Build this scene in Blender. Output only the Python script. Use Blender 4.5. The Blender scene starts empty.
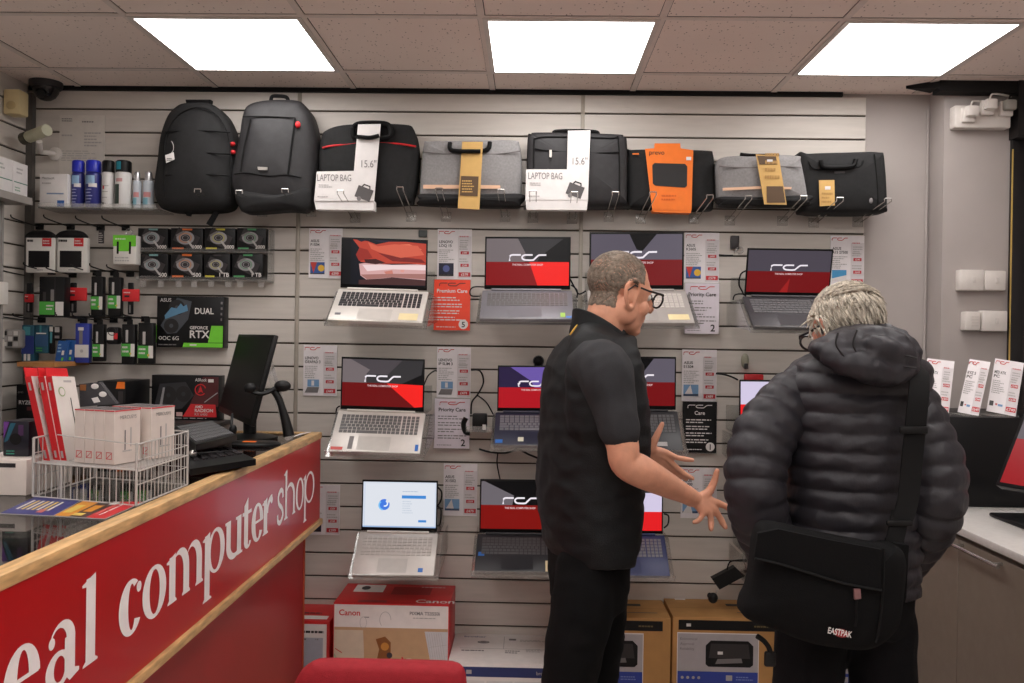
import bpy, bmesh, math, random
from mathutils import Vector, Matrix
random.seed(7)
PI=math.pi
COL=bpy.context.scene.collection
# ------------------------------------------------------------------ camera model (1024x683 frame)
F=866.0; CAMZ=1.5
_yaw,_pit,_rol=-.0223,-.0041,.0149
_w=Vector((math.sin(_yaw)*math.cos(_pit),math.cos(_yaw)*math.cos(_pit),math.sin(_pit)))
_r0=Vector((math.cos(_yaw),-math.sin(_yaw),0)); _u0=_r0.cross(_w)
_r=_r0*math.cos(_rol)+_u0*math.sin(_rol); _u=-_r0*math.sin(_rol)+_u0*math.cos(_rol)
CAMP=Vector((0,0,CAMZ))
def ray(px,py): return _w+_r*((px-512)/F)-_u*((py-341.5)/F)
def PY(px,py,y): d=ray(px,py); return CAMP+d*(y/d.y)
def PX(px,py,x): d=ray(px,py); return CAMP+d*(x/d.x)
def PZ(px,py,z): d=ray(px,py); return CAMP+d*((z-CAMZ)/d.z)
cam=bpy.data.cameras.new('camera'); co=bpy.data.objects.new('camera',cam); COL.objects.link(co)
cam.sensor_width=36; cam.lens=F/1024*36; cam.clip_start=.05; cam.clip_end=60
_m=Matrix((( _r.x,_u.x,-_w.x,0),(_r.y,_u.y,-_w.y,0),(_r.z,_u.z,-_w.z,CAMZ),(0,0,0,1)))
co.matrix_world=_m
sc=bpy.context.scene; sc.camera=co
sc.view_settings.view_transform='Standard'; sc.view_settings.look='None'
sc.view_settings.gamma=1; sc.view_settings.use_curve_mapping=False
# ------------------------------------------------------------------ materials
def lin(c):
    return tuple((v/255/12.92 if v/255<=.04045 else ((v/255+.055)/1.055)**2.4) for v in c)
_M={}
def mat(key,rgb,rough=.5,metal=0,spec=.5,noise=0,nscale=30,bump=0,bscale=150,stretch=(1,1,1),coat=0,sheen=0,sss=0):
    if key in _M: return _M[key]
    m=bpy.data.materials.new(key); m.use_nodes=True; nt=m.node_tree; b=nt.nodes['Principled BSDF']
    c=lin(rgb)
    b.inputs['Base Color'].default_value=(*c,1); b.inputs['Roughness'].default_value=rough
    b.inputs['Metallic'].default_value=metal; b.inputs['Specular IOR Level'].default_value=spec
    if coat: b.inputs['Coat Weight'].default_value=coat; b.inputs['Coat Roughness'].default_value=.06
    if sheen: b.inputs['Sheen Weight'].default_value=sheen
    if sss:
        b.inputs['Subsurface Weight'].default_value=sss; b.inputs['Subsurface Radius'].default_value=(.01,.004,.002)
    tc=None
    def coords(scale):
        nonlocal tc
        if tc is None: tc=nt.nodes.new('ShaderNodeTexCoord')
        mp=nt.nodes.new('ShaderNodeMapping'); nt.links.new(tc.outputs['Object'],mp.inputs[0])
        mp.inputs['Scale'].default_value=[s*scale for s in stretch]; return mp.outputs[0]
    if noise or not bump:
        n=nt.nodes.new('ShaderNodeTexNoise'); n.inputs['Scale'].default_value=1; n.inputs['Detail'].default_value=4
        nt.links.new(coords(nscale),n.inputs['Vector'])
        r=nt.nodes.new('ShaderNodeValToRGB'); nt.links.new(n.outputs['Fac'],r.inputs[0])
        k=noise or .04
        r.color_ramp.elements[0].position=.3; r.color_ramp.elements[1].position=.7
        r.color_ramp.elements[0].color=(*[v*(1-k) for v in c],1); r.color_ramp.elements[1].color=(*[min(1,v*(1+k)) for v in c],1)
        nt.links.new(r.outputs[0],b.inputs['Base Color'])
    if bump:
        n=nt.nodes.new('ShaderNodeTexNoise'); n.inputs['Scale'].default_value=1; n.inputs['Detail'].default_value=5
        nt.links.new(coords(bscale),n.inputs['Vector'])
        bp=nt.nodes.new('ShaderNodeBump'); bp.inputs['Strength'].default_value=bump; bp.inputs['Distance'].default_value=.004
        nt.links.new(n.outputs['Fac'],bp.inputs['Height']); nt.links.new(bp.outputs[0],b.inputs['Normal'])
    _M[key]=m; return m
def emis(key,rgb,s=1):
    if key in _M: return _M[key]
    m=bpy.data.materials.new(key); m.use_nodes=True; nt=m.node_tree; b=nt.nodes['Principled BSDF']
    c=lin(rgb); b.inputs['Base Color'].default_value=(.01,.01,.01,1); b.inputs['Roughness'].default_value=.2; b.inputs['Specular IOR Level'].default_value=.08
    b.inputs['Emission Color'].default_value=(*c,1); b.inputs['Emission Strength'].default_value=s
    _M[key]=m; return m
def clear(key,tint=(.985,.99,.985),gl=.08,rough=.1,haze=.0):
    if key in _M: return _M[key]
    m=bpy.data.materials.new(key); m.use_nodes=True; nt=m.node_tree; nt.nodes.clear()
    o=nt.nodes.new('ShaderNodeOutputMaterial'); mx=nt.nodes.new('ShaderNodeMixShader')
    t=nt.nodes.new('ShaderNodeBsdfTransparent'); t.inputs[0].default_value=(*tint,1)
    g=nt.nodes.new('ShaderNodeBsdfGlossy'); g.inputs['Roughness'].default_value=rough
    lw=nt.nodes.new('ShaderNodeLayerWeight'); lw.inputs[0].default_value=.35
    ma=nt.nodes.new('ShaderNodeMath'); ma.operation='MULTIPLY_ADD'; ma.inputs[1].default_value=.5; ma.inputs[2].default_value=gl*.4
    nt.links.new(lw.outputs['Fresnel'],ma.inputs[0]); nt.links.new(ma.outputs[0],mx.inputs[0])
    
    if haze:  # white diffuse mixed in to imitate whitish highlights on clear plastic
        hz=nt.nodes.new('ShaderNodeMixShader'); hz.inputs[0].default_value=haze; df=nt.nodes.new('ShaderNodeBsdfDiffuse'); df.inputs[0].default_value=(.85,.84,.82,1)
        nt.links.new(t.outputs[0],hz.inputs[1]); nt.links.new(df.outputs[0],hz.inputs[2]); t=hz
    nt.links.new(t.outputs[0],mx.inputs[1]); nt.links.new(g.outputs[0],mx.inputs[2]); nt.links.new(mx.outputs[0],o.inputs[0])
    _M[key]=m; return m
# ------------------------------------------------------------------ text cache
_T={}
def text_geo(s,bold=False):
    k=(s,bold)
    if k in _T: return _T[k]
    c=bpy.data.curves.new('t','FONT'); c.body=s; c.size=1; c.resolution_u=3
    if bold: c.offset=.018
    o=bpy.data.objects.new('t',c); me=o.to_mesh()
    v=[tuple(p.co) for p in me.vertices]; f=[tuple(p.vertices) for p in me.polygons]
    o.to_mesh_clear(); bpy.data.objects.remove(o); bpy.data.curves.remove(c)
    xs=[p[0] for p in v] or [0,1]; x0=min(xs); w=max(xs)-x0
    v=[((p[0]-x0)/.73,p[1]/.73) for p in v]
    _T[k]=(v,f,w/.73); return _T[k]
# ------------------------------------------------------------------ mesh builder
ROOT={}
class MB:
    def __init__(s): s.v=[];s.f=[];s.fm=[];s.mats=[]
    def mi(s,m):
        if m not in s.mats: s.mats.append(m)
        return s.mats.index(m)
    def add(s,vs,fs,m,X=None):
        n=len(s.v); k=s.mi(m)
        s.v+= [tuple(X@Vector(p)) if X is not None else tuple(p) for p in vs]
        for f in fs: s.f.append(tuple(n+i for i in f)); s.fm.append(k)
        return s
    def box(s,a,b,m,X=None,bevel=0,seg=2):
        x0,y0,z0=[min(p,q) for p,q in zip(a,b)]; x1,y1,z1=[max(p,q) for p,q in zip(a,b)]
        vs=[(x0,y0,z0),(x1,y0,z0),(x1,y1,z0),(x0,y1,z0),(x0,y0,z1),(x1,y0,z1),(x1,y1,z1),(x0,y1,z1)]
        fs=[(3,2,1,0),(4,5,6,7),(0,1,5,4),(1,2,6,5),(2,3,7,6),(3,0,4,7)]
        if bevel:
            bm=bmesh.new(); bv=[bm.verts.new(p) for p in vs]
            for f in fs: bm.faces.new([bv[i] for i in f])
            bmesh.ops.bevel(bm,geom=bm.edges[:],offset=bevel,segments=seg,affect='EDGES',profile=.5)
            bm.verts.index_update()
            vs=[tuple(v.co) for v in bm.verts]; fs=[tuple(v.index for v in f.verts) for f in bm.faces]; bm.free()
        return s.add(vs,fs,m,X)
    def cyl(s,p0,p1,r0,m,r1=None,n=16,cap=True):
        return s.tube([p0,p1],[r0,r0 if r1 is None else r1],m,n,cap)
    def tube(s,pts,r,m,n=10,cap=True,flat=1):
        pts=[Vector(p) for p in pts]; rs=r if isinstance(r,(list,tuple)) else [r]*len(pts)
        vs=[];fs=[]; prev=None
        for i,p in enumerate(pts):
            t=(pts[min(i+1,len(pts)-1)]-pts[max(i-1,0)]).normalized()
            if prev is None:
                a=Vector((0,0,1)) if abs(t.z)<.9 else Vector((1,0,0)); nx=t.cross(a).normalized()
            else: nx=(prev-t*prev.dot(t)).normalized()
            ny=t.cross(nx); prev=nx
            for k in range(n):
                a=2*PI*k/n; vs.append(p+(nx*math.cos(a)+ny*math.sin(a)*flat)*rs[i])
        for i in range(len(pts)-1):
            for k in range(n): fs.append((i*n+k,i*n+(k+1)%n,(i+1)*n+(k+1)%n,(i+1)*n+k))
        if cap: fs.append(tuple(range(n-1,-1,-1))); fs.append(tuple(range((len(pts)-1)*n,len(pts)*n)))
        return s.add(vs,fs,m)
    def lathe(s,c,prof,m,n=24,axis=(0,0,1)):
        c=Vector(c); ax=Vector(axis).normalized(); a=Vector((1,0,0)) if abs(ax.x)<.9 else Vector((0,1,0))
        nx=ax.cross(a).normalized(); ny=ax.cross(nx); vs=[];fs=[]
        for r,z in prof:
            for k in range(n):
                t=2*PI*k/n; vs.append(c+ax*z+(nx*math.cos(t)+ny*math.sin(t))*max(r,1e-5))
        for i in range(len(prof)-1):
            for k in range(n): fs.append((i*n+k,i*n+(k+1)%n,(i+1)*n+(k+1)%n,(i+1)*n+k))
        fs.append(tuple(range(n-1,-1,-1))); fs.append(tuple(range((len(prof)-1)*n,len(prof)*n)))
        return s.add(vs,fs,m)
    def rings(s,rs,m,cap=True,closed=True):
        n=len(rs[0]); vs=[p for r in rs for p in r]; fs=[]
        for i in range(len(rs)-1):
            for k in range(n if closed else n-1): fs.append((i*n+k,i*n+(k+1)%n,(i+1)*n+(k+1)%n,(i+1)*n+k))
        if cap: fs.append(tuple(range(n-1,-1,-1))); fs.append(tuple(range((len(rs)-1)*n,len(rs)*n)))
        return s.add(vs,fs,m)
    def prism(s,pts,d,m):
        """pts: 3D polygon, d: extrusion vector"""
        n=len(pts); pts=[Vector(p) for p in pts]; d=Vector(d)
        fs=[tuple(range(n)),tuple(range(2*n-1,n-1,-1))]+[(k,n+k,n+(k+1)%n,(k+1)%n) for k in range(n)]
        return s.add(pts+[p+d for p in pts],fs,m)
    def ell(s,c,r,m,nu=20,nv=14,X=None):
        vs=[];fs=[]
        for j in range(1,nv):
            t=PI*j/nv
            for k in range(nu): vs.append(Vector((r[0]*math.sin(t)*math.cos(2*PI*k/nu),r[1]*math.sin(t)*math.sin(2*PI*k/nu),r[2]*math.cos(t))))
        vs+= [Vector((0,0,r[2])),Vector((0,0,-r[2]))]; a=len(vs)-2
        for j in range(nv-2):
            for k in range(nu): fs.append((j*nu+k,(j+1)*nu+k,(j+1)*nu+(k+1)%nu,j*nu+(k+1)%nu))
        for k in range(nu): fs.append((a,k,(k+1)%nu)); fs.append((a+1,(nv-2)*nu+(k+1)%nu,(nv-2)*nu+k))
        if X is not None: vs=[X@v for v in vs]
        return s.add([v+Vector(c) for v in vs],fs,m)
    def torus(s,c,R,r,m,axis=(0,0,1),n=24,k=8,sx=1,sy=1):
        ax=Vector(axis).normalized(); a=Vector((1,0,0)) if abs(ax.x)<.9 else Vector((0,1,0))
        nx=ax.cross(a).normalized(); ny=ax.cross(nx)
        pts=[Vector(c)+nx*math.cos(2*PI*i/n)*R*sx+ny*math.sin(2*PI*i/n)*R*sy for i in range(n+1)]
        return s.tube(pts,r,m,k,cap=False)
    def mesh(s,name,off=None,X=None,smooth=True,sharp=40):
        me=bpy.data.meshes.new(name); vs=s.v
        if X is not None: vs=[tuple(X@Vector(p)) for p in vs]
        elif off is not None: vs=[(p[0]-off[0],p[1]-off[1],p[2]-off[2]) for p in vs]
        me.from_pydata(vs,[],s.f)
        for m in s.mats: me.materials.append(m)
        me.polygons.foreach_set('material_index',s.fm)
        if smooth:
            me.polygons.foreach_set('use_smooth',[True]*len(s.f)); me.set_sharp_from_angle(angle=math.radians(sharp))
        me.update(); return me
    def part(s,name,parent,label=None,world=True,**k):
        """child mesh of parent; world=True: verts were given in world space"""
        X=ROOT[parent].inverted() if world else None
        o=bpy.data.objects.new(name,s.mesh(name,X=X,**k)); COL.objects.link(o); o.parent=parent; ROOT[o]=ROOT[parent]
        if label: o['label']=label
        return o
    def thing(s,name,label,cat,group=None,**k):
        """whole thing of one mesh, origin at its base"""
        xs=[[p[i] for p in s.v] for i in range(3)]
        off=((min(xs[0])+max(xs[0]))/2,(min(xs[1])+max(xs[1]))/2,min(xs[2]))
        o=bpy.data.objects.new(name,s.mesh(name,off=off,**k)); COL.objects.link(o); o.location=off
        ROOT[o]=Matrix.Translation(off); return tag(o,label,cat,group)
    def struct(s,name,parent=None,**k):
        o=bpy.data.objects.new(name,s.mesh(name,**k)); COL.objects.link(o)
        if parent: o.parent=parent
        else: o['kind']='structure'
        ROOT[o]=Matrix(); return o
def tag(o,label,cat,group=None):
    o['label']=label; o['category']=cat
    if group: o['group']=group
    return o
def empty(name,label,cat,loc,group=None,rot=None):
    o=bpy.data.objects.new(name,None); COL.objects.link(o); o.empty_display_size=.05
    X=Matrix.Translation(Vector(loc))
    if rot is not None: X=X@rot
    o.matrix_basis=X; ROOT[o]=X; return tag(o,label,cat,group)
def dup(root,loc,label,rotz=None,group=None):
    r=root.copy(); COL.objects.link(r); r.location=loc; r['label']=label
    if rotz is not None: r.rotation_euler=(0,0,rotz)
    if group: r['group']=group
    for ch in list(root.children):
        c=ch.copy(); COL.objects.link(c); c.parent=r
        for g in list(ch.children):
            d=g.copy(); COL.objects.link(d); d.parent=c
    return r
# ------------------------------------------------------------------ flat printing on a surface
_FK=[0]
class Fr:
    def __init__(s,o,ux=(1,0,0),uy=(0,0,1),eps=.0007):
        s.o=Vector(o); s.ux=Vector(ux).normalized(); s.uy=Vector(uy).normalized(); s.n=s.ux.cross(s.uy); s.e=eps
    def p(s,x,y,l=0): return s.o+s.ux*x+s.uy*y+s.n*(l*s.e)
    def poly(s,mb,pts,m,l=1):
        _FK[0]=(_FK[0]+1)%11; l=l+_FK[0]*2e-5/s.e
        mb.add([s.p(x,y,l) for x,y in pts],[tuple(range(len(pts)))],m)
    def rect(s,mb,x0,y0,x1,y1,m,l=1): s.poly(mb,[(x0,y0),(x1,y0),(x1,y1),(x0,y1)],m,l)
    def frame(s,mb,x0,y0,x1,y1,t,m,l=1):
        s.rect(mb,x0,y0,x1,y0+t,m,l); s.rect(mb,x0,y1-t,x1,y1,m,l); s.rect(mb,x0,y0+t,x0+t,y1-t,m,l); s.rect(mb,x1-t,y0+t,x1,y1-t,m,l)
    def disc(s,mb,cx,cy,r,m,l=1,ry=None,n=20,a0=0,a1=2*PI):
        ry=ry or r; s.poly(mb,[(cx+r*math.cos(a0+(a1-a0)*k/n),cy+ry*math.sin(a0+(a1-a0)*k/n)) for k in range(n)],m,l)
    def ring(s,mb,cx,cy,r,ri,m,l=1,n=28,ry=None,riy=None,a0=0,a1=2*PI,ox=0,oy=0):
        ry=ry or r; riy=riy or ri; vs=[];fs=[]; _FK[0]=(_FK[0]+1)%11; l=l+_FK[0]*2e-5/s.e
        for k in range(n+1):
            a=a0+(a1-a0)*k/n; vs+= [s.p(cx+r*math.cos(a),cy+ry*math.sin(a),l),s.p(cx+ox+ri*math.cos(a),cy+oy+riy*math.sin(a),l)]
        for k in range(n): fs.append((2*k,2*k+2,2*k+3,2*k+1))
        mb.add(vs,fs,m)
    def ribbon(s,mb,pts,w,m,l=1):
        P=[Vector(p) for p in pts]; L=[];R=[]; _FK[0]=(_FK[0]+1)%11; l=l+_FK[0]*2e-5/s.e
        for i,p in enumerate(P):
            a=(P[i]-P[i-1]).normalized() if i else (P[1]-P[0]).normalized()
            b=(P[i+1]-P[i]).normalized() if i<len(P)-1 else a
            t=(a+b).normalized(); n=Vector((-t.y,t.x)); k=w/2/max(.5,n.dot(Vector((-a.y,a.x))))
            L.append(p+n*k);R.append(p-n*k)
        vs=[s.p(q.x,q.y,l) for q in L]+[s.p(q.x,q.y,l) for q in R]; n=len(P)
        mb.add(vs,[(n+i,n+i+1,i+1,i) for i in range(n-1)],m)
    def text(s,mb,t,x,y,h,m,l=2,al='L',bold=False,sx=1,maxw=None,sh=0):
        v,f,w=text_geo(t,bold)
        if maxw and w*h*sx>maxw: sx=maxw/(w*h)
        ox=x-(w*h*sx*(.5 if al=='C' else 1 if al=='R' else 0))
        mb.add([s.p(ox+(a+sh*b)*h*sx,y+b*h,l) for a,b in v],f,m)
    def lines(s,mb,x0,y0,x1,y1,n,m,l=2,fill=.45,jit=.35):
        """blurred print: rows of broken strokes"""
        st=(y1-y0)/n
        for i in range(n):
            yy=y1-(i+.5)*st; x=x0; end=x1-(x1-x0)*jit*random.random()
            while x<end:
                w=(x1-x0)*random.uniform(.06,.2); s.rect(mb,x,yy-st*fill/2,min(x+w,end),yy+st*fill/2,m,l); x+=w+(x1-x0)*.03
def arc(c,r,a0,a1,n=6,ry=None):
    ry=ry or r
    return [(c[0]+r*math.cos(a0+(a1-a0)*k/n),c[1]+ry*math.sin(a0+(a1-a0)*k/n)) for k in range(n+1)]
def shop_logo(fr,mb,x,y,h,m,l=2,w=None,st=.2):
    """three linked bars of the shop emblem; width about 3.7 h"""
    k=(w/(3.75*h)) if w else 1
    g=lambda P:[(x+a*h*k,y+b*h) for a,b in P]
    t=st*h
    r=[(.1,0),(.1,.6)]+arc((.42,.58),.32,PI,PI/2,5)+[(1.2,.9)]
    c=[(2.35,.9),(1.7,.9)]+arc((1.7,.52),.38,PI/2,1.5*PI,8)[1:]+[(2.1,.12)]+arc((2.2,.3),.18,-PI/2,-PI/5,3)[0:1]+[(2.45,.16),(2.85,.74),(3.0,.88),(3.7,.9)]
    fr.ribbon(mb,g(r),t,m,l); fr.ribbon(mb,g(c),t,m,l)
def spline(pts,n=6,closed=False):
    P=[Vector(p) for p in pts]; N=len(P); out=[]
    rng=range(N) if closed else range(N-1)
    for i in rng:
        if closed: a,b,c,d=P[i-1],P[i],P[(i+1)%N],P[(i+2)%N]
        else: a,b,c,d=P[max(i-1,0)],P[i],P[i+1],P[min(i+2,N-1)]
        for k in range(n):
            t=k/n; out.append(.5*((2*b)+(c-a)*t+(2*a-5*b+4*c-d)*t*t+(3*b-a-3*c+d)*t**3))
    if not closed: out.append(P[-1])
    return out
def bake(mb,mods,name='baked'):
    """evaluate modifiers on a builder's mesh and return the mesh"""
    o=bpy.data.objects.new(name,mb.mesh(name)); COL.objects.link(o)
    for t,kw in mods:
        md=o.modifiers.new(t,t)
        for k,v in kw.items(): setattr(md,k,v)
    dg=bpy.context.evaluated_depsgraph_get(); dg.update()
    me=bpy.data.meshes.new_from_object(o.evaluated_get(dg)); old=o.data
    bpy.data.objects.remove(o); bpy.data.meshes.remove(old)
    return me
def mesh_part(me,name,parent,label=None,sharp=None):
    me.transform(ROOT[parent].inverted()); me.name=name
    me.polygons.foreach_set('use_smooth',[True]*len(me.polygons))
    o=bpy.data.objects.new(name,me); COL.objects.link(o); o.parent=parent; ROOT[o]=ROOT[parent]
    if label: o['label']=label
    return o
YW=3.73            # face of the slatted display wall
def wall(px,py,y=YW): return PY(px,py,y)
LAMP=6.6; EXPO=0.3
# ------------------------------------------------------------------ setting
HC=2.567
m_slat=mat('slat_laminate',(206,199,191),.5,noise=.05,nscale=6,stretch=(1,1,9))
m_groove=mat('slat_groove',(70,62,52),.8)
m_paint=mat('wall_paint',(178,170,166),.75,noise=.04,nscale=5,bump=.05,bscale=300)
m_tile=None
def tile_mat():
    m=bpy.data.materials.new('ceiling_tile'); m.use_nodes=True; nt=m.node_tree; b=nt.nodes['Principled BSDF']; b.inputs['Roughness'].default_value=.95
    b.inputs['Specular IOR Level'].default_value=.1
    tc=nt.nodes.new('ShaderNodeTexCoord'); mp=nt.nodes.new('ShaderNodeMapping'); nt.links.new(tc.outputs['Object'],mp.inputs[0]); mp.inputs['Scale'].default_value=(60,35,60)
    v=nt.nodes.new('ShaderNodeTexVoronoi'); v.inputs['Scale'].default_value=1; nt.links.new(mp.outputs[0],v.inputs['Vector'])
    n=nt.nodes.new('ShaderNodeTexNoise'); n.inputs['Scale'].default_value=2.2; nt.links.new(tc.outputs['Object'],n.inputs['Vector'])
    r=nt.nodes.new('ShaderNodeValToRGB'); nt.links.new(v.outputs['Distance'],r.inputs[0])
    r.color_ramp.elements[0].position=.08; r.color_ramp.elements[0].color=(*lin((165,148,140)),1)
    r.color_ramp.elements[1].position=.2; r.color_ramp.elements[1].color=(*lin((250,234,225)),1)
    mx=nt.nodes.new('ShaderNodeMix'); mx.data_type='RGBA'; mx.blend_type='MULTIPLY'; mx.inputs[0].default_value=.08
    nt.links.new(r.outputs[0],mx.inputs[6]); nt.links.new(n.outputs['Fac'],mx.inputs[7]); nt.links.new(mx.outputs[2],b.inputs['Base Color'])
    return m
m_tile=tile_mat()
m_tee=mat('ceiling_tee',(228,214,206),.6)
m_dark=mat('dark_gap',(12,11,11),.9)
m_floor=mat('floor_carpet',(196,186,178),.85,noise=.1,nscale=220,bump=.4,bscale=600)
X0,X1,Yb=-2.2,2.35,-2.6
mb=MB(); mb.box((X0-.1,Yb-.1,-.1),(X1+.1,3.95,0),m_floor); mb.struct('floor')
# slatted wall: each plank a bevelled board above its groove
xs1=wall(295.5,400).x; xs2=wall(582,170).x; xr=wall(865,180).x
mb=MB()
def slats(x0,x1):
    for n in range(-5,20):
        z1=1.962-.1006*n; z0=z1-.1006
        lo=max(z0+.0075,0)
        if z1<=0: continue
        mb.box((x0,YW,lo),(x1,YW+.018,z1),m_slat,bevel=.0015,seg=1)
        mb.box((x0,YW+.009,max(z0,0)),(x1,YW+.018,lo),m_groove)
    mb.box((x0,YW,2.4725),(x1,YW+.018,2.548),m_slat,bevel=.0015,seg=1)
    mb.box((x0,YW+.009,2.465),(x1,YW+.018,2.4725),m_groove)
slats(X0,xs1-.009); slats(xs1+.009,xs2-.007); slats(xs2+.007,xr)
mb.box((X0-.1,YW+.018,0),(X1+.1,YW+.12,2.75),m_paint); mb.struct('wall_back')
m_alu=mat('seam_strip',(168,160,148),.45,metal=.2)
for i,x in enumerate((xs1,xs2)):
    mb=MB(); mb.box((x-.009,YW-.001,0),(x+.009,YW+.017,2.548),m_alu,bevel=.002); mb.struct('trim_%d'%(i+1))
mb=MB(); mb.box((X0,YW-.012,2.549),(wall(842,100).x,YW+.018,HC),m_dark); mb.struct('trim_3')  # near-black strip painting the shadow line between slat wall and ceiling
# left wall with its own slats
mb=MB()
for n in range(-5,20):
    z1=1.962-.1*n; lo=max(z1-.0925,0)
    if z1>0: mb.box((X0-.018,2.3,lo),(X0,YW-.02,z1),m_slat,bevel=.0015,seg=1); mb.box((X0-.018,2.3,max(z1-.1,0)),(X0-.009,YW-.02,lo),m_groove)
mb.box((X0-.018,2.3,2.4695),(X0,YW-.02,HC),m_slat)
mb.box((X0-.12,Yb,0),(X0-.018,YW+.018,2.75),m_paint); mb.struct('wall_left')
mb=MB(); mb.box((X0-.005,YW-.028,0),(X0+.028,YW-.0005,2.53),mat('corner_strip',(92,88,84),.6)); mb.struct('trim_4')
# right side: pillar, doorway frame, wall
yp=3.60; xa=wall(928.3,200,YW+.018).x; xb=PY(943,200,yp).x; xd=PY(1009,200,yp).x
mb=MB(); mb.add([(xa,YW+.018,0),(xb,yp,0),(xd+.03,yp,0),(xd+.03,YW+.018,0),(xa,YW+.018,2.75),(xb,yp,2.75),(xd+.03,yp,2.75),(xd+.03,YW+.018,2.75)],
   [(0,1,5,4),(1,2,6,5),(2,3,7,6),(0,3,2,1),(4,5,6,7)],m_paint); mb.struct('wall_pillar')
mb=MB(); mb.box((X1,Yb,0),(X1+.1,YW+.12,2.75),m_paint); mb.struct('wall_right')
mb=MB(); mb.box((X0-.1,Yb-.1,0),(X1+.1,Yb,2.75),m_paint); mb.struct('wall_front')
m_blk=mat('black_frame',(22,20,21),.5); m_yel=mat('yellow_edge',(196,166,90),.5)
mb=MB(); mb.box((xd,yp-.02,0),(xd+.055,yp+.0,2.42),m_blk,bevel=.003); mb.box((xd-.005,yp-.07,2.34),(X1,yp,2.75),m_blk)
mb.box((xd+.055,yp-.02,0),(X1,yp,2.34),mat('shutter_dark',(34,26,27),.6))
d=mb.struct('door_1'); mb=MB(); mb.box((xd-.002,yp-.023,0),(xd+.003,yp-.0195,2.30),m_yel); mb.struct('edge_strip',d)
# thin pipe chase in the right corner
mb=MB(); 
mb.cyl((xa-.012,YW+.008,1.0),(xa-.012,YW+.008,2.5),.005,m_paint,n=8); mb.struct('trim_5')
# ceiling with lay-in grid
cx0,cy0=-1.0827,3.179      # centre of the left lamp cell
mb=MB(); mb.box((X0-.1,Yb-.1,HC),(X1+.1,YW+.12,HC+.02),m_tile)
xg=[cx0-.3+.6*k for k in range(-3,9)]; yg=[cy0+.3-.6*k for k in range(0,12)]
for x in xg:
    if X0<x<X1: mb.box((x-.012,Yb,HC-.004),(x+.012,YW,HC),m_tee); mb.box((x-.0133,Yb,HC-.001),(x+.0145,YW,HC-.0003),m_dark)
for y in yg:
    if Yb<y<YW: mb.box((X0,y-.012,HC-.0045),(X1,y+.012,HC),m_tee); mb.box((X0,y-.0133,HC-.0012),(X1,y+.0133,HC-.0004),m_dark)
mb.struct('ceiling')
# dark boxes painting the shade of the gap where tiles stop at the pillar
p1=PY(925,97,YW-.1)
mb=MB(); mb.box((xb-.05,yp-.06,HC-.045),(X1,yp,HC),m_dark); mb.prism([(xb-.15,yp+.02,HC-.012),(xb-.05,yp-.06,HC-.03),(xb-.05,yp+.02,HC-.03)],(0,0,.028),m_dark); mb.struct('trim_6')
# lamps: visible row of square panels; unseen rows added to light the lower wall
m_lamp=emis('lamp_diffuser',(255,250,247),LAMP)
m_rim=mat('lamp_rim',(215,205,198),.4)
def lamp(x,y,label):
    e=empty('ceiling_light',label,'ceiling light',(x,y,HC-.012),'square ceiling light panels')
    mb=MB()
    for a,b in (((-.296,-.296),(.296,-.278)),((-.296,.278),(.296,.296)),((-.296,-.278),(-.278,.278)),((.278,-.278),(.296,.278))):
        mb.box((x+a[0],y+a[1],HC-.008),(x+b[0],y+b[1],HC-.0046),m_rim)
    mb.part('frame',e)
    mb=MB(); mb.box((x-.278,y-.278,HC-.0072),(x+.278,y+.278,HC-.0048),m_lamp); mb.part('diffuser',e)
for i,l in enumerate(('square white ceiling light panel at left, above the two backpacks','square white ceiling light panel in the middle, above the grey bag and white-sleeved bag','square white ceiling light panel at right, above the black and grey laptop bags')):
    lamp(cx0+1.2*i,cy0,l)
for j in (2,4,6,8):
    for i,n in enumerate(('left','middle','right')):
        lamp(cx0+1.2*i,cy0-.6*j,'added unseen square ceiling light panel, %s column, %s row out from the visible row'%(n,{2:'first',4:'second',6:'third',8:'fourth'}[j]))
# ceiling dome camera, sensor, plug boxes, switches
m_wpl=mat('white_plastic',(226,220,214),.4); m_cream=mat('cream_plastic',(214,196,150),.45); m_bk=mat('black_plastic',(14,14,15),.45,spec=.3); m_dk=mat('dark_plastic',(44,40,42),.4)
c=PZ(46,82,HC)
e=empty('dome_camera','dark dome security camera under the ceiling in the left corner','security camera',c)
mb=MB(); mb.lathe((c.x,c.y,HC),[(.066,0),(.066,-.018),(.06,-.028)],m_dk); mb.part('base',e)
mb=MB(); mb.lathe((c.x,c.y,HC-.026),[(.054,0),(.05,-.02),(.038,-.04),(.02,-.052),(.002,-.056)],mat('dome_tint',(26,22,24),.12)); mb.part('dome',e)
mb=MB(); mb.cyl((c.x+.01,c.y-.045,HC-.055),(c.x+.012,c.y-.058,HC-.062),.016,m_bk); mb.part('lens',e)
mb=MB(); a=PY(6,90,3.55); b=PY(22,115,3.55); mb.box((a.x,3.53,b.z),(b.x,3.60,a.z),m_cream,bevel=.008); o=mb.thing('alarm_sensor','cream alarm motion sensor high in the left corner','alarm sensor')
mb=MB(); mb.ell(((a.x+b.x)/2,3.528,b.z+.035),(.02,.006,.018),mat('sensor_lens',(190,170,125),.3)); mb.part('lens',o)
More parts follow.
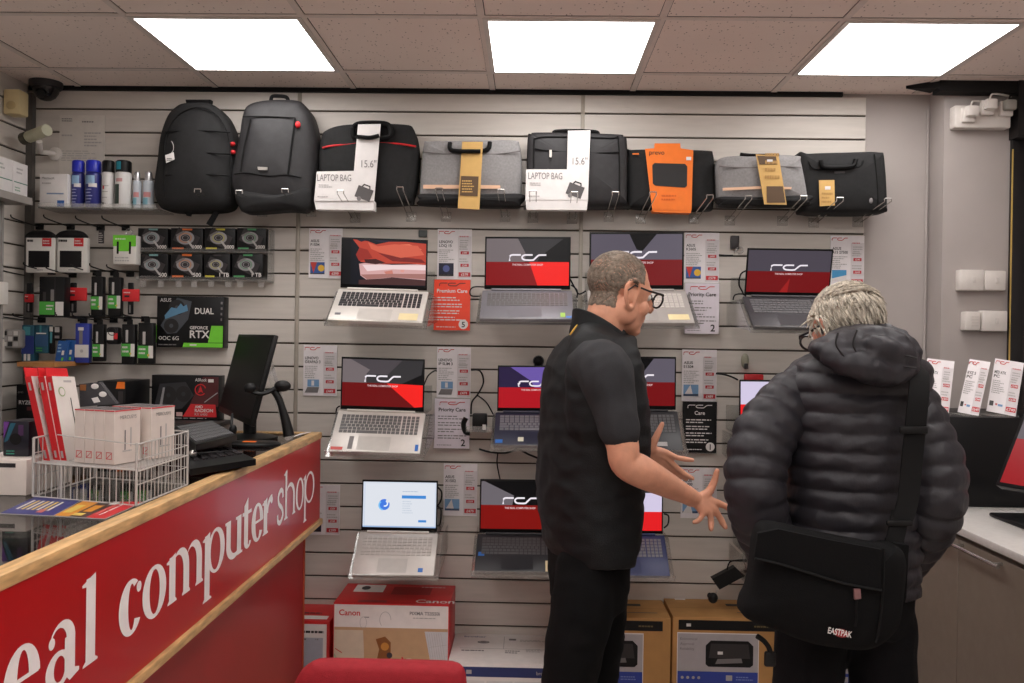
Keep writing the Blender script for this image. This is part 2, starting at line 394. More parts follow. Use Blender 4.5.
# small bracket camera under it
p=PY(38,139,3.6); q=PY(50,152,3.68); h0=PY(29,137,3.58); h1=PY(47,130,3.52)
e=empty('wall_camera','small pale camera on an arm in the left corner beside the pinned notice','security camera',(q.x,3.72,q.z))
mb=MB(); mb.cyl(h0,h1,.024,mat('pale_green',(196,196,170),.4),n=14); mb.cyl(h0+Vector((-.004,0,-.001)),h0+Vector((-.03,.012,-.006)),.026,mat('cam_dark',(70,66,52),.5),n=14); mb.part('body',e)
mb=MB(); mb.tube([(h0+h1)/2+Vector((0,.01,-.03)),p+Vector((0,.02,-.05)),Vector((q.x,3.715,q.z))],.011,m_wpl); mb.lathe((q.x,3.729,q.z),[(.03,0),(.028,.014),(.012,.02)],m_wpl,axis=(0,-1,0)); mb.part('bracket',e)
# four switch boxes on the pillar
def swbox(x0,y0,x1,y1,label,name='switch_box',rock=True):
    a=PY(x0,y0,yp-.045); b=PY(x1,y1,yp-.045)
    mb=MB(); mb.box((a.x,yp-.045,b.z),(b.x,yp-.0005,a.z),m_wpl,bevel=.005); o=mb.thing(name,label,'switch' if rock else 'timer')
    mb=MB(); cx=(a.x+b.x)/2+.008; cz=(a.z+b.z)/2
    if rock: mb.box((cx-.007,yp-.048,cz-.012),(cx+.007,yp-.044,cz+.012),mat('rocker',(218,212,206),.35),bevel=.002); mb.part('rocker',o)
    else:
        for k in range(4): mb.box((cx-.014,yp-.048,cz-.022+k*.012),(cx+.014,yp-.044,cz-.016+k*.012),mat('rocker',(205,198,192),.35))
        mb.part('vent',o)
swbox(960.5,269.5,984,290.5,'white wall switch box on the pillar, left of the upper pair')
swbox(985,270.5,1006,290.5,'white wall switch box on the pillar, right of the upper pair')
swbox(965.5,311.5,980.5,330.5,'narrow white timer unit on the pillar below the switches','wall_timer',False)
swbox(982.5,310.5,1007.5,331.5,'white wall switch box on the pillar beside the narrow timer')
# socket strip with three plugs high on the pillar
a=PY(955,105,yp-.05); b=PY(1011,128,yp-.05)
e=empty('socket_strip','white socket strip with plugs high on the right pillar','socket',((a.x+b.x)/2,yp,b.z))
mb=MB(); mb.box((a.x,yp-.05,b.z),(b.x,yp-.0005,a.z),m_wpl,bevel=.006); mb.part('housing',e)
for i,(px,py) in enumerate(((972,113),(991,106),(1010,107))):
    c=PY(px,py,yp-.09); k=m_wpl if i<2 else mat('plug_grey',(150,146,138),.5)
    mb=MB(); mb.box((c.x-.026,yp-.07,c.z-.03),(c.x+.026,yp-.049,c.z+.03),m_wpl,bevel=.005); mb.box((c.x-.02,yp-.10,c.z-.012),(c.x+.025,yp-.066,c.z+.03),k,bevel=.008)
    mb.tube(spline([(c.x,yp-.08,c.z+.025),(c.x+.01,yp-.075,c.z+.05),(c.x+.05,yp-.06,c.z+.055),(c.x+.1,yp-.05,c.z+.05)],5),.004,m_wpl if i<2 else m_bk,8); mb.part('plug',e)
sc.view_settings.exposure=EXPO
# ------------------------------------------------------------------ bags on the top row
m_fab=mat('black_fabric',(21,21,22),.85,noise=.25,nscale=60,bump=.35,bscale=500)
m_fab2=mat('charcoal_fabric',(36,35,37),.6,noise=.2,nscale=40,bump=.35,bscale=400)
m_fabg=mat('grey_fabric',(138,136,136),.85,noise=.12,nscale=120,bump=.4,bscale=500)
m_pipe=mat('black_piping',(10,10,11),.7,spec=.25)
m_chrome=mat('chrome_wire',(190,188,184),.25,metal=.9)
m_card=mat('white_card',(226,222,220),.5); m_grey=mat('print_grey',(120,116,116),.6); m_lgrey=mat('print_light_grey',(176,172,170),.6)
m_red=mat('print_red',(200,34,40),.5); m_tan=mat('kraft_tan',(206,166,98),.6); m_or=mat('bright_orange',(240,120,32),.5)
m_blkp=mat('print_black',(28,27,28),.5); m_pink=mat('peach_strip',(220,180,150),.6)
def Z(ox,oy,s): return lambda pts:[(ox+a/s,oy+b/s) for a,b in pts]
def pp(pts,y): return [PY(a,b,y) for a,b in pts]
def soft(mb,px,yf,yb,m,er=.03,puff=.015,n=5,tilt=0,m2=None):
    """stuffed body from its traced outline: rounded edges, bulging front"""
    P=spline([Vector((p.x,0,p.z)) for p in pp(px,yf+er)],n,True); c=sum(P,Vector())/len(P)
    w=(max(p.x for p in P)-min(p.x for p in P))/2; h=(max(p.z for p in P)-min(p.z for p in P))/2
    def ring(ins,y,s=1):
        return [Vector((c.x+(p.x-c.x)*s*(1-ins/w),y+tilt*(p.z-c.z),c.z+(p.z-c.z)*s*(1-ins/h))) for p in P]
    rs=[ring(er*.8,yb),ring(er*.25,yb-er*.3),ring(0,yb-er),ring(0,yf+er)]
    for a in (30,60,90): rs.append(ring(er*(1-math.cos(math.radians(a))),yf+er*(1-math.sin(math.radians(a)))))
    for s,k in ((.85,.35),(.65,.7),(.4,.93),(.1,1)): rs.append(ring(er,yf-puff*k,s))
    mb.rings(rs,m); return c
def sheet(mb,px,y,t,m): mb.prism(pp(px,y),(0,t,0),m)
def piping(mb,px,y,r,m,n=5,closed=False): mb.tube(spline(pp(px,y),n,closed),r,m,6)
GB='bags on the top row of the display wall'
def bagroot(name,label,cat,px,py,y): return empty(name,label,cat,PY(px,py,y),GB)
# --- backpack with four ribbed panels
z5=Z(150,80,4.096)
yf=YW-.19
e=bagroot('backpack','black backpack with horizontal seams and a small hang tag, leftmost on the top row','backpack',195,212,YW-.1)
mb=MB(); soft(mb,z5([(150,95),(240,95),(295,130),(333,195),(350,270),(350,400),(342,495),(310,532),(200,540),(75,536),(32,505),(22,440),(36,330),(48,235),(75,155),(108,115)]),yf,YW-.02,m_fab,.05,.02); mb.part('body',e)
mb=MB()
for y in (210,300,388): piping(mb,z5([(62,y+2),(200,y-2),(330,y+4)]),yf-.012,.0035,m_pipe)
piping(mb,z5([(62,480),(58,330),(66,230),(110,150),(190,112),(270,140),(318,220),(330,330),(326,480)]),yf-.004,.003,m_pipe); mb.part('seam',e)
mb=MB(); sheet(mb,z5([(145,80),(248,80),(244,104),(150,104)]),yf+.07,.03,m_pipe); mb.part('grab_handle',e)
mb=MB(); sheet(mb,z5([(262,535),(280,545),(250,600),(230,588)]),yf+.05,.01,m_pipe); sheet(mb,z5([(140,540),(172,540),(165,558),(150,556)]),yf+.06,.01,m_pipe); mb.part('strap_end',e)
mb=MB(); sheet(mb,z5([(62,308),(96,296),(100,325),(66,340)]),yf-.024,.002,m_card); mb.tube(spline(pp(z5([(84,305),(96,285),(95,265),(88,250)]),yf-.022),4),.0012,m_lgrey,5)
f=Fr(PY(*z5([(66,336)])[0],yf-.0245)); f.lines(mb,.003,.004,.026,.018,2,m_blkp); mb.part('price_tag',e)
mb=MB(); 
for a in ((338,262),(340,296)): mb.ell(PY(*z5([a])[0],yf+.02),(.012,.012,.009),m_red,10,8)
mb.part('zip_puller',e,'red zip pullers')
# --- second backpack, sheen
yf=YW-.20
e=bagroot('backpack','grey-sheen black backpack with a smooth front panel, second on the top row','backpack',275,212,YW-.1)
mb=MB(); soft(mb,z5([(405,105),(480,84),(600,84),(640,112),(668,165),(684,260),(680,400),(668,500),(630,528),(520,520),(400,515),(345,470),(330,415),(350,330),(370,235),(382,155)]),yf,YW-.02,m_fab2,.05,.02); mb.part('body',e)
mb=MB(); piping(mb,z5([(380,150),(480,150),(595,155)]),yf-.012,.003,m_pipe); piping(mb,z5([(595,155),(580,270),(565,390)]),yf-.017,.004,m_pipe); piping(mb,z5([(412,160),(385,280),(370,375)]),yf-.01,.003,m_pipe)
piping(mb,z5([(345,385),(400,380),(480,392),(560,388),(620,400)]),yf-.016,.004,m_pipe); mb.part('seam',e)
mb=MB(); sheet(mb,z5([(440,355),(480,357),(480,369),(442,368)]),yf-.028,.004,mat('silver_badge',(190,186,180),.3,metal=.6)); mb.part('badge',e)
mb=MB(); mb.tube(spline(pp(z5([(495,95),(500,68),(530,66),(560,72),(568,95)]),yf+.08),5),.008,m_pipe,8); mb.part('grab_handle',e)
mb=MB(); sheet(mb,z5([(552,93),(580,93),(580,105),(552,105)]),yf+.02,.004,m_card); mb.part('price_tag',e)
mb=MB(); mb.ell(PY(*z5([(605,183)])[0],yf-.012),(.012,.01,.014),m_red,10,8); mb.part('zip_puller',e,'red zip puller')
mb=MB(); soft(mb,z5([(350,470),(400,455),(520,470),(640,440),(660,480),(640,535),(560,535),(400,545),(365,520)]),yf-.006,yf+.1,m_fab,.02,.01); mb.part('base_panel',e,'shiny black base panel')
# --- soft laptop cases
def handle(mb,px,y,r,m): mb.tube(spline(pp(px,y),5),r*1.15,m,8,flat=.75)
def sleeve(e,yb,h0,w0,w1,big,side):
    """L-shaped white card sleeve round a bag: px corners"""
    mb=MB(); sheet(mb,big,yb,.003,m_card)
    return mb
yf=YW-.15; z6=Z(400,90,4.096)
def sleeve_print(mb,x0,x1,yt,ybm,xs,yy,y):
    o=PY(x0,ybm,y); f=Fr((o.x,y,o.z)); s=(PY(x1,ybm,y)-o).length/(x1-x0)
    q=lambda px,py:((px-x0)*s,(ybm-py)*s)
    f.text(mb,'LAPTOP BAG',*q(x0+2.5,yt+9),7*s,m_grey,sx=.62); f.lines(mb,*q(x0+4,yt+16),*q(x0+19,yt+12),2,m_lgrey)
    f.lines(mb,*q(x0+3,ybm-2.6),*q(x0+15,ybm-5.2),1,m_lgrey)
    f.text(mb,'15.6"',*q(xs+4,yy),7.4*s,m_grey,sx=.8)
    # small picture of the bag
    cx,cy=q(xs+7,yy+26); r=math.radians(-20); R=lambda a,b:(cx+(a*math.cos(r)-b*math.sin(r))*s,cy+(a*math.sin(r)+b*math.cos(r))*s)
    f.poly(mb,[R(-8,-6),R(8,-6),R(8,6),R(-8,6)],mat('picture_grey',(84,80,80),.6),2); f.ribbon(mb,[R(-4,6),R(-3,8.5),R(3,8.5),R(4,6)],1.2*s,m_blkp,2)
    f.disc(mb,*q(xs+2,yy+31),2.2*s,m_grey,3)
# A
e=bagroot('laptop_bag','black laptop bag with red piping in a white card sleeve, beside the second backpack','laptop bag',368,208,YW-.08)
mb=MB(); soft(mb,[(321,140),(327,130),(350,124.5),(404,124.5),(414,131),(418,150),(417,175),(413,197),(403,204),(330,204),(320,195),(319,165)],yf,YW-.02,m_fab,.03,.012); mb.part('body',e)
mb=MB(); piping(mb,z5([(706,278),(740,270),(800,265),(850,258)]),yf-.006,.004,m_red); piping(mb,[(380,142.5),(400,144),(416,146.5)],yf-.006,.004,m_red); mb.part('piping',e,'red piping')
mb=MB(); handle(mb,z5([(830,200),(835,235),(880,240),(975,235),(985,200),(960,178),(860,178),(832,195)]),yf-.02,.012,m_pipe); mb.part('grab_handle',e)
mb=MB(); sheet(mb,z5([(683,375),(835,372),(852,182),(945,180),(918,495),(672,495)]),yf-.034,.003,m_card); sheet(mb,z5([(672,495),(918,495),(918,535),(680,530)]),yf-.03,.05,m_card)
sleeve_print(mb,314.5,374,172,200.5,357,167,yf-.034); mb.part('card_sleeve',e,'white card sleeve')
mb=MB(); handle(mb,z5([(848,232),(900,236),(938,228)]),yf-.045,.010,m_pipe); mb.part('handle_grip',e)
# clear plastic bag round its right end
# B grey bag with kraft band
e=bagroot('laptop_bag','grey laptop bag with a kraft band round its middle, between two white-sleeved black bags','laptop bag',470,208,YW-.08)
mb=MB(); soft(mb,z6([(98,222),(115,211),(200,209),(380,206),(473,208),(490,225),(499,300),(497,430),(488,466),(450,478),(100,468),(82,450),(86,330)]),yf,YW-.02,m_fabg,.03,.015); mb.part('body',e)
mb=MB(); soft(mb,z6([(88,425),(280,428),(496,425),(494,462),(450,480),(100,470),(80,452)]),yf-.014,yf+.08,m_fab,.02,.006); mb.part('base_panel',e,'black base panel')
mb=MB(); sheet(mb,z6([(95,388),(410,390),(412,404),(95,404)]),yf-.017,.004,m_pink); mb.part('stripe',e,'peach stripe')
mb=MB(); piping(mb,z6([(95,252),(200,262),(390,262),(492,250)]),yf-.010,.003,m_grey); mb.part('seam',e)
mb=MB(); handle(mb,z6([(205,215),(205,240),(230,250),(330,250),(362,240),(368,213)]),yf-.018,.011,m_pipe); mb.part('grab_handle',e)
mb=MB(); sheet(mb,z6([(255,212),(340,212),(325,490),(236,485)]),yf-.034,.003,m_tan); sheet(mb,z6([(250,352),(322,354),(318,435),(245,432)]),yf-.0365,.002,mat('dark_print',(88,66,44),.6))
f=Fr(PY(*z6([(245,432)])[0],yf-.0372)); f.lines(mb,.008,.01,.06,.065,5,m_tan); mb.part('card_band',e,'kraft card band'); mb=MB(); handle(mb,z6([(236,251),(330,251)]),yf-.04,.010,m_pipe); mb.part('handle_grip',e)
# C
e=bagroot('laptop_bag','black laptop bag with two zips in a white card sleeve, beside the orange case','laptop bag',578,212,YW-.08)
mb=MB(); soft(mb,z6([(522,205),(537,182),(575,174),(880,181),(915,191),(930,222),(928,455),(910,480),(540,480),(520,455)]),yf,YW-.02,m_fab2,.03,.012); mb.part('body',e)
mb=MB(); piping(mb,z6([(552,240),(620,250),(800,258),(895,255)]),yf-.008,.0035,m_pipe); piping(mb,z6([(548,460),(548,230),(560,198),(640,192),(860,198),(895,212),(898,460)]),yf-.003,.003,m_pipe); mb.part('seam',e)
mb=MB(); sheet(mb,z6([(612,245),(622,245),(622,275),(612,275)]),yf-.018,.004,mat('silver_badge',(190,186,180),.3)); mb.part('zip_puller',e,'silver zip puller')
mb=MB(); handle(mb,z6([(630,180),(640,170),(720,168),(800,172),(812,182)]),yf+.03,.010,m_pipe); mb.part('grab_handle',e)
mb=MB(); sheet(mb,z6([(516,325),(684,325),(688,167),(780,165),(770,450),(514,450)]),yf-.032,.003,m_card); sheet(mb,z6([(514,450),(770,450),(765,492),(518,490)]),yf-.03,.05,m_card)
sleeve_print(mb,525.5,588,170,200,568,164,yf-.032); mb.part('card_sleeve',e,'white card sleeve')
# D orange
z7=Z(620,90,3.657); yd=YW-.11
e=bagroot('laptop_case','black laptop case in a bright orange card sleeve','laptop case',670,211,YW-.06)
mb=MB(); soft(mb,z7([(26,235),(42,219),(180,219),(320,222),(340,235),(345,300),(342,420),(320,441),(180,440),(45,432),(29,415)]),yd,YW-.02,m_fab,.025,.008); mb.part('body',e)
mb=MB(); sheet(mb,z7([(92,215),(125,213),(127,195),(220,195),(222,213),(268,220),(262,440),(118,436)]),yd-.016,.004,m_or); sheet(mb,z7([(118,436),(262,440),(258,450),(122,446)]),yd-.014,.05,m_or)
sheet(mb,spline([Vector((a,b,0)) for a,b in z7([(118,275),(126,267),(238,270),(246,280),(245,350),(238,357),(130,350),(120,342)])],3,True) and z7([(118,275),(126,267),(238,270),(246,280),(245,350),(238,357),(130,350),(120,342)]),yd-.0175,.001,m_blkp)
f=Fr(PY(*z7([(105,238)])[0],yd-.0165)); f.text(mb,'prevo',.002,.002,.02,m_blkp); f.rect(mb,.155,-.02,.175,-.006,m_card,2); f.lines(mb,.055,-.19,.14,-.16,2,mat('dark_orange',(214,96,20),.5)); mb.part('card_sleeve',e,'orange card sleeve')
mb=MB(); sheet(mb,z7([(46,231),(68,231),(70,236),(46,236)]),yd-.011,.003,m_or); mb.part('badge',e,'small orange badge')
# E grey with kraft band, tipped
yf=YW-.17
e=bagroot('laptop_bag','grey laptop bag with a slanted kraft band, between the orange case and the black bag','laptop bag',765,208,YW-.08)
mb=MB(); soft(mb,z7([(356,268),(372,248),(440,241),(640,240),(662,262),(690,370),(692,408),(670,420),(400,422),(366,410),(358,330)]),yf,YW-.02,m_fabg,.03,.015); mb.part('body',e)
mb=MB(); soft(mb,z7([(365,390),(520,392),(692,384),(693,410),(670,422),(400,424),(368,412)]),yf-.014,yf+.08,m_fab,.018,.006); mb.part('base_panel',e,'black base panel')
mb=MB(); sheet(mb,z7([(376,358),(500,352),(628,355),(626,363),(500,362),(376,368)]),yf-.018,.004,m_pink); mb.part('stripe',e,'peach stripe')
mb=MB(); piping(mb,z7([(362,278),(450,284),(600,280),(662,282)]),yf-.010,.003,m_grey); mb.part('seam',e)
mb=MB(); handle(mb,z7([(440,236),(480,240),(560,240),(580,240)]),yf+.02,.010,m_pipe); mb.part('grab_handle',e)
mb=MB(); sheet(mb,z7([(497,235),(580,240),(610,420),(528,418)]),yf-.034,.003,m_tan); sheet(mb,z7([(502,240),(570,242),(576,272),(510,272)]),yf-.036,.0015,mat('dark_print',(88,66,44),.6)); sheet(mb,z7([(536,352),(596,352),(605,412),(538,412)]),yf-.036,.0015,mat('dark_print',(88,66,44),.6)); sheet(mb,z7([(538,254),(558,254),(558,262),(538,262)]),yf-.038,.001,m_card)
f=Fr(PY(*z7([(520,350)])[0],yf-.035)); f.lines(mb,.01,.02,.07,.14,4,mat('tan_print',(176,136,76),.6)); mb.part('card_band',e,'kraft card band')
# F black bag with brown swing tag
e=bagroot('laptop_bag','plain black laptop bag with a tan swing tag, rightmost on the top row','laptop bag',845,212,YW-.08)
mb=MB(); soft(mb,z7([(652,242),(690,233),(850,228),(945,228),(964,250),(974,420),(958,448),(800,452),(690,448),(662,420)]),yf,YW-.02,m_fab,.03,.012); mb.part('body',e)
mb=MB(); piping(mb,z7([(690,262),(720,290),(860,286),(890,258)]),yf-.008,.0035,m_pipe); piping(mb,z7([(930,235),(940,330),(945,440)]),yf-.004,.003,m_pipe); mb.part('seam',e)
mb=MB(); handle(mb,z7([(735,258),(742,280),(790,284),(850,278),(862,254)]),yf-.018,.011,m_pipe); mb.part('grab_handle',e)
mb=MB(); sheet(mb,z7([(728,330),(784,329),(786,422),(731,425)]),yf-.024,.003,m_tan); sheet(mb,z7([(750,352),(770,352),(770,364),(750,364)]),yf-.0255,.001,m_card)
f=Fr(PY(*z7([(731,425)])[0],yf-.0245)); f.lines(mb,.006,.01,.05,.06,3,mat('tan_print',(176,136,76),.6)); mb.part('swing_tag',e,'tan swing tag')
mb=MB(); sheet(mb,z7([(785,298),(822,296),(822,304),(785,305)]),yf-.014,.003,m_dk); mb.ell(PY(*z7([(918,405)])[0],yf-.006),(.008,.004,.012),m_grey,8,6); mb.part('badge',e)
# --- wire hooks carrying the bags
m_clr=clear('clear_plastic',haze=.03)
m_clr2=clear('clear_tag',(.97,.97,.96),.2,.1,.12)
HK=[((411,217),(400,190)),((446,217),(439,191)),((505,217),(501,192.5)),((533,218),(533,194)),((572,219),(574.5,195)),((609,217),(615.5,195)),((641,219),(653,195)),((694,219),(710,198)),((730,220.7),(748.5,199)),((782.7,221),(803.7,199)),((814,222.6),(840,200.7)),((858,222),(888,201.5)),((355,218),(340.4,193.5)),((216,209),(197.6,192)),((262,212),(239,193.5)),((311,212),(285,192))]
HW=['under the right end of the red-piped bag','under the left end of the kraft-banded grey bag','under the right end of the kraft-banded grey bag','under the left end of the two-zip bag','under the middle of the two-zip bag','under the right end of the two-zip bag','under the left end of the orange case','under the right end of the orange case','under the left end of the slanted-band grey bag','under the right end of the slanted-band grey bag','under the swing tag of the rightmost bag','under the right end of the rightmost bag','under the white sleeve of the red-piped bag','under the leftmost backpack','under the left half of the grey-sheen backpack','under the right half of the grey-sheen backpack']
for (b,t),w in zip(HK,HW):
    B=PY(b[0],b[1],YW-.008); T=PY(t[0],t[1],YW-.255); B.y=YW-.008
    e=empty('display_hook','chrome double wire display hook '+w,'hook',(B.x,YW,B.z),'wire hooks of the top row')
    mb=MB(); dx=Vector((.013,0,0)); L=Vector((0,0,.012))
    mb.tube([B-dx,T-dx-L*0,T-dx+L],.0022,m_chrome,6); mb.tube([B+dx,T+dx,T+dx+L],.0022,m_chrome,6); mb.tube([T-dx+L,T+dx+L],.0026,m_chrome,6); mb.part('prong',e)
    mb=MB(); mb.box((B.x-.022,YW-.008,B.z-.02),(B.x+.022,YW-.0003,B.z+.022),m_clr2,bevel=.002); mb.part('back_plate',e)
# ------------------------------------------------------------------ goods on the left of the wall
zz=Z(0,140,6.4)
a=PY(39,206.6,3.56); b=PY(157,206.6,3.56)
mb=MB(); mb.box((a.x,3.55,a.z-.006),(b.x,YW-.0005,a.z),m_clr2); mb.box((a.x,3.55,a.z-.006),(b.x,3.553,a.z+.014),m_clr2)
mb.thing('display_shelf','clear plastic shelf carrying spray cans in the upper left','shelf'); SHZ=a.z
c0=PY(39.5,206,3.58); c1=PY(67.5,174,3.58)
mb=MB(); mb.box((c0.x,3.58,SHZ),(c1.x,3.70,c1.z),m_card,bevel=.001); f=Fr((c0.x,3.58,SHZ)); s=(c1.x-c0.x)
f.text(mb,'Microsoft',.01,.118,.010,m_grey); f.rect(mb,.03,.055,s-.015,.061,mat('print_blue_light',(130,150,180),.6)); f.rect(mb,.075,.004,.105,.03,mat('print_blue',(40,96,170),.5)); f.lines(mb,.01,.095,.05,.107,1,m_lgrey)
mb.thing('software_box','white box with a blue square, on the left end of the can shelf','box')
def can(px0,px1,py,body,cap,label,sc_=1,shape=0):
    A=PY(px0,206,3.62); B=PY(px1,py,3.62); r=(B.x-A.x)/2; x=(A.x+B.x)/2; h=B.z-SHZ; hc=h*.24
    e=empty('spray_can' if not shape else 'spray_bottle',label,'spray can' if not shape else 'spray bottle',(x,3.62,SHZ),'cans on the clear shelf' if not shape else None)
    mb=MB(); mb.lathe((x,3.62,SHZ),[(r*.9,0),(r,.004),(r,h-hc-.012),(r*.93,h-hc-.003),(r*.8,h-hc)],body); 
    return e,mb,x,r,h,hc
bl=mat('can_blue',(40,44,120),.35); cap=mat('cap_blue',(36,48,190),.35); wh=mat('can_white',(222,220,218),.35)
def wrapband(mb,x,r,z0,z1,a0,a1,m,n=10):
    vs=[];k=1.012
    for i in range(n+1):
        t=a0+(a1-a0)*i/n
        for z in (z0,z1): vs.append((x+r*k*math.sin(t),3.62-r*k*math.cos(t),SHZ+z))
    mb.add(vs,[(2*i,2*i+2,2*i+3,2*i+1) for i in range(n)],m)
for i,(p0,p1,lb) in enumerate(((72,84.5,'blue spray can with a bright blue cap, left of the pair on the shelf'),(86,101,'blue spray can with a bright blue cap, right of the pair on the shelf'))):
    e,mb,x,r,h,hc=can(p0,p1,161,bl,cap,lb)
    wrapband(mb,x,r,h*.5,h*.68,-.9,.6,mat('print_sky',(140,176,210),.4)); wrapband(mb,x,r,h*.44,h*.52,-.2,.9,m_card)
    for k in range(5): wrapband(mb,x,r,h*(.12+.065*k),h*(.14+.065*k),-.9,.1+.12*(k%3),mat('print_pale_blue',(150,156,196),.4))
    mb.part('body',e); mb=MB(); mb.lathe((x,3.62,SHZ+h-hc),[(r*.96,0),(r*.98,.01),(r*.97,hc-.006),(r*.85,hc)],cap); mb.part('cap',e)
for i,(p0,p1,lb) in enumerate(((102,114.5,'white spray can with a plain black cap, on the shelf'),(115.5,131.5,'white spray can with a black cap and teal mark, on the shelf'))):
    e,mb,x,r,h,hc=can(p0,p1,161,wh,m_bk,lb)
    if i: wrapband(mb,x,r,h*.1,h*.5,-1.2,-.1,mat('print_dark_green',(50,66,58),.4)); wrapband(mb,x,r,h*.55,h*.62,-.6,.3,mat('print_pinkish',(200,150,150),.4))
    else:
        for k in range(4): wrapband(mb,x,r,h*(.1+.12*k),h*(.12+.12*k),-.6,.2+.1*k,m_lgrey)
        wrapband(mb,x,r,h*.4,h*.47,-.5,-.2,m_red); wrapband(mb,x,r,h*.08,h*.13,-.8,-.2,m_blkp)
    mb.part('body',e); mb=MB(); mb.lathe((x,3.62,SHZ+h-hc),[(r*.96,0),(r*.98,.01),(r*.97,hc-.006),(r*.8,hc)],m_bk)
    if i: wrapband(mb,x,r*.985,h-hc+.008,h-.008,-.6,.1,mat('print_teal',(30,130,150),.4))
    mb.part('cap',e)
for p0,p1,lb in ((133,141.5,'small clear spray bottle with a silver cap, left of the pair'),(143,154,'small clear spray bottle with a silver cap, next to the backpack')):
    e,mb,x,r,h,hc=can(p0,p1,172,mat('bottle_pale',(196,204,212),.2),None,lb,shape=1)
    wrapband(mb,x,r,h*.1,h*.3,-1.1,.3,mat('print_teal_pale',(120,170,185),.4)); wrapband(mb,x,r,h*.32,h*.45,-.6,.8,m_red if 0 else mat('print_rose',(206,140,140),.4))
    mb.part('body',e); mb=MB(); mb.lathe((x,3.62,SHZ+h-hc-.012),[(r*.7,0),(r*.72,.02),(r*.66,hc+.006),(r*.5,hc+.012)],mat('silver_cap',(205,205,208),.25,metal=.7)); mb.part('cap',e)
# pinned notice
a=PY(59,173,YW-.003); b=PY(105,115.5,YW-.003)
mb=MB(); mb.box((a.x,YW-.003,a.z-.03),(b.x,YW-.0008,b.z),mat('paper',(214,208,200),.7)); f=Fr((a.x,YW-.003,a.z)); w=b.x-a.x; h=b.z-a.z
f.lines(mb,.01,h-.03,.06,h-.012,2,m_grey); f.lines(mb,w*.5,h-.035,w*.85,h-.022,1,m_grey); f.lines(mb,w*.55,h*.45,w*.95,h*.72,5,m_lgrey); f.lines(mb,w*.05,h*.62,w*.4,h*.68,1,m_lgrey); f.lines(mb,.01,.05,w*.9,h*.4,5,mat('print_faint',(190,185,180),.6))
mb.thing('paper_notice','printed paper notice pinned to the wall above the blue cans','notice')
# boxes on the left wall bracket
x=-2.06
for i,(p0,p1) in enumerate((((-14),13.0),(13.4,28))):
    A=PX(p0 if i else -14,160,x); B=PX(p1,162,x); zt=PX(10,159.5,x).z; zb=PX(10,192.5,x).z
    mb=MB(); mb.box((X0,A.y+.001,zb),(x,B.y-.001,zt),m_card,bevel=.001); f=Fr((x,A.y,zb),(0,1,0),(0,0,1)); L=B.y-A.y; h=zt-zb
    f.rect(mb,0.004,h*.36,L-.004,h*.39,mat('print_green_line',(60,120,100),.5)); f.lines(mb,.02*L/.1,h*.62,L*.7,h*.85,2,m_lgrey); f.lines(mb,L*.1,h*.08,L*.6,h*.25,2,mat('print_green_pale',(120,160,130),.5))
    mb.thing('router_box','white carton with a green line on the left wall bracket, %s'%('in the corner' if i else 'cut by the frame edge'),'box')
mb=MB(); A=PX(-14,190,x); mb.box((X0,A.y,zb-.012),(x+.01,PX(30,190,x).y,zb-.0005),mat('bracket_grey',(150,144,138),.5)); mb.box((X0,A.y,zb-.03),(x+.012,PX(30,190,x).y,zb-.0125),mat('bracket_grey',(150,144,138),.5)); mb.thing('wall_bracket_shelf','grey bracket shelf on the left wall under white cartons','shelf')
mb=MB(); A=PX(0,283,-2.1); B=PX(8.5,305,-2.1); mb.box((-2.14,A.y-.08,B.z),(-2.10,B.y,A.z+.006),m_wpl,bevel=.004); mb.box((-2.2,A.y-.03,B.z+.03),(-2.14,B.y-.02,A.z-.03),m_dk); mb.thing('white_carton','small white carton hanging at the left frame edge','box')
m_up=mat('upright_grey',(150,146,142),.5)
mb=MB(); y0=PX(0,240,-2.12).y; mb.box((-2.2,y0-.1,0.9),(-2.12,y0+.02,2.02),m_up,bevel=.004); mb.box((-2.121,y0-.0,0.9),(-2.112,y0+.012,2.02),m_up); mb.struct('trim_7')
# ---- hanging goods
m_cardw=mat('blister_white',(218,214,208),.45); m_green=mat('print_green',(70,160,60),.5); m_gbright=mat('print_lime',(110,200,50),.5); m_navy=mat('print_navy',(36,52,120),.5); m_teal=mat('print_tealdark',(32,84,104),.5); m_blk2=mat('pack_black',(16,16,18),.4,spec=.3); m_wsm=mat('print_white',(214,210,206),.5)
def peg(px,py,label,y=YW,ln=.2,tag_=True):
    B=PY(px,py,y); B.y=y
    e=empty('peg_hook',label,'hook',B,'single black peg hooks on the left wall')
    mb=MB(); mb.tube(spline([B,B+Vector((-.0,-ln*.5,.004)),B+Vector((0,-ln,.012)),B+Vector((0,-ln-.012,.024))],4),.0028,m_bk,6); mb.box(B+Vector((-.018,-.005,-.012)),B+Vector((.018,-.0003,.012)),m_bk,bevel=.002); mb.part('prong',e); return e
yh=YW-.12
def hang(name,label,cat,x0,y0,x1,y1,t,body,group=None,y=None,tab=None,bev=.004):
    """a pack hanging at depth y with a hang tab; pixel rectangle"""
    y=y or yh; a=PY(x0,y1,y); b=PY(x1,y0,y)
    e=empty(name,label,cat,((a.x+b.x)/2,y+t/2,a.z),group)
    mb=MB(); mb.box((a.x,y,a.z),(b.x,y+t,b.z),body,bevel=bev); f=Fr((a.x,y,a.z),eps=.0009); f.W=b.x-a.x; f.H=b.z-a.z
    return e,mb,f,a,b
Z1=lambda x0,y0,x1,y1:(x0/6.207,220+y0/6.207,x1/6.207,220+y1/6.207)
Z2=lambda x0,y0,x1,y1:(x0/6.207,300+y0/6.207,x1/6.207,300+y1/6.207)
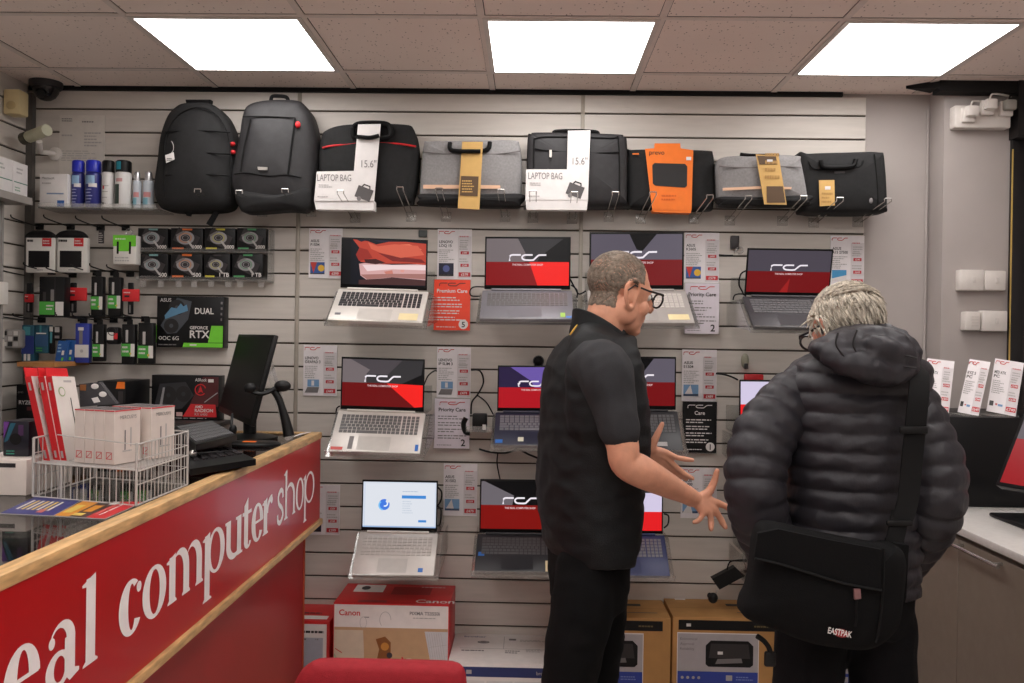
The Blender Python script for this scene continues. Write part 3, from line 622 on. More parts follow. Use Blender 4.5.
for i,(r,hd,lb) in enumerate((((158,110,340,325),(160,62,340),'white drive pack with a black hood, at the corner of the left wall'),((352,110,540,325),(350,62,535),'white drive pack with a black hood, right of its twin'))):
    e,mb,f,a,b=hang('accessory_pack',lb,'boxed accessory',*Z1(*r),.03,m_cardw,'white drive packs'); W,H=f.W,f.H
    f.rect(mb,W*.1,H*.15,W*.83,H*.62,m_blk2); f.rect(mb,W*.57,H*.75,W*.89,H*.985,m_red); f.lines(mb,W*.06,H*.86,W*.35,H*.95,1,m_blkp,fill=.7); f.lines(mb,W*.6,H*.8,W*.86,H*.94,2,m_wsm); f.lines(mb,W*.4,H*.05,W*.65,H*.1,1,m_grey)
    mb.part('card',e); mb=MB(); q=Z1(hd[0],hd[1],hd[2],112); soft(mb,[(q[0],q[3]),(q[0]+1,q[1]+4),(q[0]+6,q[1]+1),((q[0]+q[2])/2,q[1]),(q[2]-6,q[1]+1),(q[2]-1,q[1]+4),(q[2],q[3]),((q[0]+q[2])/2,q[3]+.5)],yh-.004,yh+.03,m_blk2,.012,.002); mb.part('hood',e,'black hood')
e,mb,f,a,b=hang('price_label','dark price label on an empty hook beside the drive packs','label',*Z1(610,62,645,145),.003,m_dk,bev=0); f.lines(mb,.002,.004,f.W-.002,f.H-.01,5,m_lgrey); mb.part('label_plate',e)
e,mb,f,a,b=hang('ink_pack','green and white pack with two black sticks, hanging beside the round-graphic boxes','boxed accessory',*Z1(700,95,845,275),.05,m_cardw); W,H=f.W,f.H
f.rect(mb,0,H*.62,W,H,m_gbright); f.rect(mb,W*.25,H*.45,W*.7,H*.66,m_gbright); f.rect(mb,W*.17,H*.36,W*.26,H*.78,m_blk2,2); f.rect(mb,W*.7,H*.36,W*.79,H*.78,m_blk2,2); f.lines(mb,W*.1,H*.82,W*.7,H*.92,1,m_wsm); f.lines(mb,W*.1,H*.08,W*.9,H*.28,2,m_lgrey); mb.part('card',e)
mb=MB(); c=PY(127,231.5,yh); mb.torus((c.x,c.y+.02,c.z),.014,.003,m_clr2,axis=(0,1,0)); mb.part('hang_loop',e)
def stick(lb,x0,y0,x1,y1,bx0,by0,bx1,by1,zf):
    q=zf(x0,y0,x1,y1); r=zf(bx0,by0,bx1,by1)
    e,mb,f,a,b=hang('usb_stick_pack',lb,'boxed accessory',*q,.012,m_blk2); k=f.W; f.rect(mb,k*.35,f.H*.05,k*.62,f.H*.3,m_grey); mb.part('stick',e)
    A=PY(r[0],r[3],yh-.012); B=PY(r[2],r[1],yh-.012); mb=MB(); mb.box((A.x,yh-.012,A.z),(B.x,yh-.001,B.z),m_red,bevel=.003); f=Fr((A.x,yh-.012,A.z)); W,H=B.x-A.x,B.z-A.z
    f.lines(mb,W*.1,H*.62,W*.5,H*.82,1,m_wsm); f.rect(mb,W*.15,H*.35,W*.45,H*.5,m_blkp); mb.part('band',e,'red card band')
stick('thin black stick pack with a red band, in the left corner',160,390,198,575,150,460,205,510,Z1)
stick('red-banded memory pack hanging right of the large black pack',432,388,472,576,408,420,535,500,Z1)
stick('red-banded memory pack below the round-graphic boxes',790,388,826,586,757,430,862,505,Z1)
def memory(lb,x0,y0,x1,y1,l0,l1,zf,g='black and green memory packs'):
    e,mb,f,a,b=hang('memory_pack',lb,'boxed accessory',*zf(x0,y0,x1,y1),.03,m_blk2,g); W,H=f.W,f.H; hh=lambda v:(y1-v)/(y1-y0)*H
    f.rect(mb,0,hh(l1),W*.7,hh(l0),m_green); f.rect(mb,W*.7,hh(l1),W,hh(l0),m_wsm); f.rect(mb,W*.32,hh(l0)+.006,W*.5,hh(l0)+H*.34,m_lgrey); f.lines(mb,W*.08,hh(l1)+.012,W*.6,hh(l0)-.006,2,m_wsm); f.disc(mb,W*.7,hh(l1)+H*.07,W*.08,mat('print_yellow',(210,190,70),.5),2); mb.part('blister',e)
    mb=MB(); mb.box(((a.x+b.x)/2-.012,yh+.012,b.z-.001),((a.x+b.x)/2+.012,yh+.016,b.z+.02),m_blk2); mb.part('hang_tab',e)
memory('black memory pack with a green label, upper pair left',562,350,638,600,475,555,Z1)
memory('black memory pack with a green label, upper pair right',668,355,750,600,470,548,Z1)
memory('black memory pack with a green label, beside the blue pack',572,150,645,380,275,352,Z2)
memory('black memory pack with a green label, right of the small mouse pack',752,150,838,400,272,350,Z2)
memory('black memory pack with a green label, nearest the graphics card box',853,142,953,396,284,360,Z2)
e,mb,f,a,b=hang('mouse_pack','large black blister pack with green and white labels near the corner','boxed accessory',*Z1(240,352,400,602),.05,m_blk2,y=YW-.2); W,H=f.W,f.H
f.rect(mb,W*.02,H*.06,W*.62,H*.38,m_green); f.rect(mb,W*.66,H*.04,W*.98,H*.38,m_wsm); f.lines(mb,W*.3,H*.16,W*.58,H*.32,2,m_wsm); f.rect(mb,W*.16,H*.4,W*.28,H*.62,m_dk); f.rect(mb,W*.47,H*.4,W*.6,H*.68,m_grey); f.rect(mb,W*.625,0,W*.645,H,m_dk); mb.part('blister',e)
e,mb,f,a,b=hang('plug_bag','clear bag of white plugs hanging at the left corner','boxed accessory',*Z2(8,182,124,300),.05,mat('bag_grey',(150,146,142),.4),y=YW-.16,bev=.012); W,H=f.W,f.H
for k in range(9): f.rect(mb,W*(.06+.3*(k%3)),H*(.12+.28*(k//3)),W*(.3+.3*(k%3)),H*(.34+.28*(k//3)),(m_wsm,m_lgrey,m_blkp)[(k*5+k//3)%3 if k%4 else 0])
mb.part('pouch',e)
e,mb,f,a,b=hang('cable_pack','tall dark blue pack, left of two beside the bag of plugs','boxed accessory',*Z2(132,155,213,380),.04,m_teal); W,H=f.W,f.H
f.rect(mb,0,H*.2,W,H*.7,m_navy); f.rect(mb,W*.2,H*.02,W*.4,H*.2,m_wsm); f.rect(mb,W*.5,H*.02,W*.72,H*.2,m_wsm); f.rect(mb,W*.15,H*.72,W*.7,H*.95,mat('print_aqua',(70,140,150),.5)); f.rect(mb,W*.3,H*.25,W*.38,H*.7,mat('print_sky',(140,176,210),.4)); mb.part('card',e)
e,mb,f,a,b=hang('cable_pack','dark teal pack, right of two beside the bag of plugs','boxed accessory',*Z2(216,155,300,330),.04,m_teal); W,H=f.W,f.H
f.rect(mb,0,H*.25,W,H*.65,mat('print_slate',(48,84,124),.5)); f.rect(mb,W*.1,H*.68,W*.85,H*.72,m_wsm); f.rect(mb,W*.35,H*.72,W*.5,H*.98,mat('print_aqua',(70,140,150),.5)); f.lines(mb,W*.1,H*.05,W*.6,H*.22,2,m_green); mb.part('card',e)
e,mb,f,a,b=hang('battery_pack','narrow black pack with a white top, between the teal and blue packs','boxed accessory',*Z2(303,165,332,335),.02,m_blk2); f.rect(mb,f.W*.1,f.H*.82,f.W*.9,f.H,m_wsm); f.rect(mb,f.W*.25,f.H*.4,f.W*.75,f.H*.8,mat('print_aqua',(70,140,150),.5)); mb.part('card',e)
e,mb,f,a,b=hang('battery_pack','short grey-black pack above the tilted blue packs','boxed accessory',*Z2(336,162,374,246),.02,m_blk2); f.rect(mb,f.W*.1,f.H*.55,f.W*.9,f.H*.95,m_lgrey); f.rect(mb,f.W*.1,f.H*.1,f.W*.9,f.H*.3,m_grey); mb.part('card',e)
pb=mat('pack_blue',(34,84,150),.4)
for i,(q,lb) in enumerate((((352,252),'tilted blue pack with white marks, front one of the pair'),((400,248),'tilted blue pack, back one of the pair'))):
    y=yh-.02+.02*i; P=[PY(*p,y) for p in ((q[0]/6.207+1.5,300+q[1]/6.207),(q[0]/6.207+12.5,300.5+q[1]/6.207),(q[0]/6.207+8.5,325+q[1]/6.207),(q[0]/6.207-2.5,325+q[1]/6.207))]
    mb=MB(); mb.prism(P,(0,.012,0),pb); f=Fr(P[3],P[2]-P[3],P[0]-P[3]); W=(P[2]-P[3]).length; H=(P[0]-P[3]).length
    f.rect(mb,W*.5,H*.42,W*.72,H*.6,m_wsm); f.rect(mb,W*.55,H*.2,W*.72,H*.32,m_gbright); f.lines(mb,W*.1,H*.5,W*.4,H*.9,3,mat('print_sky',(140,176,210),.4)); f.rect(mb,W*.08,H*.04,W*.3,H*.12,m_wsm); mb.thing('sd_card_pack',lb,'boxed accessory','tilted blue packs')
e,mb,f,a,b=hang('memory_pack','blue memory pack with a white label','boxed accessory',*Z2(464,145,553,390),.03,mat('pack_royal',(44,58,150),.4)); W,H=f.W,f.H
f.rect(mb,0,H*.14,W,H*.46,m_wsm); f.rect(mb,W*.3,H*.48,W*.55,H*.82,m_grey); f.rect(mb,W*.22,H*.82,W*.62,H*.9,m_wsm); f.disc(mb,W*.5,H*.3,W*.12,m_lgrey,2); mb.part('blister',e); mb=MB(); mb.box(((a.x+b.x)/2-.015,yh+.01,b.z-.001),((a.x+b.x)/2+.015,yh+.016,b.z+.022),m_blk2); mb.part('hang_tab',e)
e,mb,f,a,b=hang('mouse_pack','small black pack with white and red labels between two green-label packs','boxed accessory',*Z2(656,168,735,275),.04,m_blk2,bev=.01); W,H=f.W,f.H
f.rect(mb,W*.1,H*.25,W*.62,H*.7,m_cardw); f.rect(mb,W*.64,H*.3,W*.95,H*.65,m_red); f.ring(mb,W*.5,H*.75,W*.35,W*.28,m_dk); mb.part('blister',e)
# peg hooks
for px,py,lb in ((40,227,'black peg hook carrying the corner drive pack'),(71,227,'black peg hook carrying the second drive pack'),(101,228,'empty black peg hook right of the drive packs'),(126,228,'black peg hook carrying the green and white pack'),(28,276,'black peg hook carrying the thin red-banded pack'),(52,272,'black peg hook carrying the large black blister pack'),(73,275,'black peg hook carrying the wide red-banded pack'),(97,273,'black peg hook carrying the left upper green-label pack'),(114.5,273,'black peg hook carrying the right upper green-label pack'),(130.5,274,'black peg hook carrying the red-banded pack below the boxes'),(10,320,'black peg hook carrying the bag of plugs'),(28,320,'black peg hook carrying the tall dark blue pack'),(42,320,'black peg hook carrying the dark teal pack'),(82,319,'black peg hook carrying the blue memory pack'),(98,320,'black peg hook carrying the green-label pack beside the blue one'),(114,320,'black peg hook carrying the small mouse pack'),(128,319,'black peg hook carrying the green-label pack right of the mouse pack'),(145.5,319,'black peg hook carrying the pack nearest the graphics card box')): peg(px,py,lb)
# ---- drive boxes in two rows on a clear rack
z9=Z(130,220,3.2533)
yr=YW-.075; gl=mat('print_gloss_grey',(150,148,150),.3)
cols=[(110,150,150),(214,110,50),(196,186,60),(70,140,90)]
wd=['grey','orange','yellow','green']
for r_,(y0,y1,xs) in enumerate(((27,98,[(25,125),(132,240),(242,345),(347,445)]),(110,190,[(28,126),(132,238),(240,328),(332,434)]))):
    for k,(xa_,xb_) in enumerate(xs):
        q=z9([(xa_,y1),(xb_,y0)]); a=PY(*q[0],yr); b=PY(*q[1],yr)
        mb=MB(); mb.box((a.x,yr,a.z),(b.x-.003,YW-.002,b.z),m_blk2,bevel=.002); f=Fr((a.x,yr,a.z),eps=.0009); W=b.x-a.x;H=b.z-a.z
        ac=mat('accent_%d'%k,cols[k],.4); r=math.radians(-25)
        # tilted drive picture
        P=lambda u,v:(W*.48+(u*math.cos(r)-v*math.sin(r))*W*.36,H*.52+(u*math.sin(r)+v*math.cos(r))*W*.36)
        f.poly(mb,[P(-1,-.6),P(1,-.6),P(1,.6),P(-1,.6)],m_dk,1)
        f.ring(mb,W*.45,H*.56,W*.27,W*.08,gl,2,ry=W*.2,riy=W*.06); f.ring(mb,W*.45,H*.56,W*.2,W*.16,mat('accent_soft_%d'%k,[(c+140)//2 for c in cols[k]],.4),3,ry=W*.15,riy=W*.12); f.ring(mb,W*.45,H*.56,W*.14,W*.1,m_dk,3,ry=W*.1,riy=W*.07); f.poly(mb,[P(-.95,-.1),P(-.5,.5),P(-.3,.5),P(-.8,-.2)],m_grey,3); f.ribbon(mb,[P(.2,-.1),P(.9,-.45)],W*.06,m_lgrey,4)
        f.rect(mb,W*.35,H*.9,W*.65,H*.98,ac if not(r_ and k==2) else m_dk); f.text(mb,['1000','1000','2000','2000','500','500','1 TB','1 TB'][r_*4+k],W*.95,H*.08,H*.16,m_wsm,3,'R',True); f.rect(mb,W*.05,H*.05,W*.4,H*.12,ac if k else m_dk)
        mb.thing('drive_box','black drive box with a round %s graphic, %s row'%(wd[k],('upper','lower')[r_])+(', beside the green and white pack' if k==0 else ''),'boxed drive','black drive boxes on the clear rack')
mb=MB(); a=PY(*z9([(22,99)])[0],yr); b=PY(*z9([(450,99)])[0],yr)
for yy in (98.5,190.5):
    c=PY(*z9([(22,yy)])[0],yr); mb.box((a.x,yr-.004,c.z-.006),(b.x,YW-.0005,c.z-.0005),m_clr2); mb.box((a.x,yr-.008,c.z-.006),(b.x,yr-.004,c.z+.012),m_clr)
mb.box((b.x,yr-.004,c.z-.006),(b.x+.004,YW-.0005,a.z+.1),m_clr2)
for xx in (50,108,165,215,270,325,365,432):
    p=PY(*z9([(xx,210)])[0],yr+.02); mb.box((p.x-.012,yr-.004,p.z-.012),(p.x+.012,yr,c.z-.006),m_clr2)
mb.thing('clear_rack','clear plastic rack holding two rows of black drive boxes','rack')
# ---- graphics card boxes
yg_=YW-.06
q=z9([(86,413),(306,250)]); a=PY(*q[0],yg_); b=PY(*q[1],yg_)
mb=MB(); mb.box((a.x,yg_,a.z),(b.x,YW-.002,b.z),m_blk2,bevel=.0015); f=Fr((a.x,yg_,a.z),eps=.0009); W=b.x-a.x;H=b.z-a.z
cg=mat('card_picture',(66,70,76),.35); cb=mat('card_picture_blue',(86,130,160),.4)
f.poly(mb,[(W*.06,H*.42),(W*.3,H*.97),(W*.52,H*.9),(W*.47,H*.55),(W*.3,H*.28),(W*.16,H*.26)],cg,1)
f.ring(mb,W*.3,H*.78,W*.12,W*.03,m_blkp,2,ry=H*.15,riy=H*.04); f.ring(mb,W*.22,H*.42,W*.11,W*.03,m_blkp,2,ry=H*.14,riy=H*.04)
f.poly(mb,[(W*.13,H*.55),(W*.47,H*.72),(W*.45,H*.84),(W*.4,H*.8),(W*.36,H*.86),(W*.3,H*.76),(W*.22,H*.78),(W*.12,H*.62)],cb,3)
f.text(mb,'ASUS',W*.05,H*.89,H*.07,m_lgrey,3,bold=True); f.text(mb,'DUAL',W*.57,H*.66,H*.12,m_wsm,2,bold=True,maxw=W*.28); f.text(mb,'GEFORCE',W*.5,H*.36,H*.06,m_wsm,3,bold=True); f.text(mb,'RTX',W*.5,H*.19,H*.15,m_wsm,3,bold=True)
f.poly(mb,[(W*.39,0.001),(W*.99,.001),(W*.99,H*.09),(W*.41,H*.09)],m_gbright,1); f.poly(mb,[(W*.77,H*.1),(W*.82,H*.43),(W*.99,H*.43),(W*.99,H*.1)],m_gbright,1); f.text(mb,'OC 6G',W*.09,H*.14,H*.08,m_wsm,2); f.ring(mb,W*.06,H*.18,W*.025,W*.016,m_wsm,2)
f.lines(mb,W*.03,H*.03,W*.38,H*.07,1,m_grey); f.lines(mb,W*.955,H*.5,W*.985,H*.93,4,m_grey); f.rect(mb,W*.5,H*.035,W*.6,H*.065,m_wsm,2)
f.rect(mb,-W*.03,H*.1,-.0005,H*.42,m_gbright,1); mb.box((a.x-W*.035,yg_+.02,a.z+H*.08),(a.x-.0005,YW-.002,a.z+H*.43),m_gbright)
mb.thing('graphics_card_box','black graphics card box with lime green corner, below the drive boxes','boxed graphics card')
q=z9([(69,648),(293,507)]); a=PY(*q[0],yg_); b=PY(*q[1],yg_)
mb=MB(); mb.box((a.x,yg_,a.z),(b.x,YW-.002,b.z),m_blk2,bevel=.0015); f=Fr((a.x,yg_,a.z),eps=.0009); W=b.x-a.x;H=b.z-a.z
dr=mat('print_maroon',(76,22,26),.5)
f.poly(mb,[(W*.55,H*.3),(W*.98,H*.3),(W*.98,H*.97),(W*.75,H*.97)],dr,1); f.poly(mb,[(W*.05,H*.35),(W*.12,H*.8),(W*.5,H*.85),(W*.62,H*.55),(W*.45,H*.25),(W*.2,H*.22)],mat('card_dark',(44,44,48),.35),1)
f.ring(mb,W*.25,H*.55,W*.12,W*.03,m_blkp,2,ry=H*.2,riy=H*.05); f.ring(mb,W*.47,H*.58,W*.11,W*.03,m_blkp,2,ry=H*.18,riy=H*.05); f.poly(mb,[(W*.12,H*.3),(W*.17,H*.72),(W*.2,H*.72),(W*.16,H*.3)],gl,3)
f.poly(mb,[(W*.46,H*.07),(W*.96,H*.07),(W*.94,H*.35),(W*.58,H*.36)],m_red,2); f.text(mb,'AMD',W*.64,H*.27,H*.06,m_wsm,3,bold=True); f.text(mb,'RADEON',W*.64,H*.18,H*.075,m_wsm,3,bold=True,maxw=W*.28); f.text(mb,'RX 6400',W*.64,H*.1,H*.06,m_lgrey,3)
f.ring(mb,W*.72,H*.68,W*.085,W*.07,m_red,3,a0=.3,a1=5.6); f.poly(mb,[(W*.68,H*.6),(W*.72,H*.78),(W*.76,H*.6),(W*.73,H*.64)],m_red,3); f.text(mb,'ASRock',W*.64,H*.87,H*.07,m_wsm,3,bold=True,maxw=W*.17); f.rect(mb,W*.83,H*.85,W*.91,H*.92,m_card,3); f.lines(mb,W*.06,H*.02,W*.95,H*.055,1,m_lgrey); f.rect(mb,W*.37,H*.08,W*.46,H*.17,mat('sticker_pink',(196,160,156),.5),3); f.ribbon(mb,[(W*.78,H*.4),(W*.97,H*.62)],.004,gl,3)
mb.thing('graphics_card_box','dark graphics card box with a red panel, standing behind the monitor','boxed graphics card')
RA,RB=a,b
# shelf edge, processor box and small orange box behind the counter
mb=MB(); a=PY(17,366.5,3.45); b=PY(54,362.5,3.45); mb.box((a.x,3.45,a.z),(b.x,YW-.001,b.z),mat('shelf_wood',(172,118,66),.5,noise=.2,nscale=20)); mb.thing('wooden_shelf','short wooden shelf in the left corner above the processor box','shelf')
ZLS=RA.z-.0015; m_ls=mat('low_shelf_dark',(48,42,40),.6); lx=PY(16,415,3.5).x-.02
mb=MB(); mb.box((lx,3.46,ZLS-.018),(RB.x+.03,YW-.0008,ZLS),m_ls,bevel=.002); mb.thing('low_shelf','dark wall shelf behind the counter carrying the processor and graphics card boxes','shelf')
a=PY(16,415,3.5); b=PY(46,385,3.5); a.z=ZLS+.151
mb=MB(); mb.box((a.x,3.5,a.z-.15),(b.x,YW-.003,b.z),m_blk2,bevel=.002); f=Fr((a.x,3.5,a.z)); f.text(mb,'RYZEN',.012,-.08,.016,m_lgrey,2,bold=True); f.text(mb,'AMD',.006,-.035,.008,m_grey); f.rect(mb,.045,-.105,.09,-.09,dr); mb.thing('processor_box','black processor box with grey lettering, in the left corner behind the red slim boxes','box')
a=PY(97,407,3.5); b=PY(125.5,381.5,3.5); a.z=ZLS+.251
mb=MB(); mb.box((a.x,3.5,a.z-.25),(b.x,YW-.003,b.z),m_blk2,bevel=.002); f=Fr((a.x,3.5,a.z-.25)); W=b.x-a.x; H=b.z-a.z+.25; f.poly(mb,[(W*.66,H-.03),(W*.72,H-.002),(W*.98,H-.002),(W*.98,H-.03)],m_or); f.rect(mb,W*.75,H-.09,W*.92,H-.04,m_dk); f.lines(mb,.01,H-.08,.05,H-.03,2,m_grey); mb.thing('power_supply_box','black carton with an orange corner, behind the white boxes on the counter','box')
# ------------------------------------------------------------------ laptops on clear trays
YH=3.50
def solve(fn,lo,hi,target):
    a,b=fn(lo)-target,fn(hi)-target
    for _ in range(40):
        m=(lo+hi)/2; c=fn(m)-target
        if (a<0)==(c<0): lo,a=m,c
        else: hi=m
    return (lo+hi)/2
def pix(P):
    d=P-CAMP; z=d.dot(_w); return 512+F*d.dot(_r)/z, 341.5-F*d.dot(_u)/z
E_=lambda rgb:emis('screen_%d_%d_%d'%rgb,rgb,.85)
GREY=(112,102,104); DG=(52,50,52); BLK=(8,8,10); DR=(128,14,18); BR=(240,34,30)
WALLP={'a':[(GREY,[(0,.5),(0,1),(.38,1),(.47,.7),(.47,.5)]),(DG,[(.47,.5),(.47,.7),(.38,1),(.93,1),(.64,.6),(.62,.5)]),(BLK,[(.62,.5),(.64,.6),(.93,1),(1,1),(1,.5)]),(DR,[(0,0),(0,.5),(.52,.5),(.62,0)]),(BR,[(.62,0),(.52,.5),(1,.5),(1,0)])],
 'b':[(GREY,[(0,.5),(0,1),(.1,1),(.34,.78),(.3,.5)]),((74,68,72),[(.1,1),(.74,1),(.56,.68),(.3,.7),(.34,.78)]),(DG,[(.3,.5),(.3,.7),(.56,.68),(.74,1),(1,1),(.98,.7),(.74,.5)]),(BLK,[(.74,.5),(.98,.7),(1,1),(1,.5)]),((104,12,14),[(0,0),(0,.5),(.55,.5),(.9,0)]),(BR,[(.9,0),(.55,.5),(1,.48),(1,.02)])],
 'n':[((40,30,62),[(0,.5),(0,1),(.16,1),(.45,.66),(.5,.5)]),((104,84,160),[(.16,1),(.72,1),(.72,.5),(.5,.5),(.45,.66)]),((70,56,116),[(.72,.5),(.72,1),(1,1),(1,.5)]),((170,18,30),[(0,0),(0,.5),(1,.5),(1,0)])],
 'k':[((104,98,104),[(0,.5),(0,1),(.04,1),(.42,.7),(.4,.5)]),(BLK,[(.04,1),(1,1),(1,.5),(.4,.5),(.42,.7)]),((124,14,10),[(0,0),(0,.5),(1,.5),(1,0)])],
 'p':[((86,80,92),[(0,.5),(0,1),(.42,1),(.5,.7),(.5,.5)]),(BLK,[(.42,1),(.72,1),(.56,.66),(.5,.7)]),((92,86,98),[(.5,.5),(.5,.7),(.56,.66),(.72,1),(1,1),(1,.5)]),((112,12,16),[(0,0),(0,.5),(1,.5),(1,0)])],
 'r':[((72,66,76),[(0,.5),(0,1),(1,1),(1,.5)]),((110,12,16),[(0,0),(0,.5),(1,.5),(1,0)]),((150,26,26),[(.4,0),(.52,.34),(.5,.0)])],
 'w':[((206,196,222),[(0,.5),(0,1),(1,1),(1,.5)]),((222,30,34),[(0,0),(0,.5),(1,.5),(1,0)])]}
def screen(mb,f,x0,y0,x1,y1,kind):
    W,H=x1-x0,y1-y0; P=lambda pts:[(x0+a*W,y0+b*H) for a,b in pts]
    if kind in WALLP:
        for c,pts in WALLP[kind]: f.poly(mb,P(pts),E_(c),1)
        wm=E_((236,228,236)); shop_logo(f,mb,x0+.27*W,y0+.52*H,.145*H,wm,2,w=.46*W,st=.24)
        f.text(mb,'THE REAL COMPUTER SHOP',x0+.5*W,y0+.42*H,.042*H,E_((226,190,190)),2,'C',True,sx=.9,maxw=.46*W)
    elif kind=='canyon':
        f.rect(mb,x0,y0,x1,y1,E_((14,16,26)),1)
        f.poly(mb,P([(.12,1),(.3,.97),(.4,.9),(.55,.97),(.75,.98),(1,.95),(1,.48),(.8,.5),(.5,.48),(.22,.5),(.16,.66),(.2,.82)]),E_((178,62,46)),2)
        for c,pts in (((206,92,70),[(.3,.95),(.42,.86),(.62,.92),(.9,.9),(.98,.7),(.7,.62),(.45,.72),(.34,.8)]),((226,120,92),[(.55,.9),(.8,.93),(.95,.82),(.72,.76)]),((146,44,36),[(.2,.82),(.3,.78),(.36,.6),(.2,.52),(.16,.66)]),((120,34,32),[(.42,.72),(.6,.66),(.95,.6),(1,.52),(.6,.54)]),((30,28,48),[(.36,1),(.44,.95),(.52,.96),(.6,1)]),((24,22,40),[(.16,1),(.3,1),(.22,.95)]),((62,26,26),[(.26,.56),(.4,.58),(.52,.5),(.4,.46),(.28,.48)])): f.poly(mb,P(pts),E_(c),3)
        f.poly(mb,P([(.2,.46),(.3,.49),(.6,.46),(1,.5),(1,.14),(.6,.18),(.3,.1),(.22,.2)]),E_((206,160,158)),2)
        for c,pts in (((232,206,206),[(.24,.44),(.5,.45),(1,.47),(1,.36),(.6,.36),(.3,.3)]),((196,122,108),[(.5,.3),(.6,.34),(.62,.2),(.54,.22)]),((160,110,104),[(.22,.22),(.6,.26),(1,.28),(1,.16),(.6,.18),(.3,.12)]),((70,40,40),[(.2,.1),(.6,.17),(1,.13),(1,.02),(.2,.0)]),((214,150,140),[(.7,.46),(.76,.47),(.74,.3),(.7,.3)])): f.poly(mb,P(pts),E_(c),3)
        f.rect(mb,x0,y0,x0+.1*W,y1,E_((10,10,14)),4)
    elif kind=='setup':
        f.rect(mb,x0,y0,x1,y1,E_((206,214,228)),1); f.rect(mb,x0+.03*W,y0+.02*H,x1-.02*W,y1-.02*H,E_((218,222,230)),2)
        cx,cy=x0+.29*W,y0+.5*H; f.disc(mb,cx,cy,.075*W,E_((66,120,220)),3); f.ring(mb,cx-.01*W,cy-.01*W,.07*W,.05*W,E_((120,190,240)),4,a0=2.2,a1=4.6); f.ring(mb,cx+.01*W,cy+.015*W,.045*W,.026*W,E_((226,236,250)),4,a0=-2,a1=1.2); f.disc(mb,cx+.05*W,cy+.05*W,.025*W,E_((218,222,230)),4)
        f.rect(mb,x0+.53*W,y0+.64*H,x0+.86*W,y0+.71*H,E_((64,134,208)),3); f.lines(mb,x0+.54*W,y0+.78*H,x0+.84*W,y0+.81*H,1,E_((150,170,196)),3); f.lines(mb,x0+.54*W,y0+.3*H,x0+.7*W,y0+.6*H,6,E_((196,204,216)),3)
        f.rect(mb,x0+.76*W,y0+.12*H,x0+.87*W,y0+.17*H,E_((64,134,208)),3); f.rect(mb,x0,y0,x1,y0+.03*H,E_((150,176,214)),3)
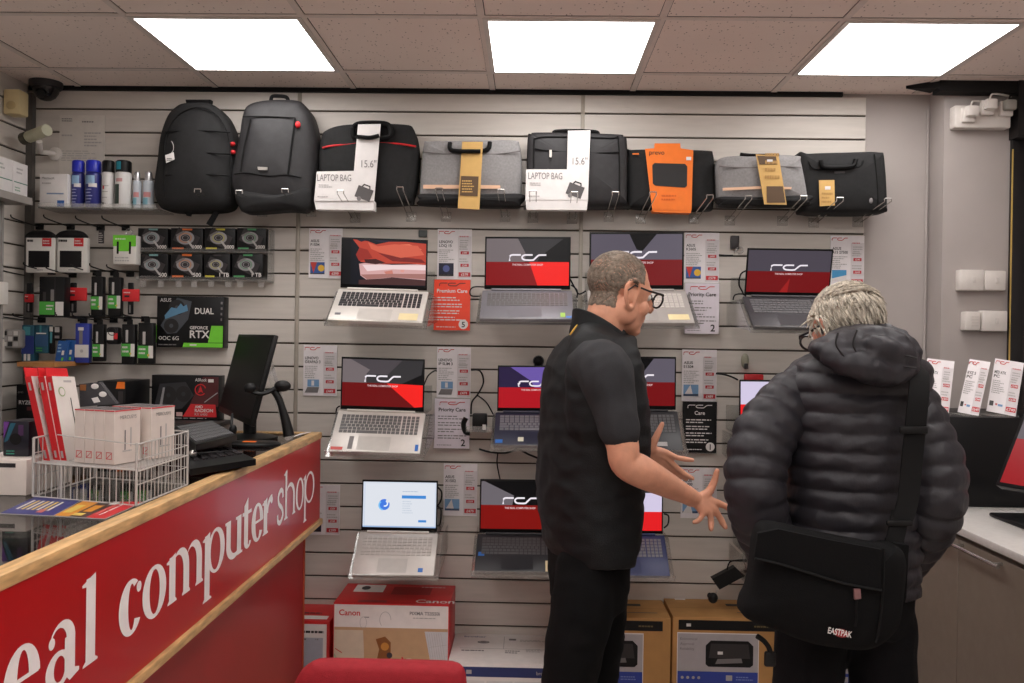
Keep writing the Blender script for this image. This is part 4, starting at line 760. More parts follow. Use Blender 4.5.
def laptop(label,HLp,HRp,top,frontp,col,keys,kind,bez=mat('bezel_black',(10,10,11),.4,spec=.2),keyrows=6,cols=14,stk=(),flean=1,bevel_col=None,pad=True,grp='laptops on the display wall',tray=True,yh=YH,num=True,feats=()):
    HL=PY(*HLp,yh); HR=PY(*HRp,yh); W=(HR-HL).length; ux=(HR-HL).normalized(); D=.63*W; L=.655*W
    th=solve(lambda t:pix(HL+D*Vector((0,-math.cos(t),-math.sin(t))))[1],0,1.5,frontp[1])
    b=Vector((0,-math.cos(th),-math.sin(th)))
    fx=pix(HL+D*b)[0]-frontp[0]
    ph=.05 if flean>0 else -.22
    L=solve(lambda q:pix(HL+q*Vector((0,math.sin(ph),math.cos(ph))))[1],.1,.35,top)
    ld=Vector((0,math.sin(ph),math.cos(ph)))
    e=empty('laptop',label,'laptop',HL+b*D+ux*W/2,grp)
    uy=-b; n=ux.cross(uy).normalized(); o=HL+b*D
    X=Matrix((( ux.x,uy.x,n.x,o.x),(ux.y,uy.y,n.y,o.y),(ux.z,uy.z,n.z,o.z),(0,0,0,1)))
    mb=MB(); mb.box((0,0,-.016),(W,D,0),col,X,bevel=.004); bp=mb.part('base',e)
    f=Fr(o,ux,uy,.0006)
    mb=MB(); 
    kx0,kx1=W*.06,W*.94; ky0,ky1=D*.44,D*.9; cw=(kx1-kx0)/(cols+ (4 if num else 0)); rh=(ky1-ky0)/keyrows
    for r in range(keyrows):
        c=0; N=cols+(4 if num else 0)
        while c<N:
            w=1
            if r==0 and c==4: w=5
            if r in(1,2) and c==0: w=2 if r==1 else 1.6
            if c<cols and c+w>cols: w=cols-c
            g=.18 if (num and c>=cols) else 0
            mb.box((kx0+(c+.08+g)*cw,ky0+(r+.1)*rh,0),(kx0+(c+w-.08+g*.6)*cw,ky0+(r+.88)*rh,.0018),keys,X); c+=w
    mb.part('keyboard',bp)
    if pad: mb=MB(); mb.box((W*.3,D*.05,.0001),(W*.66,D*.37,.0008),mat('touchpad_'+col.name,[int(v*.92) for v in COLS[col.name]],.35),X); mb.part('touchpad',bp)
    for (sx,sy,sw,sh,m) in stk:
        mb=MB(); f.rect(mb,W*sx,D*sy,W*(sx+sw),D*(sy+sh),m,2); mb.box((W*sx,D*sy,.0002),(W*(sx+sw),D*(sy+sh),.0009),m,X); mb.part('sticker',bp)
    n2=ux.cross(ld).normalized(); o2=HL+ux*W*.02+ld*.004
    Y=Matrix((( ux.x,ld.x,n2.x,o2.x),(ux.y,ld.y,n2.y,o2.y),(ux.z,ld.z,n2.z,o2.z),(0,0,0,1))); w2=W*.96
    mb=MB(); mb.box((0,0,-.006),(w2,L,0),bez,Y,bevel=.002); lp=mb.part('lid',e)
    mb=MB(); f2=Fr(o2,ux,ld,.0004); screen(mb,f2,w2*.018,L*.075,w2*.982,L*.962,kind); mb.part('screen',lp)
    mb=MB(); mb.cyl(HL+ux*W*.1+n*.001,HL+ux*W*.88+n*.001,.006,col,n=10); mb.part('hinge',e)
    if tray:
        t=empty('laptop_tray','clear acrylic tray holding the '+label.split(' with ')[0].split(', ')[0],'laptop tray',Vector((HL.x+W/2,YW,HL.z-.02)),'clear acrylic laptop trays')
        mb=MB(); mb.box((-.012,-.008,-.0215),(W+.018,D+.01,-.0175),m_clr,X); mb.box((-.012,-.012,-.0215),(W+.018,-.008,.012),m_clr,X); mb.part('plate',t)
        bk=o+uy*(D+.012)-n*.02; mb=MB(); mb.box((bk.x+.004,bk.y,bk.z-.004),(bk.x+W,YW-.0005,bk.z),m_clr); mb.box((bk.x+.004,YW-.006,bk.z),(bk.x+W,YW-.0004,bk.z+.10),m_clr); mb.part('wall_bracket',t)
        q=o-n*.0215
        for sx in (-.012,W+.014):
            a_=o+ux*sx-n*.02; c_=a_+uy*D
            mb=MB(); mb.prism([a_,c_,Vector((c_.x,YW-.001,c_.z)),Vector((c_.x,YW-.001,c_.z-.10))],(.004,0,0),m_clr); mb.part('side_gusset',t)
    return e
COLS={}
def lcol(k,rgb,**kw): COLS[k]=rgb; return mat(k,rgb,**kw)
m_sil=lcol('laptop_silver',(206,200,194),rough=.35,metal=.2); m_lg=lcol('laptop_grey',(120,118,124),rough=.4,metal=.3); m_ldk=lcol('laptop_dark_grey',(66,64,68),rough=.4,metal=.2); m_nav=lcol('laptop_navy',(44,46,66),rough=.4); m_nav2=lcol('laptop_blue',(52,60,104),rough=.4); m_lbk=lcol('laptop_black',(40,40,44),rough=.4)
kd=mat('keys_dark',(34,34,38),.5); kg=mat('keys_grey',(104,102,102),.5); ks=mat('keys_silver',(196,190,184),.45); kl=mat('keys_lightgrey',(186,184,186),.45); kn=mat('keys_navy',(128,128,134),.5); kk=mat('keys_black',(96,96,98),.5)
st_w=mat('sticker_white',(222,218,196),.5); st_b=mat('sticker_blue',(50,110,190),.4); st_y=mat('sticker_cream',(222,206,160),.5); st_r=mat('sticker_red',(190,60,50),.4); st_g=mat('sticker_green',(160,200,90),.4)
laptop('silver laptop with a red canyon picture, upper left',(338.5,288.5),(428.6,291.5),238,(331.5,319.5),m_sil,kd,'canyon',stk=((.06,.16,.06,.06,m_lg),(.74,.06,.2,.2,st_y)))
laptop('grey laptop with dark red and bright red screen, upper middle',(482.5,290),(572,290.5),237.5,(480.6,318.4),m_lg,kg,'a',stk=((.86,.06,.05,.14,st_g),(.92,.03,.06,.06,st_b)))
laptop('large silver-grey laptop with a dull red screen, behind the bespectacled person’s head'.replace('’','\''),(587,290.5),(685.6,290.5),233,(578,322.5),lcol('laptop_warm_grey',(168,162,158),rough=.4,metal=.2),ks,'p',stk=((.76,.08,.2,.16,st_y),))
laptop('dark grey laptop with a slanted lid, upper right',(742.5,296),(831,297.5),249,(746.5,326.5),m_ldk,kk,'r',flean=-1,stk=())
laptop('silver laptop with white keyboard deck, middle row left',(338.5,410),(425.5,413),357.5,(329,450.7),m_sil,kg,'b',stk=((.2,.06,.05,.3,m_grey),(.02,.03,.13,.07,st_r),(.94,.06,.035,.15,st_b)))
laptop('navy laptop with a purple and red screen, middle row beside the adapter',(495.5,412),(573,412.5),366.3,(494,445.4),m_nav,kn,'n',num=False,stk=((.02,.07,.09,.1,st_b),(.3,.12,.07,.12,st_w)))
laptop('black laptop with a grey and dark red screen, middle row right of the bespectacled person'.replace('right of the bespectacled person','behind the raised hand'),(596,410),(677.5,411),357,(589,449.4),m_lbk,kk,'p',stk=((.62,.1,.2,.1,m_lgrey),))
laptop('laptop with a pale and red screen, mostly hidden behind the padded jacket',(737.5,432),(820,433),380.5,(736,470),m_lbk,kk,'w')
laptop('small silver laptop with a pale blue setup screen, lower left',(359.5,531.5),(438.5,533),480.5,(352,574),m_sil,ks,'setup',num=False,stk=((.8,.07,.06,.09,st_b),))
laptop('black laptop with a black and dark red screen, lower middle',(477.5,533.5),(562,534.5),480,(474.8,571.5),m_lbk,mat('keys_verydark',(84,84,86),.5),'k',stk=((.03,.4,.07,.1,st_b),(.8,.02,.14,.27,st_y)))
laptop('blue laptop with a pale and bright red screen, lower row under the forearm',(585,534.5),(664.5,535),492,(586,575.5),m_nav2,kn,'w')
laptop('dark laptop at the lower right, mostly hidden behind the padded jacket',(745,552),(828,553),500,(748,587),m_lbk,kk,'k',num=False)
# ------------------------------------------------------------------ price and care cards
m_pap=mat('card_lilac_white',(236,231,233),.45); m_prg=mat('price_red',(196,44,54),.5)
def facecard(mb,f,W,H,l1,l2,prices,pic):
    f.rect(mb,W*.6,H*.02,W*.99,H*.86,mat('column_grey',(216,210,212),.5),1)
    shop_logo(f,mb,W*.03,H*.9,H*.06,m_red,2,w=W*.48,st=.22)
    f.text(mb,l1,W*.05,H*.72,H*.055,m_dk,2,bold=True,maxw=W*.4); f.text(mb,l2,W*.05,H*.645,H*.055,m_dk,2,bold=True,maxw=W*.46)
    f.lines(mb,W*.05,H*.34,W*.52,H*.6,7,m_lgrey,jit=.5); f.lines(mb,W*.66,H*.62,W*.95,H*.8,4,m_lgrey); f.lines(mb,W*.64,H*.83,W*.94,H*.88,1,mat('print_rose2',(200,120,124),.5))
    for i,(p,y) in enumerate(zip(prices,(.5,.25,.055))):
        h=H*(.06 if i<2 else .085); w=W*(.24 if i<2 else .34); x=W*.8-w/2
        f.rect(mb,x,H*y,x+w,H*y+h,m_prg,2); f.text(mb,p,W*.8,H*y+h*.2,h*.6,m_card,3,'C',True,maxw=w*.86)
        if i<2: f.lines(mb,W*.64,H*y+h+H*.02,W*.94,H*y+h+H*.12,2,m_lgrey)
    x0,y0,x1,y1=W*.05,H*.1,W*.48,H*.32
    if pic=='colour':
        f.rect(mb,x0,y0,x1,y1,mat('pic_blue',(50,90,160),.4),2); f.poly(mb,[(x0,y1),(x0+W*.2,y1),(x0+W*.1,y0)],mat('pic_red',(200,60,50),.4),3); f.disc(mb,x1-W*.1,y0+H*.1,W*.1,mat('pic_yellow',(226,180,50),.4),3); f.rect(mb,x0,y0-H*.02,x1,y0,m_dk,2)
    elif pic=='blue': f.rect(mb,x0,y0,x1,y1,mat('pic_sky',(120,160,200),.4),2); f.poly(mb,[(x0,y0),(x0+W*.2,y1),(x0+W*.28,y0)],m_card,3); f.rect(mb,x0,y0,x1,y0+H*.04,mat('pic_dark',(60,80,110),.4),3)
    elif pic=='dark': f.rect(mb,x0,y0,x1,y1,mat('pic_night',(34,36,60),.4),2); f.disc(mb,(x0+x1)/2,(y0+y1)/2,W*.1,mat('pic_violet',(90,100,160),.4),3); f.rect(mb,x0,y0-H*.04,x1,y0,m_dk,2)
    elif pic=='lap': f.rect(mb,x0+W*.08,y0+H*.08,x1,y1,mat('pic_sky',(120,160,200),.4),2); f.rect(mb,x0+W*.2,y0+H*.1,x0+W*.28,y1-H*.02,m_card,3); f.poly(mb,[(x0,y0-H*.04),(x1-W*.04,y0-H*.04),(x1,y0+H*.07),(x0+W*.08,y0+H*.07)],m_grey,2)
    elif pic=='aqua': f.rect(mb,x0,y0,x1,y1,mat('pic_aqua',(70,150,200),.4),2); f.poly(mb,[(x0,y0+H*.05),(x1,y0+H*.12),(x1,y0),(x0,y0)],m_card,3)
    else: f.rect(mb,x0,y0+H*.01,x0+W*.14,y0+H*.1,m_dk,2); f.disc(mb,x0+W*.24,y0+H*.05,W*.045,mat('print_rose2',(200,120,124),.5),2); f.rect(mb,x0+W*.3,y0+H*.02,x0+W*.46,y0+H*.06,mat('pic_sky',(120,160,200),.4),2)
def pricecard(x0,y0,x1,y1,label,*a,y=YW-.006):
    A=PY(x0,y1,y); B=PY(x1,y0,y); mb=MB(); mb.box((A.x,y,A.z),(B.x,y+.005,B.z),m_pap); f=Fr((A.x,y,A.z),eps=.0006); facecard(mb,f,B.x-A.x,B.z-A.z,*a)
    mb.thing('price_card',label,'price card','price cards on the display wall')
pricecard(308.5,228.5,342.5,278,'price card with a colourful picture, left of the canyon-screen laptop','ASUS','F1504',('£449','£499','£599'),'colour')
pricecard(437,229.5,472,279,'price card with a dark picture, above the orange care card','LENOVO','LOQ 15',('£499','£549','£579'),'dark')
pricecard(684,233,719.5,282.5,'price card with a colourful picture, above a pale care card','ASUS','K3605',('£499','£549','£579'),'colour')
pricecard(830,236,864.5,286,'price card with a blue picture, at the right end of the slatted wall','ASUS','A15 27500',('£599','£649','£749'),'aqua')
pricecard(303,345.5,337,395.5,'price card with a grey laptop picture, left of the middle-row silver laptop','LENOVO','IDEAPAD 3',('£379','£399','£449'),'lap')
pricecard(436.5,347.5,471,397.5,'price card with a small laptop picture, left of the navy laptop','LENOVO','IP SLIM 3',('£419','£449','£479'),'lap')
pricecard(681.5,350,717,401,'price card with a pale blue picture, above the black care card','ASUS','E1504',('£399','£449','£489'),'blue')
pricecard(304.5,485,340,534.5,'price card half hidden by the red counter end','ASUS','X1404',('£329','£349','£399'),'dark')
pricecard(443,464,477.5,515.5,'price card left of the lower black laptop','ASUS','X1502',('£379','£399','£479'),'blue')
pricecard(680.5,468,717,518,'price card behind the gesturing hands','ASUS','B1400',('£429','£449','£499'),'blue')
def carecard(x0,y0,x1,y1,label,bg,fg,logo,word,num,style,y=YW-.03):
    A=PY(x0,y1,y); B=PY(x1,y0,y); W,H=B.x-A.x,B.z-A.z
    e=empty('care_card',label,'information card',(A.x+W/2,y,A.z),'care plan cards'); mb=MB(); mb.box((A.x,y,A.z),(B.x,y+.003,B.z),bg); f=Fr((A.x,y,A.z),eps=.0006)
    shop_logo(f,mb,W*.13,H*.87,H*.07,logo,2,w=W*.74,st=.22); f.text(mb,word,W*.5,H*.745,H*.075,fg,2,'C',True,maxw=W*.92)
    for i in range(4): f.lines(mb,W*.1,H*(.57-.13*i),W*.92,H*(.67-.13*i),2,fg if style else m_grey,fill=.4,jit=.5)
    f.lines(mb,W*.08,H*.05,W*.62,H*.08,1,fg if style else m_grey)
    if style: f.disc(mb,W*.82,H*.12,W*.13,m_card,2); f.text(mb,num,W*.82,H*.065,H*.11,m_blkp,3,'C',True)
    else: f.text(mb,num,W*.82,H*.05,H*.14,m_blkp,3,'C',True)
    mb.part('card',e); mb=MB(); mb.box((A.x-.003,y+.0035,A.z-.004),(B.x+.003,y+.005,B.z+.002),m_clr); mb.box((A.x-.003,y-.004,A.z-.004),(B.x+.003,y+.005,A.z-.001),m_clr); mb.box((A.x,y+.0035,A.z+.03),(B.x,YW-.0005,A.z+.034),m_clr); mb.part('holder',e)
carecard(433.5,280,470.5,330,'orange-red care card with a number 5',mat('care_orange',(246,76,48),.45),m_card,m_dk,'Premium Care','5',1)
carecard(684.5,283.5,719.5,333.5,'pale care card with a number 2, below the colourful price card',mat('care_lilac',(220,212,220),.45),m_blkp,m_red,'Priority Care','2',0)
carecard(434,399,470,448,'pale care card with a number 2, left of the black power adapter',mat('care_lilac',(220,212,220),.45),m_blkp,m_red,'Priority Care','2',0)
carecard(682,402,717,452.5,'black care card with a number 1',m_blk2,m_card,m_card,'Care','1',1)
# ------------------------------------------------------------------ adapters, plugs and leads
def lead(label,pts,r=.0035,y=YW-.04,name='power_lead'):
    P=[PY(p[0],p[1],p[2] if len(p)>2 else y) for p in pts]; mb=MB(); mb.tube(spline(P,6),r,m_bk,7); mb.thing(name,label,'cable')
a=PY(472,431.5,3.62); b=PY(487,414,3.62)
e=empty('power_adapter','black power adapter with a white sticker, left of the navy laptop','power adapter',((a.x+b.x)/2,3.64,a.z))
mb=MB(); mb.box((a.x,3.62,a.z),(b.x,3.665,b.z),m_bk,bevel=.006); mb.part('case',e)
mb=MB(); mb.box((b.x-.018,3.617,a.z+.008),(b.x-.003,3.6195,a.z+.03),m_card); mb.part('sticker',e)
mb=MB(); mb.tube(spline(pp([(466,418),(463.5,424),(465.5,432),(470,433)],3.62),5),.011,m_bk,8); mb.part('coiled_plug',e)
a=PY(466,446,3.6); b=PY(497,446,3.6)
mb=MB(); mb.box((a.x,3.58,a.z+.06),(b.x,YW-.0005,a.z+.064),m_clr2); mb.box((a.x,3.58,a.z+.064),(b.x,3.583,a.z+.085),m_clr2); mb.thing('adapter_shelf','small clear shelf under the black adapter','shelf')
lead('black lead looping from the price card down to the adapter',[(471,370),(480,371),(483.5,382),(478,394),(472,402),(471,414)],.0035)
lead('black lead from the loop to the navy laptop',[(477,395),(486,402),(492,412),(495,418)],.003)
lead('black lead hanging under the middle laptops',[(479,449),(490,452),(505,453),(518,450),(530,455),(540,459)],.0045)
lead('black lead dropping behind the lower black laptop',[(498,452),(497,462),(498.5,472),(500,479)],.003)
lead('black lead from the upper price card into the slat',[(719,255),(726,255.5),(733,255.5)],.004)
lead('black lead beside the slanted-lid laptop',[(748,270),(741,274),(739,284),(742,291),(744,295)],.0035)
lead('short black lead at the slanted-lid laptop',[(733,300),(735,295),(742,294),(746,296)],.003)
lead('black lead from the price card to the hidden laptop',[(716,373.5),(724,374.5),(732,377),(738,380)],.004)
lead('black lead beside the upper grey laptop',[(570,279),(575,288),(579,294),(586,291)],.0035)
lead('second black lead beside the upper grey laptop',[(571,285),(577,290),(577,298)],.003)
lead('black lead looping at the left of the upper grey laptop',[(485,287),(474,287),(470,291),(472,296),(484,296)],.003)
lead('black lead by the middle-row silver laptop',[(424,385),(428,376),(434,371),(437,371)],.003)
lead('short black lead left of the middle-row silver laptop',[(336,413),(337,408),(340,406)],.003)
lead('black lead loop beside the small silver laptop',[(437.5,487),(441.5,492),(441,500),(438,506),(441,510),(440,524),(436,526)],.0035)
lead('black lead loop right of the blue laptop',[(664,514),(668.5,516),(668,524),(664,528)],.0035)
p=PY(538.5,361,YW-.03)
e=empty('wall_plug','black plug high on the slatted wall above the navy laptop','plug',(p.x,YW,p.z))
mb=MB(); mb.lathe((p.x,YW-.001,p.z),[(.022,0),(.024,.02),(.02,.045),(.012,.05)],m_bk,axis=(0,-1,0),n=14); mb.box((p.x-.018,YW-.04,p.z-.028),(p.x+.018,YW-.006,p.z+.012),m_bk,bevel=.006); mb.part('body',e)
mb=MB(); mb.tube([(p.x,YW-.02,p.z-.02),(p.x,YW-.02,p.z-.05)],.004,m_bk,7); mb.part('lead',e)
p=PY(745.5,361,YW-.03)
e=empty('wall_plug','pale grey-green plug on the slatted wall above the padded jacket shoulder','plug',(p.x,YW,p.z))
mb=MB(); mb.ell((p.x,YW-.022,p.z),(.017,.02,.033),mat('plug_palegrey',(150,148,130),.4),14,10); mb.part('body',e); mb=MB(); mb.box((p.x-.008,YW-.048,p.z-.034),(p.x+.008,YW-.03,p.z-.01),m_dk,bevel=.003); mb.part('pin_block',e)
a=PY(731,249,YW-.02); b=PY(739.5,235.5,YW-.02)
e=empty('security_tag','dark grey tag with a clear ring on the slatted wall','tag',((a.x+b.x)/2,YW,a.z))
mb=MB(); mb.box((a.x,YW-.02,a.z),(b.x,YW-.0005,b.z),m_dk,bevel=.003); mb.part('plate',e); mb=MB(); mb.torus((b.x,YW-.022,a.z-.005),.014,.004,m_clr2,axis=(0,1,0)); mb.part('ring',e)
for x0,x1,y0,y1,lb in ((418.5,427,230,237,'dark tag on the slat above the canyon-screen laptop'),):
    a=PY(x0,y1,YW-.012); b=PY(x1,y0,YW-.012); mb=MB(); mb.box((a.x,YW-.012,a.z),(b.x,YW-.0005,b.z),mat('tag_teal_grey',(78,84,84),.5),bevel=.002); mb.thing('security_tag',lb,'tag')
P=pp([(712,579),(735,567),(745,576),(719.5,589.7)],3.5)
e=empty('power_adapter','black power adapter hanging tilted by its lead, lower right','power adapter',P[3])
mb=MB(); mb.prism(P,(0,.035,0),m_bk); mb.part('case',e)
mb=MB(); c=PY(713,598,3.5); mb.ell(c,(.02,.016,.022),m_bk,10,8); mb.ell(c+Vector((-.014,0,.01)),(.01,.01,.012),m_bk,8,6); mb.tube(spline(pp([(717,590),(716,594),(714,597)],3.505),4),.003,m_lgrey,6); mb.part('plug',e)
lead('black lead from the hanging adapter to the hidden laptop',[(727,570,3.5),(730,562,3.5),(740,560,3.5),(752,560,3.5)],.003)
lead('thick black lead beside the hanging adapter',[(744,572,3.5),(752,568,3.5),(760,566,3.5)],.006)
a=PY(744.5,382,YW-.02); b=PY(764,374.5,YW-.02); mb=MB(); mb.box((a.x,YW-.02,a.z),(b.x,YW-.001,b.z),m_red,bevel=.006); mb.thing('red_tab','red tab above the hidden pale-screen laptop','tag')
# ------------------------------------------------------------------ cartons on the floor
m_kraft=mat('kraft_board',(188,140,84),.75,noise=.08,nscale=14); m_cred=mat('carton_red',(206,34,36),.4); m_cwh=mat('carton_white',(236,230,226),.45); m_blue=mat('carton_blue',(44,66,156),.45)
def carton(name,label,cat,x0,x1,yf,ytop,m,prints,group=None,mtop=None,yb=YW-.006):
    A=PY(x0,ytop,yf); B=PY(x1,ytop,yf); mb=MB(); h=A.z
    mb.box((A.x,yf,.001),(B.x,yb,h),m,bevel=.002); f=Fr((A.x,yf,0),eps=.0007); prints(mb,f,B.x-A.x,h,Fr((A.x,yf,h),(1,0,0),(0,1,0),.0007),yb-yf)
    return mb.thing(name,label,cat,group)
def canon(mb,f,W,H,t,D):
    f.rect(mb,.004,0,W-.004,H-.006,m_cwh); f.rect(mb,.005,.0,W-.005,H*.775,mat('photo_wood',(196,160,122),.5),1.6); f.text(mb,'Canon',W*.05,H*.885,H*.055,m_cred,2,bold=True); f.lines(mb,W*.27,H*.86,W*.31,H*.88,1,m_grey)
    f.text(mb,'PIXMA TS3550i',W*.66,H*.9,H*.032,m_grey,2,bold=True,maxw=W*.27); f.lines(mb,W*.69,H*.862,W*.95,H*.88,1,m_lgrey)
    H0=H; H=H*1.336
    f.poly(mb,[(0.004,H*.56),(W*.26,H*.56),(W*.28,H*.2),(.004,H*.2)],mat('photo_cream',(214,198,176),.5),2); f.poly(mb,[(.004,H*.4),(W*.16,H*.22),(W*.16,H*.18),(.004,H*.3)],mat('photo_green',(170,186,160),.5),3)
    f.poly(mb,[(W*.79,H*.56),(W*.99,H*.56),(W*.99,H*.2),(W*.88,H*.2)],mat('photo_paper',(206,204,206),.5),2)
    for k in range(8): f.ribbon(mb,[(W*(.81+.02*k),H*.55),(W*(.86+.02*k),H*.3)] if k<7 else [(W*.83,H*.45),(W*.98,H*.47)],.0012,m_lgrey,3)
    f.poly(mb,[(W*.37,H*.5),(W*.45,H*.52),(W*.5,H*.48),(W*.5,H*.36),(W*.38,H*.35),(W*.4,H*.43)],mat('photo_amber',(140,86,40),.5),3); f.disc(mb,W*.45,H*.45,W*.035,mat('photo_orange',(206,140,60),.5),4); f.disc(mb,W*.49,H*.39,W*.025,mat('photo_dark',(60,52,60),.5),4)
    f.disc(mb,W*.37,H*.27,W*.06,mat('photo_skyblue',(150,186,206),.5),3,ry=W*.04); f.disc(mb,W*.41,H*.3,W*.03,mat('photo_skyblue',(150,186,206),.5),3)
    f.ring(mb,W*.66,H*.31,W*.075,W*.055,mat('photo_cream',(214,198,176),.5),3); f.disc(mb,W*.67,H*.31,W*.06,mat('photo_paper',(206,204,206),.5),4); f.ribbon(mb,[(W*.6,H*.38),(W*.63,H*.27),(W*.7,H*.24)],.006,m_cred,5); f.ribbon(mb,[(W*.7,H*.2),(W*.85,H*.27)],.007,mat('photo_yellow',(220,196,80),.5),4); f.ribbon(mb,[(W*.8,H*.2),(W*.87,H*.25)],.007,m_cred,5); f.ribbon(mb,[(W*.02,H*.43),(W*.08,H*.4)],.003,m_cred,4)
    H=H0
    f.ring(mb,W*.45,H*.85,W*.05,W*.046,m_lgrey,2,ry=W*.07,riy=W*.066,a0=0,a1=4); f.ring(mb,W*.26,H*.82,W*.03,W*.027,m_lgrey,2,ry=W*.05,riy=W*.047)
    t.rect(mb,W*.1,D*.55,W*.37,D*.93,m_cwh); t.disc(mb,W*.2,D*.75,W*.04,m_blkp,2,ry=D*.1); t.rect(mb,W*.45,D*.45,W*.8,D*.85,mat('carton_red_dark',(156,22,26),.4)); t.text(mb,'Canon',W*.7,D*.06,D*.16,m_card,2,bold=True); t.rect(mb,W*.2,D*.04,W*.45,D*.15,mat('carton_red_dark',(156,22,26),.4)); t.lines(mb,W*.7,D*.8,W*.95,D*.88,1,m_card)
carton('printer_box','large red-topped printer carton with a desk picture, on the floor behind the red chair','carton',333.5,449.5,3.45,602.5,m_cred,canon)
def small_red(mb,f,W,H,t,D):
    f.rect(mb,0,0,W*.93,H-.012,m_cwh); f.rect(mb,0,H*.05,W*.85,H*.8,mat('photo_lilac',(176,178,190),.5),2); f.lines(mb,W*.35,H*.84,W*.9,H*.9,1,m_blkp); f.lines(mb,W*.4,H*.76,W*.8,H*.8,1,m_grey); t.rect(mb,W*.2,D*.1,W*.9,D*.3,m_cwh); t.lines(mb,W*.3,D*.38,W*.9,D*.5,1,m_dk)
carton('printer_box','small red and white printer carton, between counter end and larger red carton','carton',285,330,3.5,620.5,m_cred,small_red)
def brother(mb,f,W,H,t,D):
    f.rect(mb,.001,H-.055,W-.001,H-.016,mat('band_navy',(38,50,104),.45)); f.rect(mb,W*.17,H-.044,W*.22,H-.028,m_lgrey,2); f.text(mb,'brother',W*.82,H-.043,.014,m_lgrey,2,bold=True); f.rect(mb,W*.17,.0,W*.34,H-.07,mat('panel_pale',(222,218,216),.5)); f.rect(mb,W*.36,0,W*.6,H-.07,mat('panel_pale',(222,218,216),.5)); f.rect(mb,W*.62,0,W*.95,H-.07,mat('panel_pale',(222,218,216),.5))
    t.text(mb,'brother',W*.1,D*.85,D*.05,mat('print_bluegrey',(110,116,150),.5),2,bold=True,sx=1.3); t.disc(mb,W*.3,D*.68,W*.06,m_grey,2,ry=D*.045); t.ring(mb,W*.3,D*.68,W*.045,W*.03,m_lgrey,3,ry=D*.03,riy=D*.02); t.rect(mb,W*.55,D*.76,W*.62,D*.82,m_grey,2); t.lines(mb,W*.1,D*.35,W*.32,D*.42,1,m_grey); t.lines(mb,W*.52,D*.3,W*.68,D*.42,2,m_grey); t.lines(mb,W*.72,D*.36,W*.92,D*.48,3,m_lgrey); t.rect(mb,W*.08,D*.46,W*.95,D*.47,m_lgrey); t.rect(mb,W*.5,D*.46,W*.505,D*.9,m_lgrey); t.lines(mb,W*.66,D*.72,W*.95,D*.8,2,m_lgrey)
carton('printer_box','low white printer carton with a navy band, right of the red-topped carton','carton',448,556,3.39,662,m_cwh,brother)
def brown(k):
    def fn(mb,f,W,H,t,D):
        f.rect(mb,W*.05 if k else W*.05,H-.052,W*.93,H-.012,m_blk2); f.rect(mb,W*.12,H-.038,W*.16,H-.026,m_card,2); f.lines(mb,W*.72,H-.04,W*.88,H-.026,1,mat('print_olive',(110,96,60),.5))
        x0,x1=W*.04,W*.765; top=H-.062; f.rect(mb,x0,0,x1,top,m_cwh); f.rect(mb,x0+.003,H*.3,x1-.003,top-.004,mat('photo_greymist',(178,172,174),.5),2); f.rect(mb,x0+.003,0,x1-.003,top-.155,m_blue,3)
        for i,wd_ in enumerate(('Economical','Approval','Reliability')): f.text(mb,wd_,x0+.012,top-.03-.02*i,.011,m_grey,3,maxw=.09)
        cx=x0+(x1-x0)*.64; w=(x1-x0)*.29; yb_=top-.135; yt=top-.03
        f.poly(mb,[(cx-w,yb_+.01),(cx-w,yt-.02),(cx-w+.02,yt),(cx+w-.02,yt),(cx+w,yt-.02),(cx+w,yb_+.01),(cx+w-.012,yb_),(cx-w+.012,yb_)],m_blk2,4); f.poly(mb,[(cx-w+.012,yb_+.035),(cx-w+.02,yt-.012),(cx+w-.02,yt-.012),(cx+w-.012,yb_+.035)],m_dk,5); f.poly(mb,[(cx-w*.6,yb_+.012),(cx+w*.55,yb_+.018),(cx+w*.5,yb_+.036),(cx-w*.5,yb_+.032)],m_grey,6); f.rect(mb,cx-w*.5,yb_+.05,cx-w*.28,yb_+.062,m_card,6)
        for i in range(4): f.disc(mb,x0+.022+.022*i,top-.18,.006,m_lgrey,4)
        f.rect(mb,x1-.13,top-.19,x1-.105,top-.168,m_lgrey,4); f.lines(mb,x1-.09,top-.19,x1-.02,top-.17,2,mat('print_paleblue',(120,140,200),.5),4); f.text(mb,'DCP-J1200W',x0+.012,top-.235,.016,mat('print_paleblue',(120,140,200),.5),4,bold=True,maxw=.12)
        for i in range(5): f.rect(mb,x1-.17+.034*i,top-.25,x1-.143+.034*i,top-.215,m_lgrey,4)
        t.rect(mb,W*.55,D*.62,W*.78,D*.74,m_blkp); t.rect(mb,W*.6,D*.25,W*.9,D*.28,m_dk); t.rect(mb,W*.1,D*.92,W*.2,D*.99,m_card); t.rect(mb,0,D*.48,W,D*.49,mat('kraft_seam',(140,98,54),.7))
    return fn
G3='brown printer cartons along the wall'
carton('printer_box','brown printer carton partly hidden by the trousers of the bespectacled person','carton',556,671,3.48,616,m_kraft,brown(0),G3)
carton('printer_box','brown printer carton with a black printer picture, middle of the three','carton',673,786,3.48,616.5,m_kraft,brown(1),G3)
carton('printer_box','brown printer carton hidden behind the person in the padded jacket','carton',789,902,3.48,618,m_kraft,brown(1),G3)
